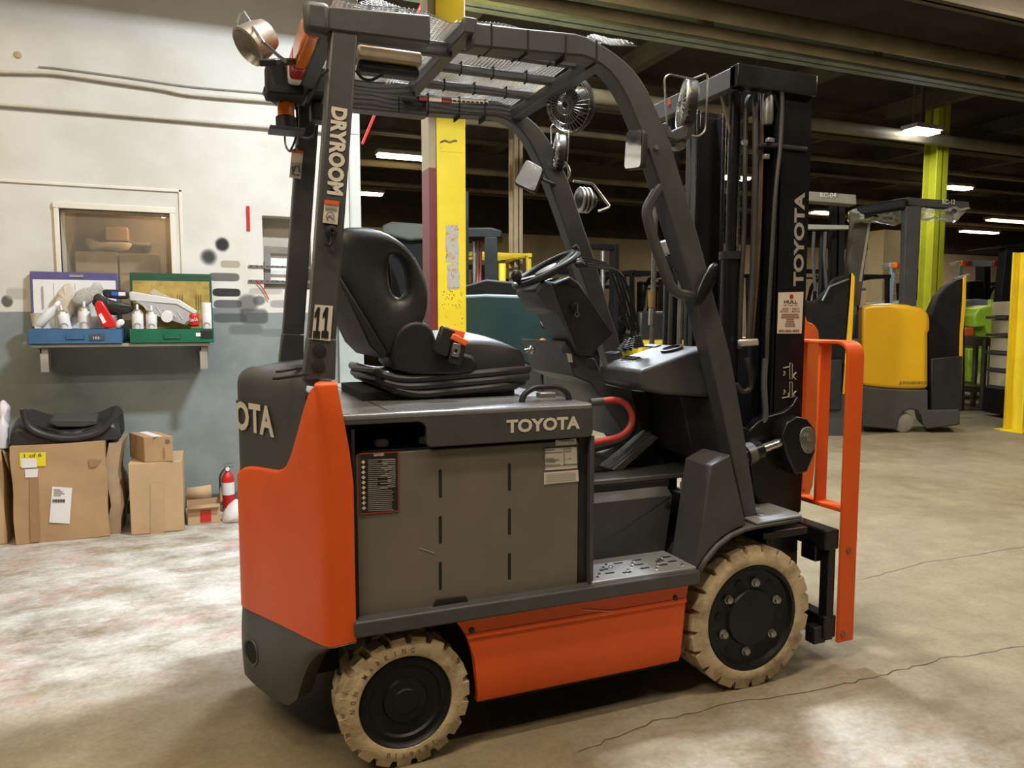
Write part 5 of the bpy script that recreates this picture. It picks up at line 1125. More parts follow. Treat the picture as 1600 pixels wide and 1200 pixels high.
for u in (.12, .30, .57, .80):
    mb = MB(); [mb.bar(lp2(u+.03*j, .34)+V(0, -.003, 0), lp2(u+.03*j, .62)+V(0, -.003, 0), .002, .010) for j in range(3)]; mb.build('chart_print', mat('print_brown', (.16, .11, .04), .6, var=.1), lgn)
mb = MB(); mb.bar(lp1(.14, .35)+V(0, -.003, 0), lp1(.14, .75)+V(0, -.003, 0), .002, .02).bar(lp1(.44, .93)+V(0, -.003, 0), lp1(.6, .93)+V(0, -.003, 0), .002, .015); mb.build('chart_print', PW, lb)
q = PY(306, 521, SF-.014); MB().box(q+V(.0, -.002, -.02), q+V(.03, 0, .004)).build('case_sticker', PAPER, cg); MB().box(q+V(.03, -.004, -.03), q+V(.105, 0, .02)).build('case_nameplate', DARK, cg)
q = PY(140, 529, SF-.014); MB().box(q+V(0, -.002, -.012), q+V(.085, 0, .028)).build('case_marker_patch', mat('marker_black', (.06, .07, .09), .6, var=.4, scale=60), cb); text('case_marking', '105', PAPER, cb, q+V(.022, -.004, -.004), (1, 0, 0), (0, 0, 1), .035, .016, .0)
# spray cans etc in the cases
GC = 'spray cans in the metal cases'; zin = SZT+.004
CANW = mat('can_white', (.76, .75, .75), .4, var=.05); CANT = mat('can_top_metal', (.55, .54, .52), .35, .8, var=.1)
def can(px, ytop, yv, r, lab, tilt=0., cap=None, base=None, h=None):
    top = PY(px, ytop, yv); x = top.x; h = h or (top.z-zin); b = V(x-math.sin(tilt)*h, yv, zin+.002+abs(math.sin(tilt))*r); ax = V(math.sin(tilt), 0, math.cos(tilt))
    t = thing('spray_can', lab, 'spray can', b, GC)
    MB().lathe([(r*.92, 0), (r, .006), (r, h*.74), (r*.96, h*.76)], b, ax, 20).build('can_body', CANW, t)
    if base: MB().lathe([(r*1.01, .002), (r*1.01, h*.32)], b, ax, 20).build('can_band', base, t)
    if cap: MB().lathe([(r*1.0, h*.76), (r*.98, h), (r*.85, h*1.01)], b, ax, 20).build('can_cap', cap, t)
    else:
        MB().lathe([(r*.98, h*.74), (r*.95, h*.78), (r*.5, h*.86), (r*.4, h*.87)], b, ax, 20).build('can_shoulder', CANT, t); MB().lathe([(r*.22, h*.86), (r*.22, h*.97), (r*.15, h)], b, ax, 10).build('spray_nozzle', WHITE, t)
    q = b+ax*(h*.42)+V(0, -r*1.01, 0); mb = MB(); [mb.tube([q+V(rr*r*math.cos(a), .5*r*(rr*math.cos(a))**2, rr*r*math.sin(a)) for a in [math.pi*k/8 for k in range(9)]], .0016, 5) for rr in (.6, .42)]; [mb.bar(q+V(-.5*r, .004, -.006-.009*k), q+V(.5*r, .004, -.006-.009*k), .002, .003) for k in range(3)]; mb.build('can_emblem', mat('emblem_grey', (.20, .20, .22), .6, var=.1), t)['kind'] = 'stuff'
    return t
can(94, 478, 3.47, .036, 'white spray can tilted against the pale bottle in the blue case', -.16)
can(131, 471, 3.46, .036, 'white spray can standing upright in the blue case beside the rags')
can(214, 476, 3.45, .036, 'white spray can in the corner of the green case')
can(236, 478, 3.44, .034, 'white spray can next to the jar in the green case')
can(322, 474, 3.45, .033, 'white spray can with a white cap and black band in the green case', cap=WHITE, base=DARK)
j = PY(261, 495, 3.40); t = thing('jar', 'small clear jar with a white lid lying among the spray cans', 'jar', V(j.x, j.y, zin)); MB().lathe([(.034, 0), (.036, .01), (.036, .07)], j+V(0, .01, -.0), (0, 1, .15), 20).build('jar_body', mat('jar_plastic', (.62, .60, .56), .25, var=.08), t); MB().lathe([(.036, -.012), (.037, .012)], j, (0, 1, .15), 20).build('jar_lid', WHITE, t)
cok = PY(303, 490, 3.43); t = thing('drink_can', 'red soda can with white script in the green case', 'drink can', V(cok.x, 3.43, zin)); MB().lathe([(.024, 0), (.031, .008), (.031, .075), (.027, .085), (.025, .087)], V(cok.x, 3.43, cok.z-.087), (0, 0, 1), 20).build('can_body', RED, t); MB().lathe([(.026, .086), (.026, .089)], V(cok.x, 3.43, cok.z-.087), (0, 0, 1), 18).build('can_lid', STEEL, t); text('can_lettering', 'Coca-Cola', WHITE, t, (cok.x-.024, 3.398, cok.z-.055), (1, 0, .15), (-.15, 0, 1), .048, .022, .01)
cu = PY(57, 489, 3.56); t = tag(MB().lathe([(.026, 0), (.036, .085), (.038, .088), (.034, .086), (.024, .006)], V(cu.x, 3.56, cu.z-.088), (0, 0, 1), 20).build('paper_cup', mat('cup_paper', (.72, .66, .56), .6, var=.08), None, origin=V(cu.x, 3.56, cu.z-.088)), 'white paper cup standing in the blue case corner', 'cup')
bo = PY(60, 512, 3.42); t = thing('bottle', 'pale plastic spray bottle lying tilted in the blue case', 'bottle', V(bo.x, 3.42, zin)); ax = (PY(90, 478, 3.44)-bo).normalized(); MB().lathe([(.026, .0), (.03, .01), (.03, .11), (.014, .15), (.014, .165)], bo+V(0, 0, .012), ax, 18).build('bottle_body', mat('bottle_plastic', (.60, .62, .62), .3, var=.06), t); MB().lathe([(.016, .165), (.016, .185), (.006, .20)], bo+V(0, 0, .012), ax, 14).build('bottle_nozzle', WHITE, t)
rb_ = PY(165, 492, 3.42); t = thing('flask', 'red plastic flask leaning in the blue case', 'bottle', V(rb_.x, 3.42, zin)); MB().prism([p for p in SY(3.362, [(148, 474), (153, 469), (160, 471), (181, 505), (181, 512), (165, 513), (158, 508), (148, 482)])], (0, .034, 0)).build('flask_body', mat('flask_red', (.62, .02, .02), .3, var=.06), t, .008); MB().prism(SY(3.360, [(154, 492), (158, 489), (166, 503), (161, 506)]), (0, .003, 0)).build('flask_label', WHITE, t)
lump('rag', [(84, 478), (88, 458), (98, 446), (108, 441), (116, 452), (118, 475), (108, 500), (96, 505)], 3.565, .055, mat('rag_cream', (.62, .54, .44), .8, var=.15, scale=20), 'cream rag bundled in the blue case', 'rag', seed=5, group='rags and gloves in the cases', nz=.008)
lump('rag', [(112, 470), (118, 456), (130, 450), (142, 446), (152, 440), (160, 448), (156, 462), (144, 472), (125, 480)], 3.508, .05, mat('rag_grey', (.47, .45, .41), .85, var=.2, scale=25), 'grey patterned rag heaped on the blue case', 'rag', seed=9, group='rags and gloves in the cases', nz=.009)
lump('work_glove', [(143, 470), (148, 460), (158, 460), (170, 468), (190, 472), (206, 478), (202, 490), (180, 492), (158, 488), (147, 480)], 3.402, .05, DARK, 'black work glove hanging between the two cases', 'glove', seed=12, group='rags and gloves in the cases', nz=.006)
lump('napkin', [(179, 508), (184, 500), (192, 499), (194, 506), (186, 513), (181, 513)], 3.40, .03, PAPER, 'scrap of white paper beside the red flask', 'paper', seed=14, nz=.003)
lt = thing('torch', 'black hand tool with a blue and white label on top of the cases', 'tool', PY(180, 472, 3.48)); MB().prism(smooth(SY(3.457, [(160, 456), (164, 452), (196, 454), (201, 460), (198, 467), (165, 465)]), 2, True), (0, .045, 0)).build('tool_body', DARK, lt, .008); MB().prism(SY(3.454, [(174, 455.5), (184, 456), (184, 462), (174, 461.5)]), (0, .002, 0)).build('tool_label', mat('label_blue', (.03, .12, .55), .4, var=.1), lt); MB().prism(SY(3.454, [(185, 456), (196, 456.5), (196, 462), (185, 462)]), (0, .002, 0)).build('tool_sticker', PAPER, lt)
lt = thing('paint_tray', 'white ribbed plastic paint tray lying across the green case', 'tray', PY(250, 485, 3.5)); TR = mat('tray_plastic', (.62, .62, .60), .4, var=.05)
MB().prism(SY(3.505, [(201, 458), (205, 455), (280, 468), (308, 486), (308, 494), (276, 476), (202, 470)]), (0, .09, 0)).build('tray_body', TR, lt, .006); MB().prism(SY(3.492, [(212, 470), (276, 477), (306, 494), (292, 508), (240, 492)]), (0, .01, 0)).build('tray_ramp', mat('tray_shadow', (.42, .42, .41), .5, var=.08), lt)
for k in range(6): MB().bar(PY(222+k*11, 474+k*2.5, 3.490), PY(230+k*11, 486+k*2.6, 3.490), .004, .004).build('tray_rib', TR, lt)
tag(MB().prism(SY(3.60, [(232, 458), (240, 451), (268, 466), (262, 470)]), (0, .025, 0)).build('wood_offcut', mat('offcut', (.45, .38, .27), .7, var=.1), None, .002), 'tan wood offcut resting behind the paint tray', 'offcut')
# ---- boxes on the floor
def carton(name_lab, x0, x1, y0, y1, z1, rot=0., m=CARD, group='cardboard boxes by the wall'):
    t = thing('cardboard_box', name_lab, 'box', V((x0+x1)/2, (y0+y1)/2, 0), group); return t
B0 = PZ(26, 850, 0); xa, xb_ = B0.x, PZ(166, 843, 0).x+.01; zb1 = PY(22, 697, 3.13).z; yA = 3.11
t = carton('big battered cardboard box with yellow tag and shipping label, black seat pad on top', xa, xb_, yA, 3.62, zb1)
def crumple(mb, amp, seed):
    r = random.Random(seed)
    for i, v in enumerate(mb.v): mb.v[i] = v+V(amp*math.sin(v.z*17+seed), amp*math.sin(v.x*13+v.z*9+seed)*.8, amp*.5*math.sin(v.x*11+seed))
    return mb
def gridbox(x0, x1, y0, y1, z0, z1, n=8):
    mb = MB()
    f = lambda u0, u1, k: u0+(u1-u0)*k/n
    mb.grid([[V(f(x0, x1, i), y0, f(z0, z1, j)) for i in range(n+1)] for j in range(n+1)]); mb.grid([[V(f(x0, x1, i), y1, f(z0, z1, j)) for i in range(n+1)] for j in range(n+1)])
    mb.grid([[V(x0, f(y0, y1, i), f(z0, z1, j)) for i in range(n+1)] for j in range(n+1)]); mb.grid([[V(x1, f(y0, y1, i), f(z0, z1, j)) for i in range(n+1)] for j in range(n+1)])
    mb.grid([[V(f(x0, x1, i), f(y0, y1, j), z1) for i in range(n+1)] for j in range(n+1)]); mb.grid([[V(f(x0, x1, i), f(y0, y1, j), z0) for i in range(n+1)] for j in range(n+1)]); return mb
crumple(gridbox(xa, xb_, yA, 3.6, .002, zb1), .004, 2).build('box_body', CARD, t)
mb = gridbox(xb_, xb_+.075, yA+.03, 3.55, .004, zb1-.01, 6); crumple(mb, .016, 4).build('crumpled_flap', mat('cardboard_dusty', (.36, .25, .15), .85, var=.2), t)
def sticker(nm, px, m, parent, yv, lift=.006): return MB().prism([p+V(0, -lift, 0) for p in SY(yv, px)], (0, .001, 0)).build(nm, m, parent)
sy = sticker('yellow_tag', [(31, 707), (72, 706), (72, 728), (31, 729)], mat('tag_yellow', (.75, .62, .03), .5, var=.05), t, yA); text('tag_writing', '1 of 6', PK, sy, PY(38, 715, yA-.008), (1, 0, 0), (0, 0, 1), .09, .022, .0)
sticker('tag_slip', [(33, 716), (57, 716), (58, 730), (34, 731)], PAPER, t, yA, .008); sticker('white_slip', [(39, 733), (60, 732), (59, 745), (40, 746)], PAPER, t, yA)
sl_ = sticker('shipping_label', [(82, 760), (113, 762), (109, 818), (77, 816)], PAPER, t, yA)
mb = MB(); [mb.bar(PY(83+k*1.4, 780, yA-.0085), PY(83+k*1.4, 785, yA-.0085), .001, .002 if k % 3 else .004, up=(1, 0, 0)) for k in range(14)]; [mb.bar(PY(84, 765+k*3, yA-.0085), PY(95+3*(k % 3), 765.4+k*3, yA-.0085), .001, .003) for k in range(4)]; mb.build('label_print', PK, sl_)
sticker('tape', [(46, 745), (60, 745), (62, 846), (48, 847)], TAPE, t, yA, .0055); sticker('tape', [(138, 718), (160, 718), (150, 730), (140, 730)], TAPE, t, yA, .0055)
# black seat pad on the big box
sp_ = thing('seat_pad', 'black moulded seat cushion lying on the big cardboard box', 'seat', V((xa+xb_)/2, 3.3, zb1))
zs = zb1+.004; rows = []
for i in range(21):
    u = -1+2*i/20; x = (xa+xb_)/2+.03+u*.295; edge = abs(u)**2.2
    prof_ = []
    for j in range(13):
        v = -1+2*j/12; y = 3.36+v*.21
        h = .085+.10*edge+.03*max(0, v)-.05*max(0, -v-.45)*2
        rim = max(0, abs(u)-.72)*.0; h -= .10*max(0, abs(u)-.86)*5
        prof_.append(V(x, y, zs+.006+max(.02, h)))
    rows.append(prof_)
mb = MB().grid(rows)
for r in (rows[0], rows[-1]): mb.grid([r, [V(p.x, p.y, zs) for p in r]])
for jj in (0, 12): mb.grid([[r[jj] for r in rows], [V(r[jj].x, r[jj].y, zs) for r in rows]])
mb.build('pad_cushion', VINYL, sp_, angle=60, subsurf=1)
lump('pad_skirt', [(31, 686), (31, 676), (38, 662), (60, 676), (110, 680), (160, 678), (180, 666), (188, 652), (190, 680), (178, 686), (110, 686), (60, 687)], 3.17, .34, DARK, '', '', parent=sp_, seed=2, nz=.003)
MB().tube(smooth(SY(3.14, [(36, 640), (46, 668), (80, 682), (120, 684), (160, 672), (178, 645), (181, 636)]), 5), .020, 10).build('pad_roll', VINYL, sp_)
MB().prism(SY(3.20, [(75, 662), (80, 656), (150, 656), (152, 664), (130, 668), (90, 668)]), (0, .14, .03)).build('pad_insert', mat('pad_fabric', (.045, .043, .040), .8, var=.2), sp_, .008)
# box partly out of frame, can and paper on it
z0b = PY(5, 702, 3.17).z; t = carton('cardboard box with torn flap beside the big labelled box', -2.15, PZ(11, 850, 0).x, 3.16, 3.6, z0b); crumple(gridbox(-2.15, PZ(11, 850, 0).x, 3.16, 3.6, .002, z0b), .003, 7).build('box_body', CARD2, t); MB().prism(SY(3.155, [(3, 703), (10, 712), (14, 735), (9, 722)]), (0, .2, 0)).build('torn_flap', CARDD, t, .001)
cn = PY(4, 703, 3.22); t = thing('spray_can', 'grey spray can lying on the box with the torn flap', 'spray can', V(cn.x, cn.y, z0b+.002)); cb0 = V(cn.x, 3.2, z0b+.003); ax = (PY(14, 655, 3.25)-PY(11, 702, 3.2)).normalized(); MB().lathe([(.034, 0), (.036, .01), (.036, .14), (.018, .17), (.015, .18)], cb0, V(.05, .1, 1), 20).build('can_body', mat('can_grey', (.55, .55, .57), .4, var=.06), t); MB().lathe([(.008, .18), (.008, .2)], cb0, V(.05, .1, 1), 10).build('spray_nozzle', WHITE, t); text('can_lettering', 'PAINT', PK, t, cb0+V(.016, -.037, .05), V(0, 0, 1), V(-1, 0, 0), .08, .018, .01) if False else None
lump('paper_wad', [(-6, 690), (-6, 632), (8, 630), (12, 645), (8, 670), (2, 692)], 3.3, .12, mat('paper_lilac', (.66, .60, .64), .6, var=.08), 'crumpled pale lilac paper behind the grey spray can', 'paper', seed=4, nz=.006)
# medium box, small box on it
m0 = PZ(205, 837, 0); m1 = PZ(288, 829, 0); zm = PY(204, 725, m0.y).z; ang = math.atan2(m1.y-m0.y, m1.x-m0.x)
def rot_box(name, m, parent, o, ang, w, d, z0, z1, bev=.004):
    ux = V(math.cos(ang), math.sin(ang), 0); uy = V(-ux.y, ux.x, 0); o = V(o.x, o.y, 0); P = [o, o+ux*w, o+ux*w+uy*d, o+uy*d]; return MB().prism([p+V(0, 0, z0) for p in P], (0, 0, z1-z0)).build(name, m, parent, bev)
wM = (m1-m0).length
t = thing('cardboard_box', 'plain medium cardboard box carrying the small box', 'box', V(m0.x+.17, m0.y+.2, 0), 'cardboard boxes by the wall'); rot_box('box_body', CARD2, t, m0, ang, wM, .42, .002, zm)
MB().prism([p+V(0, -.004, 0) for p in [PY(235, 755, m0.y), PY(256, 754, m0.y), PY(256, 833, m0.y), PY(235, 834, m0.y)]], (0, .001, 0)).build('tape', mat('tape_pale', (.47, .32, .18), .3, var=.08), t)
s0_ = PZ(226, 723, zm); s1_ = PZ(271, 721, zm); zsm = PY(228, 683, s0_.y).z; sl2 = PZ(203, 714, zm)
t = thing('cardboard_box', 'small sealed cardboard box on top of the plain medium box', 'box', V(s0_.x+.05, s0_.y+.08, zm), 'cardboard boxes by the wall')
P = [s0_, s1_, s1_+(sl2-s0_), sl2]; P = [V(p.x, p.y, zm+.001) for p in P]; MB().prism(P, (0, 0, zsm-zm)).build('box_body', CARD, t, .004)
MB().bar(V(*((P[0]+P[1])/2).xy, zsm+.0015), V(*((P[2]+P[3])/2).xy, zsm+.0015), .05, .001).build('tape', PAPER, t); q = P[0].lerp(P[1], .72)+V(.0, -.003, .02); text('box_print', 'SEKISUI', mat('print_card', (.20, .12, .06), .7, var=.1), t, q, (0, 0, 1), (-1, 0, 0), .07, .014, .01)
q = P[0].lerp(P[1], .82)+V(0, -.003, (zsm-zm)*.8); MB().prism(disc(q, (P[1]-P[0]).normalized(), (0, 0, 1), .014), (0, .001, 0)).build('box_stamp', MATS['print_card'], t)
# open small box
o0 = PZ(294, 821, 0); o1 = PZ(344, 816, 0); zo = PY(294, 791, o0.y).z
t = thing('cardboard_box', 'small open cardboard box with a red printed panel', 'box', V(o0.x+.08, o0.y+.1, 0), 'cardboard boxes by the wall'); ang = math.atan2(o1.y-o0.y, o1.x-o0.x); ux = V(math.cos(ang), math.sin(ang), 0); uy = V(-ux.y, ux.x, 0); wO = (o1-o0).length; dO = .2
for (p, q) in ((o0, o0+ux*wO), (o0+ux*wO, o0+ux*wO+uy*dO), (o0+uy*dO, o0+ux*wO+uy*dO), (o0, o0+uy*dO)): MB().bar(V(p.x, p.y, zo/2), V(q.x, q.y, zo/2), .004, zo-.004).build('box_side', CARD2, t)
MB().prism([V(*o0.xy, .004), V(*(o0+ux*wO).xy, .004), V(*(o0+ux*wO+uy*dO).xy, .004), V(*(o0+uy*dO).xy, .004)], (0, 0, .004)).build('box_bottom', CARDD, t)
fz = zo; MB().add([V(*o0.xy, fz), V(*(o0+ux*wO).xy, fz), V(*(o0+ux*wO-uy*.0).xy, fz+.002)+V(0, -.0, 0)-uy*.03-V(0, 0, 0)+V(0, 0, -.02), V(*o0.xy, fz)-uy*.03+V(0, 0, -.018)], [(0, 1, 2, 3)]).build('box_flap', CARD, t, solid=.003)
MB().add([V(*(o0+uy*dO).xy, fz), V(*(o0+ux*wO*.78+uy*dO).xy, fz), V(*(o0+ux*wO*.78+uy*(dO+.03)).xy, fz+.085), V(*(o0+uy*(dO+.03)).xy, fz+.075)], [(0, 1, 2, 3)]).build('box_flap', CARD2, t, solid=.003)
MB().add([V(*(o0+ux*wO).xy, fz), V(*(o0+ux*wO+uy*dO).xy, fz), V(*(o0+ux*(wO+.02)+uy*dO).xy, fz+.07), V(*(o0+ux*(wO+.02)).xy, fz+.02)], [(0, 1, 2, 3)]).build('box_flap', CARDD, t, solid=.003)
MB().prism([p+V(0, -.004, 0) for p in [PY(313, 798, o0.y), PY(330, 797, o0.y), PY(330, 814, o0.y), PY(313, 816, o0.y)]], (0, .001, 0)).build('red_print', RED, t)
# fire extinguisher and white bag
fe = PZ(357, 800, 0); fx = V(PY(357, 780, 3.5).x, 3.50, 0); t = thing('fire_extinguisher', 'red fire extinguisher standing against the wall behind the forklift', 'fire extinguisher', fx)
hz = PY(357, 735, 3.5).z; MB().lathe([(.040, 0), (.043, .01), (.043, hz-.06), (.034, hz-.03), (.016, hz-.005), (.014, hz)], fx, (0, 0, 1), 24).build('cylinder', RED, t); MB().lathe([(.0436, hz*.42), (.0436, hz*.72)], fx, (0, 0, 1), 24).build('label_band', PAPER, t)
MB().lathe([(.017, hz), (.017, hz+.03)], fx, (0, 0, 1), 12).bar(fx+V(-.03, 0, hz+.04), fx+V(.05, 0, hz+.055), .014, .008).bar(fx+V(-.02, 0, hz+.025), fx+V(.045, 0, hz+.022), .012, .006).build('valve', STEELD, t); MB().tube(smooth([fx+V(-.015, -.02, hz+.02), fx+V(-.05, -.03, hz-.03), fx+V(-.052, -.02, hz-.15)], 5), .007, 8).build('hose', DARK, t); MB().lathe([(.014, 0), (.014, .012)], fx+V(.0, -.016, hz+.015), (0, -1, 0), 12).build('gauge', WHITE, t)
lump('white_sack', [(347, 822), (350, 806), (360, 793), (372, 786), (392, 800), (396, 820), (366, 823)], 3.12, .22, mat('sack_white', (.72, .70, .70), .5, var=.06), 'slumped white plastic sack on the floor in front of the fire extinguisher', 'sack', seed=8, nz=.005)
# ================================================================== BACKGROUND
HF = V(math.sin(YAW), math.cos(YAW), 0); HR = V(math.cos(YAW), -math.sin(YAW), 0)
def D(x, y, d):
    r = ray(x, y); t = d/(r.x*HF.x+r.y*HF.y); return CAM_P+r*t
def SD(d, pts): return [D(x, y, d) for x, y in pts]
def G(x, d): p = D(x, 500, d); return V(p.x, p.y, 0)
YEL = mat('column_yellow', (.80, .60, .02), .5, var=.12, scale=3); YELG = mat('column_green_yellow', (.46, .45, .02), .5, var=.12, scale=3); MAROON = mat('column_maroon', (.16, .022, .022), .5, var=.2); TANC = mat('column_tan', (.36, .27, .16), .6, var=.25, scale=3)
RUST = mat('bare_metal_patch', (.42, .42, .36), .6, col2=(.50, .20, .03), scale=28, bump=.2, thr=(.36, .46))
cy = 4.40; c0, c1 = PY(683, 300, cy), PY(727.5, 300, cy)
t = thing('steel_column', 'tall yellow painted steel column behind the seat, with a bare metal patch', 'column', V((c0.x+c1.x)/2, cy+.12, 0))
MB().box((c0.x, cy, 0), (c1.x, cy+.025, 4.9)).box(((c0.x+c1.x)/2-.01, cy+.02, 0), ((c0.x+c1.x)/2+.01, cy+.24, 4.9)).box((c0.x, cy+.235, 0), (c1.x, cy+.26, 4.9)).build('column_flanges', YEL, t, .003)
cm = PY(671.5, 300, cy); zsw = PY(680, 262, cy).z
MB().box((cm.x, cy+.02, 0), (c0.x-.002, cy+.26, zsw)).build('maroon_strip', MAROON, t, .003); MB().box((cm.x, cy+.02, zsw), (c0.x-.002, cy+.26, 4.9)).build('tan_strip', TANC, t, .003)
rnd = random.Random(4)
def ragged(pts, yv, amp):
    P = SY(yv, pts); out = []
    for i in range(len(P)):
        a, b = P[i], P[(i+1) % len(P)]
        for k in range(7): q = a.lerp(b, k/7); out.append(q+V(rnd.uniform(-amp, amp), 0, rnd.uniform(-amp, amp)))
    return out
MB().prism(ragged([(696, 352), (716, 351), (717, 412), (697, 410)], cy-.002, .006), (0, .002, 0)).build('bare_patch', RUST, t); MB().prism(ragged([(699, 413), (717, 412), (719, 451), (699, 453)], cy-.002, .006), (0, .002, 0)).build('bare_patch', RUST, t)
mb = MB()
for k in range(40):
    q = PY(rnd.uniform(690, 724), 455+abs(rnd.gauss(0, 18)), cy-.001); mb.obox(q, (rnd.uniform(.003, .010), .001, rnd.uniform(.004, .014)))
f = mb.build('rust_specks', mat('rust_dark', (.12, .06, .02), .8, var=.2), t); f['kind'] = 'stuff'
P = SY(cy-.004, [(686, 224), (724, 225), (724, 239), (686, 236)]); pl = MB().prism(P, (0, .004, 0)).build('column_plate', YEL, t, .002); MB().tube(SY(cy-.012, [(688, 222), (695, 219), (703, 222), (710, 219), (714, 220)]), .006, 6).build('wire_twist', STEELD, t)
for q in ((690, 231), (719, 233)): MB().lathe([(.008, 0), (.007, .006)], PY(*q, cy-.004), (0, -1, 0), 10).build('bolt', YEL, t)
def column(x0, x1, d, m, lab, grp=None, z1=4.9):
    a, b = G(x0, d), G(x1, d); t = thing('steel_column', lab, 'column', (a+b)/2+V(0, .1, 0), grp); MB().box((min(a.x, b.x), a.y-.0, 0), (max(a.x, b.x), a.y+.02, z1)).box((min(a.x, b.x), a.y+.22, 0), (max(a.x, b.x), a.y+.24, z1)).box(((a.x+b.x)/2-.012, a.y, 0), ((a.x+b.x)/2+.012, a.y+.24, z1)).build('column_flanges', m, t, .004); MB().box((min(a.x, b.x)-.08, a.y-.06, 0), (max(a.x, b.x)+.08, a.y+.3, .015)).build('base_plate', m, t); return t
column(804, 819, 11.5, TANC, 'tan steel column in the aisle behind the steering wheel')
column(1452, 1479, 12.0, YELG, 'green-yellow column rising behind the reach truck mast')
column(1607, 1640, 9.0, YEL, 'short yellow guard post with chipped foot beside the stacked trays', None, D(1600, 392, 9.0).z)
for (x0, x1, lab) in ((1376, 1421, 'pale brick pier behind the reach truck'),):
    a, b = G(x0, 15.5), G(x1, 15.5); t = thing('brick_pier', lab, 'pier', (a+b)/2+V(0, .2, 0)); PB = mat('pier_brick', (.62, .48, .24), .7, var=.12, scale=8); MB().box((a.x, a.y, 0), (b.x, a.y+.4, 3.2)).build('pier_core', mat('pier_mortar', (.52, .44, .28), .8, var=.1), t)
    nr = 30
    for r in range(12, nr):
        z = r*.085
        for k in range(3):
            w_ = (b.x-a.x)/2.5; xx = a.x+(k-(.5 if r % 2 else 0))*w_; xa_, xb2 = max(a.x, xx+.008), min(b.x, xx+w_-.008)
            if xb2-xa_ > .03: MB().box((xa_, a.y-.012, z), (xb2, a.y, z+.075)).build('brick', PB, t)
_a, _b = PY(590, 168, 5.0), PY(566, 225, 5.0)
tag(MB().tube([_b+(_a-_b)*((4.88-_b.z)/(_a.z-_b.z)), _a, _b], .012, 6).build('sprinkler_pipe', RED, None), 'thin red pipe slanting down past the end of the white wall', 'pipe')

# ---- generic parked truck
def rotz(a): return Matrix.Rotation(a, 3, 'Z')
BLK = mat('truck_black', (.011, .011, .011), .55, spec=.12, var=.3, scale=5); BGREY = mat('truck_grey', (.050, .050, .048), .55, spec=.15, var=.2)
def parked(px, d, yaw, body, lab, mast=2.1, guard=2.1, grp='parked forklifts in the far hall', name='forklift', wheelm=None, length=1.7, forks=True, guardm=BLK, mastm=BLK, bodyz=1.0):
    o = V(px[0], px[1], 0) if isinstance(px, tuple) else G(px, d); R = rotz(yaw); t = thing(name, lab, 'forklift', o, grp); wheelm = wheelm or BLK
    def L(x, y, z): return o+R @ V(x, y, z)
    def bx(nm, m, a, b, bev=.02):
        a, b = V(*a), V(*b); c = (a+b)/2; return MB().obox(o+R @ c, (abs(b.x-a.x), abs(b.y-a.y), abs(b.z-a.z)), R).build(nm, m, t, bev)
    h = length/2
    bx('counterweight', body, (-h, -.48, .28), (-h+.5, .48, bodyz+.05), .06); bx('body', body, (-h+.48, -.46, .3), (.25, .46, bodyz-.05), .03); bx('chassis', BLK, (-h+.05, -.47, .16), (h-.1, .47, .34), .02); bx('cowl', BLK, (.35, -.45, .3), (.6, .45, bodyz+.12), .03); bx('floor', BLK, (.2, -.45, .3), (.5, .45, .42))
    st_ = bx('seat', VINYL, (-.45, -.25, bodyz-.05), (.0, .25, bodyz+.1), .04); bx('seat_back', VINYL, (-.5, -.24, bodyz), (-.38, .24, bodyz+.5), .04)
    for sx in (-h+.28, h-.28):
        for sy in (-.52, .36): r_ = .22 if sx < 0 else .29; MB().lathe([(r_*.6, 0), (r_, .02), (r_, .14), (r_*.6, .16)], L(sx, sy, r_), R @ V(0, 1, 0), 20).build('wheel', wheelm, t)
    for sy in (-.44, .40):
        MB().bar(L(-h+.3, sy, bodyz), L(-h+.36, sy, guard), .06, .06).build('guard_rear_post', guardm, t, .005); MB().tube(fillet([L(.6, sy, bodyz+.1), L(.34, sy, guard-.04), L(-.1, sy, guard)], .2, 5), .035, 6).build('guard_front_post', guardm, t)
        MB().bar(L(-h+.3, sy, guard), L(.1, sy, guard), .06, .06).build('guard_rail', guardm, t, .005)
    for k in range(6): xx = -h+.35+k*.2; MB().bar(L(xx, -.44, guard+.01), L(xx, .42, guard+.01), .03, .03).build('guard_slat', guardm, t)
    for sy in (-.36, .30): bx('mast_upright', mastm, (h, sy, .08), (h+.16, sy+.07, mast), .005)
    for z in (mast-.08, mast*.5, .3): bx('mast_crossbar', mastm, (h+.02, -.36, z), (h+.08, .36, z+.08), .005)
    for sy in (-.15, .15): MB().cyl(L(h+.08, sy, .2), L(h+.08, sy, mast-.1), .035, 10).build('lift_cylinder', STEELD if sy > 0 else mastm, t)
    MB().tube([L(.42, 0, bodyz+.1), L(.22, 0, bodyz+.32)], .03, 8).build('steering_column', BLK, t); c_ = L(.2, 0, bodyz+.34); ax = R @ V(-.5, 0, .85); s_ = ax.cross(V(0, 0, 1)).normalized(); u_ = s_.cross(ax); MB().tube([c_+(s_*math.cos(k*math.pi/9)+u_*math.sin(k*math.pi/9))*.17 for k in range(18)], .015, 6, closed=True).build('steering_wheel', BLK, t)
    for sy in ((-.28, .22) if forks else ()): bx('fork', BLK, (h+.2, sy, .06), (h+1.0, sy+.1, .1), .01)
    if forks: bx('carriage', BLK, (h+.16, -.45, .12), (h+.22, .45, .55), .01)
    return t, L
YT = mat('truck_yellow', (.62, .44, .03), .4, var=.12); ORT = mat('truck_orange', (.60, .10, .02), .4, var=.1); GRN = mat('truck_green', (.30, .46, .03), .38, var=.12); BLU = mat('truck_blue_grey', (.14, .19, .26), .42, var=.12); TEAL = mat('truck_teal', (.006, .032, .034), .4, var=.15, scale=3); PALE = mat('truck_pale_frame', (.32, .38, .43), .4, var=.12)
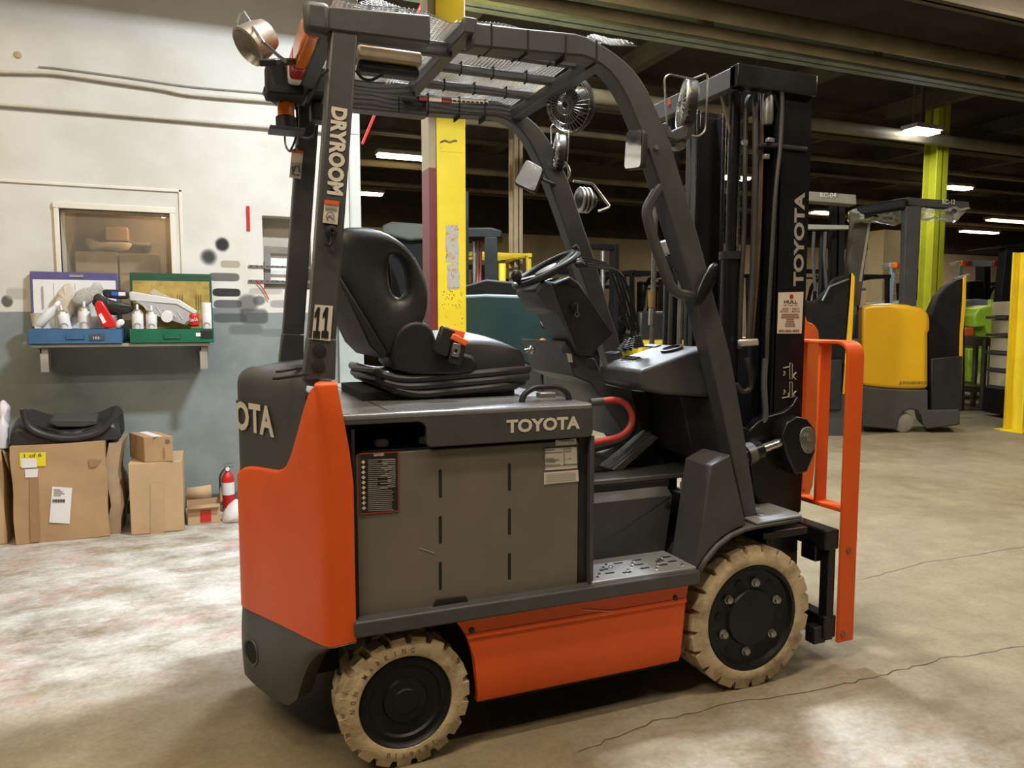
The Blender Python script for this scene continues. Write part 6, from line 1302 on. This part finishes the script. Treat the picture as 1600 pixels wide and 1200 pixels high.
# teal truck close behind the yellow column
d0_ = 7.3; t = thing('forklift', 'large teal forklift with black hood parked behind the yellow column', 'forklift', G(800, d0_+.5))
EX = HF*1.2+HR*-.1; EX.z = 0
MB().prism(SD(d0_, [(630, 470), (700, 462), (760, 459), (820, 461), (843, 466), (858, 480), (868, 497), (876, 520), (880, 548), (880, 573), (846, 579), (820, 566), (760, 560), (630, 560)]), EX).build('counterweight', TEAL, t, .03, 3)
MB().prism(SD(d0_+.05, [(640, 470), (705, 452), (760, 436), (800, 440), (832, 452), (845, 463), (760, 462), (640, 480)]), EX*.9).build('hood', BLK, t, .02)
MB().prism(SD(d0_+.02, [(640, 560), (820, 566), (846, 579), (848, 600), (850, 700), (640, 700)]), EX).build('chassis', BGREY, t, .02); MB().prism(SD(d0_-.05, [(850, 578), (886, 574), (888, 612), (888, 660), (850, 660)]), EX*.6).build('side_step', BGREY, t, .02)
for (x, y, m) in ((850, 505, STEELD), (848, 535, AMBER)): MB().lathe([(.042, -.03), (.04, .0), (.03, .018), (0, .022)], D(x, y, d0_-.01), -HF, 18).build('rear_lamp', m, t)
MB().bar(D(727, 300, d0_+1), D(727, 460, d0_+1), .07, .07).build('guard_post', BLK, t); MB().lathe([(.25, 0), (.31, .03), (.31, .2), (.25, .22)], V(*G(840, d0_+.3).xy, .31), HF, 24).build('wheel', BLK, t)
MB().lathe([(.25, 0), (.31, .03), (.31, .2), (.25, .22)], V(*G(670, d0_+.3).xy, .31), HF, 24).build('wheel', BLK, t)
# dark truck with flat black roof right of the yellow column
d1_ = 8.85; t = thing('forklift', 'black forklift with flat roof beam standing right of the yellow column', 'forklift', G(745, d1_+.4))
MB().prism(SD(d1_, [(690, 356), (768, 355), (784, 360), (784, 372), (690, 372)]), HF*.6).build('roof_beam', BLK, t, .02); MB().prism(SD(d1_, [(757, 370), (777, 370), (778, 560), (757, 560)]), HF*.15).build('mast_upright', BLK, t, .01); MB().prism(SD(d1_+.5, [(700, 372), (712, 372), (712, 560), (700, 560)]), HF*.12).build('mast_upright', BLK, t, .01); MB().prism(SD(d1_+.1, [(690, 480), (790, 470), (790, 640), (690, 640)]), HF*.6).build('body', BLK, t, .04)
MB().cyl(D(742, 375, d1_+.4), D(742, 470, d1_+.4), .03, 10).build('lift_cylinder', STEELD, t)
for x in (748, 752): MB().tube(SD(d1_+.3, [(x, 372), (x-1, 420), (x-3, 470)]), .015, 6).build('hydraulic_hose', mat('hose_red', (.25, .05, .04), .5, var=.2), t)
MB().prism(SD(d1_+.2, [(690, 640), (790, 640), (790, 690), (690, 690)]), HF*.4).build('base', PITCHB, t)
# canopy of a covered machine left of the column
d2_ = 10.5; t = thing('covered_machine', 'machine under a grey-green tarpaulin left of the yellow column', 'machine', G(630, d2_+.4)); mb = MB(); TARP = mat('tarp_green', (.085, .09, .072), .7, var=.2)
MB().prism(SD(d2_, [(596, 352), (612, 346), (640, 348), (690, 352), (692, 372), (640, 376), (622, 372), (596, 366)]), HF*1.1).build('tarpaulin', TARP, t, .04, 3); MB().prism(SD(d2_+.1, [(600, 372), (690, 374), (690, 600), (600, 600)]), HF*.9).build('machine_body', BLK, t, .02); MB().prism(SD(d2_+.1, [(600, 600), (690, 600), (690, 652), (600, 652)]), HF*.8).build('machine_base', PITCHB, t)
# parked rows behind the cab
parked((3.42, 8.5), 0, 1.62, YT, 'yellow forklift with yellow guard behind the steering column', 2.25, 2.3, guardm=YT)
t, L = parked((4.66, 8.4), 0, -1.57, BGREY, 'black forklift with white letters up its mast, seen through the cab', 2.45, 2.1, forks=False)
for k, ch in enumerate('DOOSAN'): text('mast_letter', ch, OFFW, t, V(4.375, 8.4-.85-.165, .75+k*.2), (0, 0, 1), (-1, 0, 0), .13, .08, .03)
parked((6.0, 8.5), 0, 1.60, YT, 'yellow forklift seen beside the grab handle of the orange forklift', 2.2, 2.1)
parked((7.5, 8.6), 0, 1.55, BGREY, 'dark forklift parked behind the mast of the orange forklift', 2.1, 2.1)
parked((2.5, 13.0), 0, 1.6, BLK, 'black forklift parked far behind the covered machine', 2.3, 2.15); parked((4.3, 13.2), 0, 1.6, ORT, 'small orange forklift near the far wall', 2.1, 2.1)
parked((6.1, 13.0), 0, 1.6, BLU, 'blue-grey forklift in the last row near the far wall', 2.3, 2.1); parked((7.9, 13.0), 0, 1.6, BLK, 'all black forklift at the far end of the last row', 2.4, 2.1); parked((9.8, 13.0), 0, 1.6, YT, 'yellow forklift far behind the mast uprights', 2.3, 2.1)
tag(MB().cyl(V(*G(784, 10.2).xy, 0), V(*G(785, 10.2).xy, D(785, 412, 10.2).z), .05, 12).build('bollard', mat('bollard_yellow', (.66, .47, .03), .45, var=.1), None, origin=V(*G(784, 10.2).xy, 0)), 'slim yellow bollard between the parked forklifts', 'bollard')

# ---- yellow reach trucks on the right
RY = mat('reach_yellow', (.66, .37, .012), .30, var=.06, scale=2, coat=.3); RG = mat('reach_grey', (.062, .060, .055), .5, spec=.2, var=.12)
d = 8.95
t = thing('reach_truck', 'yellow reach truck with grey base, RC-12 beam and torn plastic on its guard', 'reach truck', G(1420, d+.5), 'yellow reach trucks')
E1 = (HF*.9+HR*.35); E1.z = 0
yb = [(1347, 478), (1362, 475), (1390, 474), (1418, 476), (1440, 481), (1451, 489), (1453, 500), (1453, 515), (1450, 521), (1450, 608), (1420, 609), (1380, 607), (1346, 603)]
MB().prism(SD(d, yb), E1*.7).build('body_cover', RY, t, .05, 4)
MB().prism(SD(d, [(1346, 603), (1380, 607), (1420, 609), (1450, 609), (1450, 641), (1500, 640), (1500, 664), (1448, 671), (1443, 664), (1440, 650), (1434, 642), (1422, 640), (1411, 644), (1405, 653), (1401, 672), (1346, 667)]), E1*.7).build('chassis', RG, t, .02, 3)
MB().lathe([(.08, 0), (.125, .02), (.125, .13), (.08, .15)], V(*G(1420, d+.05).xy, .127), HF, 20).build('drive_wheel', mat('wheel_tan', (.28, .25, .20), .6, var=.2), t)
MB().prism(SD(d+.1, [(1450, 498), (1459, 478), (1466, 462), (1478, 448), (1496, 437), (1508, 434), (1508, 642), (1450, 642)]), E1*.5).build('operator_compartment', BLK, t, .02); MB().prism(SD(d+.06, [(1505, 434), (1510, 430), (1509, 480), (1505, 520), (1503, 610), (1498, 612), (1500, 520), (1504, 470)]), E1*.55).build('edge_strip', RY, t, .005)
MB().bar(D(1490, 437, d+.1), D(1514, 430, d+.1), .03, .03).build('control_handle', STEELD, t)
MB().prism(SD(d+.08, [(1452, 560), (1500, 556), (1499, 640), (1452, 642)]), -HF*.05).build('lower_door', DARK, t, .008)
MB().prism(SD(d+.3, [(1416, 322), (1440, 322), (1432, 478), (1411, 478)]), HF*.12).build('guard_post', BGREY, t, .01)
MB().prism(SD(d+.8, [(1336, 342), (1360, 344), (1344, 478), (1318, 478)]), HF*.15).build('mast_upright', mat('mast_olive', (.07, .066, .05), .45, var=.2), t, .005); MB().prism(SD(d+.79, [(1357, 346), (1361, 346), (1346, 440), (1342, 440)]), HF*.1).build('mast_edge', mat('edge_pale', (.36, .34, .28), .5, var=.1), t)
MB().prism(SD(d+.4, [(1416, 308), (1515, 315), (1516, 327), (1418, 321)]), HF*.15).build('guard_beam', BGREY, t, .01); p = D(1472, 319, d+.39); text('beam_lettering', 'RC-12', OFFW, t, p, HR, (0, 0, 1), D(1491, 319, d+.39).x*0+.155, .055, .01, lift=.004)
MB().bar(D(1340, 331, d+.7), D(1418, 318, d+.35), .14, .13).build('guard_side_beam', BLK, t, .03)
PLW = bpy.data.materials.new('clear_wrap'); PLW.use_nodes = True; nt = PLW.node_tree; bb = nt.nodes['Principled BSDF']; bb.inputs['Base Color'].default_value = (.55, .54, .47, 1); bb.inputs['Roughness'].default_value = .2
tr = nt.nodes.new('ShaderNodeBsdfTransparent'); mm = nt.nodes.new('ShaderNodeMixShader'); no = nt.nodes.new('ShaderNodeTexNoise'); no.inputs['Scale'].default_value = 7; nt.links.new(no.outputs['Fac'], mm.inputs[0]); nt.links.new(tr.outputs[0], mm.inputs[1]); nt.links.new(bb.outputs[0], mm.inputs[2]); nt.links.new(mm.outputs[0], nt.nodes['Material Output'].inputs['Surface'])
lump_wrap = MB(); rn = random.Random(2)
def wrapd(nm, pts, dd, th, seed):
    P = smooth(SD(dd, pts), 3, True); c = sum(P, V(0, 0, 0))/len(P); r = random.Random(seed); rows = []
    for k, s in enumerate((.5, .95, 1, .9, .4)): rows.append([c+(p-c)*s+HF*(th*k/4)+V(r.uniform(-.02, .02), 0, r.uniform(-.02, .02)) for p in P])
    return MB().grid([q+[q[0]] for q in rows]).build(nm, PLW, t, angle=80)
wrapd('torn_plastic', [(1436, 330), (1445, 324), (1480, 325), (1508, 322), (1524, 322), (1512, 332), (1500, 346), (1490, 338), (1470, 339), (1446, 344), (1438, 342)], d+.3, .25, 3); wrapd('torn_plastic', [(1332, 330), (1345, 322), (1380, 318), (1414, 322), (1414, 350), (1385, 348), (1360, 345), (1336, 348)], d+.6, .25, 5)
text('body_lettering', 'JUNGHEINRICH', PK, t, D(1405, 601.5, d-.012), HR, (0, 0, 1), .33, .045, .015, lift=.004)
d = 8.75
t = thing('reach_truck', 'yellow and black reach truck under the RC-04 beam, next to the orange backrest', 'reach truck', G(1290, d+.4), 'yellow reach trucks')
MB().prism(SD(d, [(1240, 468), (1272, 470), (1292, 448), (1300, 435), (1330, 424), (1324, 512), (1320, 640), (1240, 640)]), E1*.6).build('operator_compartment', BLK, t, .03); MB().prism(SD(d-.03, [(1331, 426), (1336, 432), (1332, 520), (1328, 560), (1322, 616), (1316, 616), (1322, 540), (1328, 470)]), E1*.6).build('edge_strip', RY, t, .004); MB().prism(SD(d-.02, [(1240, 616), (1322, 613), (1320, 688), (1240, 694)]), E1*.6).build('chassis', RG, t, .02)
MB().prism(SD(d-.05, [(1262, 565), (1316, 562), (1314, 640), (1262, 643)]), HF*.04).build('door', DARK, t, .006); MB().tube([D(1285, 470, d-.02), D(1296, 448, d-.02), D(1326, 436, d-.02)], .012, 6).build('screen_edge', STEELD, t); MB().obox(D(1280, 592, d-.06), (.03, .03, .035)).build('latch', OFFW, t, .004)
MB().prism(SD(d+.3, [(1240, 297), (1338, 304), (1339, 320), (1240, 312)]), HF*.2).build('guard_beam', mat('beam_pale', (.20, .19, .15), .5, var=.15), t, .01); text('beam_lettering', 'RC-04', OFFW, t, D(1281, 308.5, d+.29), HR, (0, 0, 1), .19, .055, .01, lift=.004)
for x in (1252, 1300, 1312): MB().prism(SD(d+.7, [(x, 320), (x+9, 320), (x+6, 480), (x-3, 480)]), HF*.1).build('mast_upright', BLK, t, .005)
MB().prism(SD(d+.5, [(1240, 350), (1326, 352), (1326, 358), (1240, 358)]), HF*.1).build('mast_crossbar', mat('crossbar_pale', (.28, .26, .21), .5, var=.1), t); MB().cyl(D(1285, 360, d+.6), D(1281, 470, d+.6), .03, 10).build('lift_cylinder', BLK, t)
for x in (1272, 1290): MB().tube(SD(d+.45, [(x, 362), (x-2, 400), (x+2, 455)]), .02, 6).build('hydraulic_hose', HOSE, t)
# ---- green truck, table and grey-blue trucks further right
d = 12.4
t = thing('forklift', 'lime green forklift with black mast and cream wheel by the yellow column', 'forklift', G(1570, d+.5))
MB().prism(SD(d, [(1522, 492), (1530, 482), (1556, 476), (1557, 505), (1575, 515), (1610, 524), (1610, 605), (1550, 600), (1550, 535), (1540, 510), (1524, 512)]), HF*1.0).build('counterweight', GRN, t, .03, 3); MB().prism(SD(d+.1, [(1513, 545), (1538, 545), (1538, 602), (1513, 597)]), HF*.6).build('side_panel', GRN, t, .02)
text('side_number', '32', PK, t, D(1553, 548, d-.01), HR, (0, 0, 1), .22, .11, .03, lift=.004); P = SD(d-.01, [(1553, 523), (1563, 523), (1563, 534), (1553, 534)]); Q = SD(d-.01, [(1555, 525), (1561, 525), (1561, 532), (1555, 532)]); MB().ring(P, Q, HF*.01).build('tow_mark', YELG, t)
wc = D(1563, 600, d-.05); r_ = wc.z; wh = MB().lathe([(r_*.62, .0), (r_*.7, -.02), (r_*.97, -.01), (r_, .03), (r_, .2)], wc, HF, 28, caps=False).build('tyre', TYRE, t); MB().lathe([(r_*.64, .01), (r_*.3, .03), (0.001, .02)], wc, HF, 24, caps=False).build('wheel_rim', RIM, t); MB().prism(SD(d+.2, [(1546, 590), (1610, 596), (1610, 622), (1546, 618)]), HF*.6).build('chassis', BLK, t, .01)
MB().prism(SD(d-.1, [(1573, 385), (1590, 385), (1580, 470), (1576, 522), (1560, 512), (1566, 450)]), HF*.2).build('mast_upright', BLK, t, .01); MB().prism(SD(d-.1, [(1563, 384), (1610, 378), (1610, 388), (1563, 388)]), HF*1.0).build('roof_beam', BLK, t, .01); MB().tube(SD(d, [(1580, 475), (1590, 462), (1604, 462), (1606, 474), (1592, 482)]), .025, 6).build('grab_rail', STEELD, t)
MB().lathe([(.05, 0), (.05, .08), (.03, .1)], D(1548, 477, d+.3), (0, 0, 1), 12).build('fuel_cap', GRN, t)
d = 11.2
t = thing('work_table', 'dark steel work table with a lower shelf in front of the green forklift', 'table', G(1532, d+.3)); TS = mat('table_steel', (.13, .12, .10), .4, .5, var=.2)
MB().prism(SD(d, [(1500, 524), (1560, 527), (1560, 533), (1500, 531)]), HF*.7).build('tabletop', TS, t, .005); MB().prism(SD(d, [(1500, 531), (1558, 533), (1550, 541), (1500, 540)]), HF*.05).build('apron', TS, t)
zl = 0
for (x, dd) in ((1541, d), (1527, d+.65), (1502, d), (1552, d+.65)):
    g0 = G(x, dd); zt_ = D(x, 530, dd).z; MB().box((g0.x-.03, g0.y-.03, 0), (g0.x+.03, g0.y+.03, zt_)).build('table_leg', TS, t, .004)
MB().prism(SD(d+.02, [(1500, 603), (1558, 604), (1558, 613), (1500, 612)]), HF*.6).build('lower_shelf', TS, t, .004)
tag(MB().prism(SD(d+.2, [(1508, 512), (1522, 512), (1522, 524.5), (1508, 524.5)]), HF*.2).build('parts_bin', ORT, None, .01), 'small orange bin on the dark steel work table', 'bin')
d = 10.2
t = thing('pallet_stack', 'stack of beige trays on a dark trolley next to the yellow column', 'trolley', G(1585, d+.3)); BEI = mat('beige_tray', (.42, .36, .24), .6, var=.12)
for k in range(5): MB().prism(SD(d, [(1574+k*1.0, 605-k*28), (1612, 605-k*28), (1612, 583-k*28), (1575+k*1.0, 583-k*28)]), HF*.4).build('tray', BEI, t, .008); MB().prism(SD(d-.02, [(1572, 610-k*28), (1612, 610-k*28), (1612, 606-k*28), (1572, 606-k*28)]), HF*.44).build('tray_rim', BGREY, t)
MB().prism(SD(d, [(1572, 610), (1612, 610), (1612, 655), (1572, 650)]), HF*.5).build('trolley_base', BLK, t, .01)
def pale_truck(d, x0, s, lab, letters=None, grp='pale grey forklifts under the bright far lamps'):
    t = thing('forklift', lab, 'forklift', G(x0, d+.4), grp); X = lambda u: x0+u*s; Yy = lambda v: 500+v*s
    MB().prism(SD(d, [(X(-60), Yy(0)), (X(45), Yy(-8)), (X(60), Yy(2)), (X(60), Yy(46)), (X(-60), Yy(50))]), HF*1.0).build('body', BLU, t, .03); MB().prism(SD(d-.03, [(X(-58), Yy(-40)), (X(0), Yy(-46)), (X(58), Yy(-40)), (X(58), Yy(-6)), (X(-58), Yy(-2))]), HF*.8).build('hood', PALE, t, .04)
    MB().prism(SD(d+.1, [(X(-60), Yy(48)), (X(60), Yy(44)), (X(60), Yy(92)), (X(-60), Yy(92))]), HF*.8).build('chassis', BLK, t, .02)
    for u in (-48, 44): MB().bar(D(X(u), Yy(-30), d), D(X(u+8), Yy(-122), d), .07, .07).build('guard_post', PALE, t, .008)
    MB().bar(D(X(-44), Yy(-122), d), D(X(56), Yy(-122), d), .1, .1).build('guard_beam', PALE, t, .01); MB().bar(D(X(-44), Yy(-122), d), D(X(-60), Yy(-120), d+1.3), .08, .08).build('guard_rail', PALE, t, .01); MB().bar(D(X(56), Yy(-122), d), D(X(30), Yy(-120), d+1.3), .08, .08).build('guard_rail', PALE, t, .01)
    for (u, m) in ((-36, AMBER), (-26, RED), (34, RED)): MB().bar(D(X(u-5), Yy(-122), d-.06), D(X(u+4), Yy(-122), d-.06), .1, .1).build('rear_lamp', m, t, .01)
    MB().bar(D(X(8), Yy(-40), d+1.4), D(X(8), Yy(-118), d+1.4), .3, .12).build('mast', BLK, t); MB().prism(SD(d+.3, [(X(-20), Yy(-40)), (X(-22), Yy(-84)), (X(10), Yy(-86)), (X(14), Yy(-40))]), HF*.2).build('seat_back', BLK, t, .03)
    for sg in (-44, 44): g0 = G(X(sg), d+.2); MB().lathe([(.15, 0), (.22, .02), (.22, .15), (.15, .17)], V(g0.x, g0.y, .221), HF, 18).build('wheel', BLK, t)
    if letters: text('body_lettering', letters, WHITE, t, D(X(-50), Yy(36), d-.01), HR, (0, 0, 1), 1.0, .2, .02, lift=.004)
    return t
pale_truck(14.0, 1530, .72, 'pale grey-blue forklift with amber and red lamps behind the green forklift', 'TOYOTA')
pale_truck(13.0, 1423, .70, 'pale grey-blue forklift behind the reach truck guard post')
parked(1345, 18.5, 1.2, BLU, 'dark blue forklift beside the brick pier', 2.2, 2.1, guardm=BLU); parked(1590, 16.0, 1.1, YT, 'yellow forklift at the end of the far aisle', 2.2, 2.1)
parked(1318, 13.2, 1.5, BGREY, 'dark grey forklift behind the RC-04 reach truck', 2.3, 2.1)
# orange guard plate on the carriage seen past the mast
P = smooth(SY(.36, [(1254, 500), (1258, 492), (1262, 502), (1270, 506), (1277, 514), (1280, 530), (1279, 600), (1275, 680), (1270, 760), (1254, 760)]), 2, True); MB().prism(P, (0, .012, 0)).build('backrest_guard_plate', mat('orange_plate', (.80, .20, .04), .4, var=.06), FT, .003)
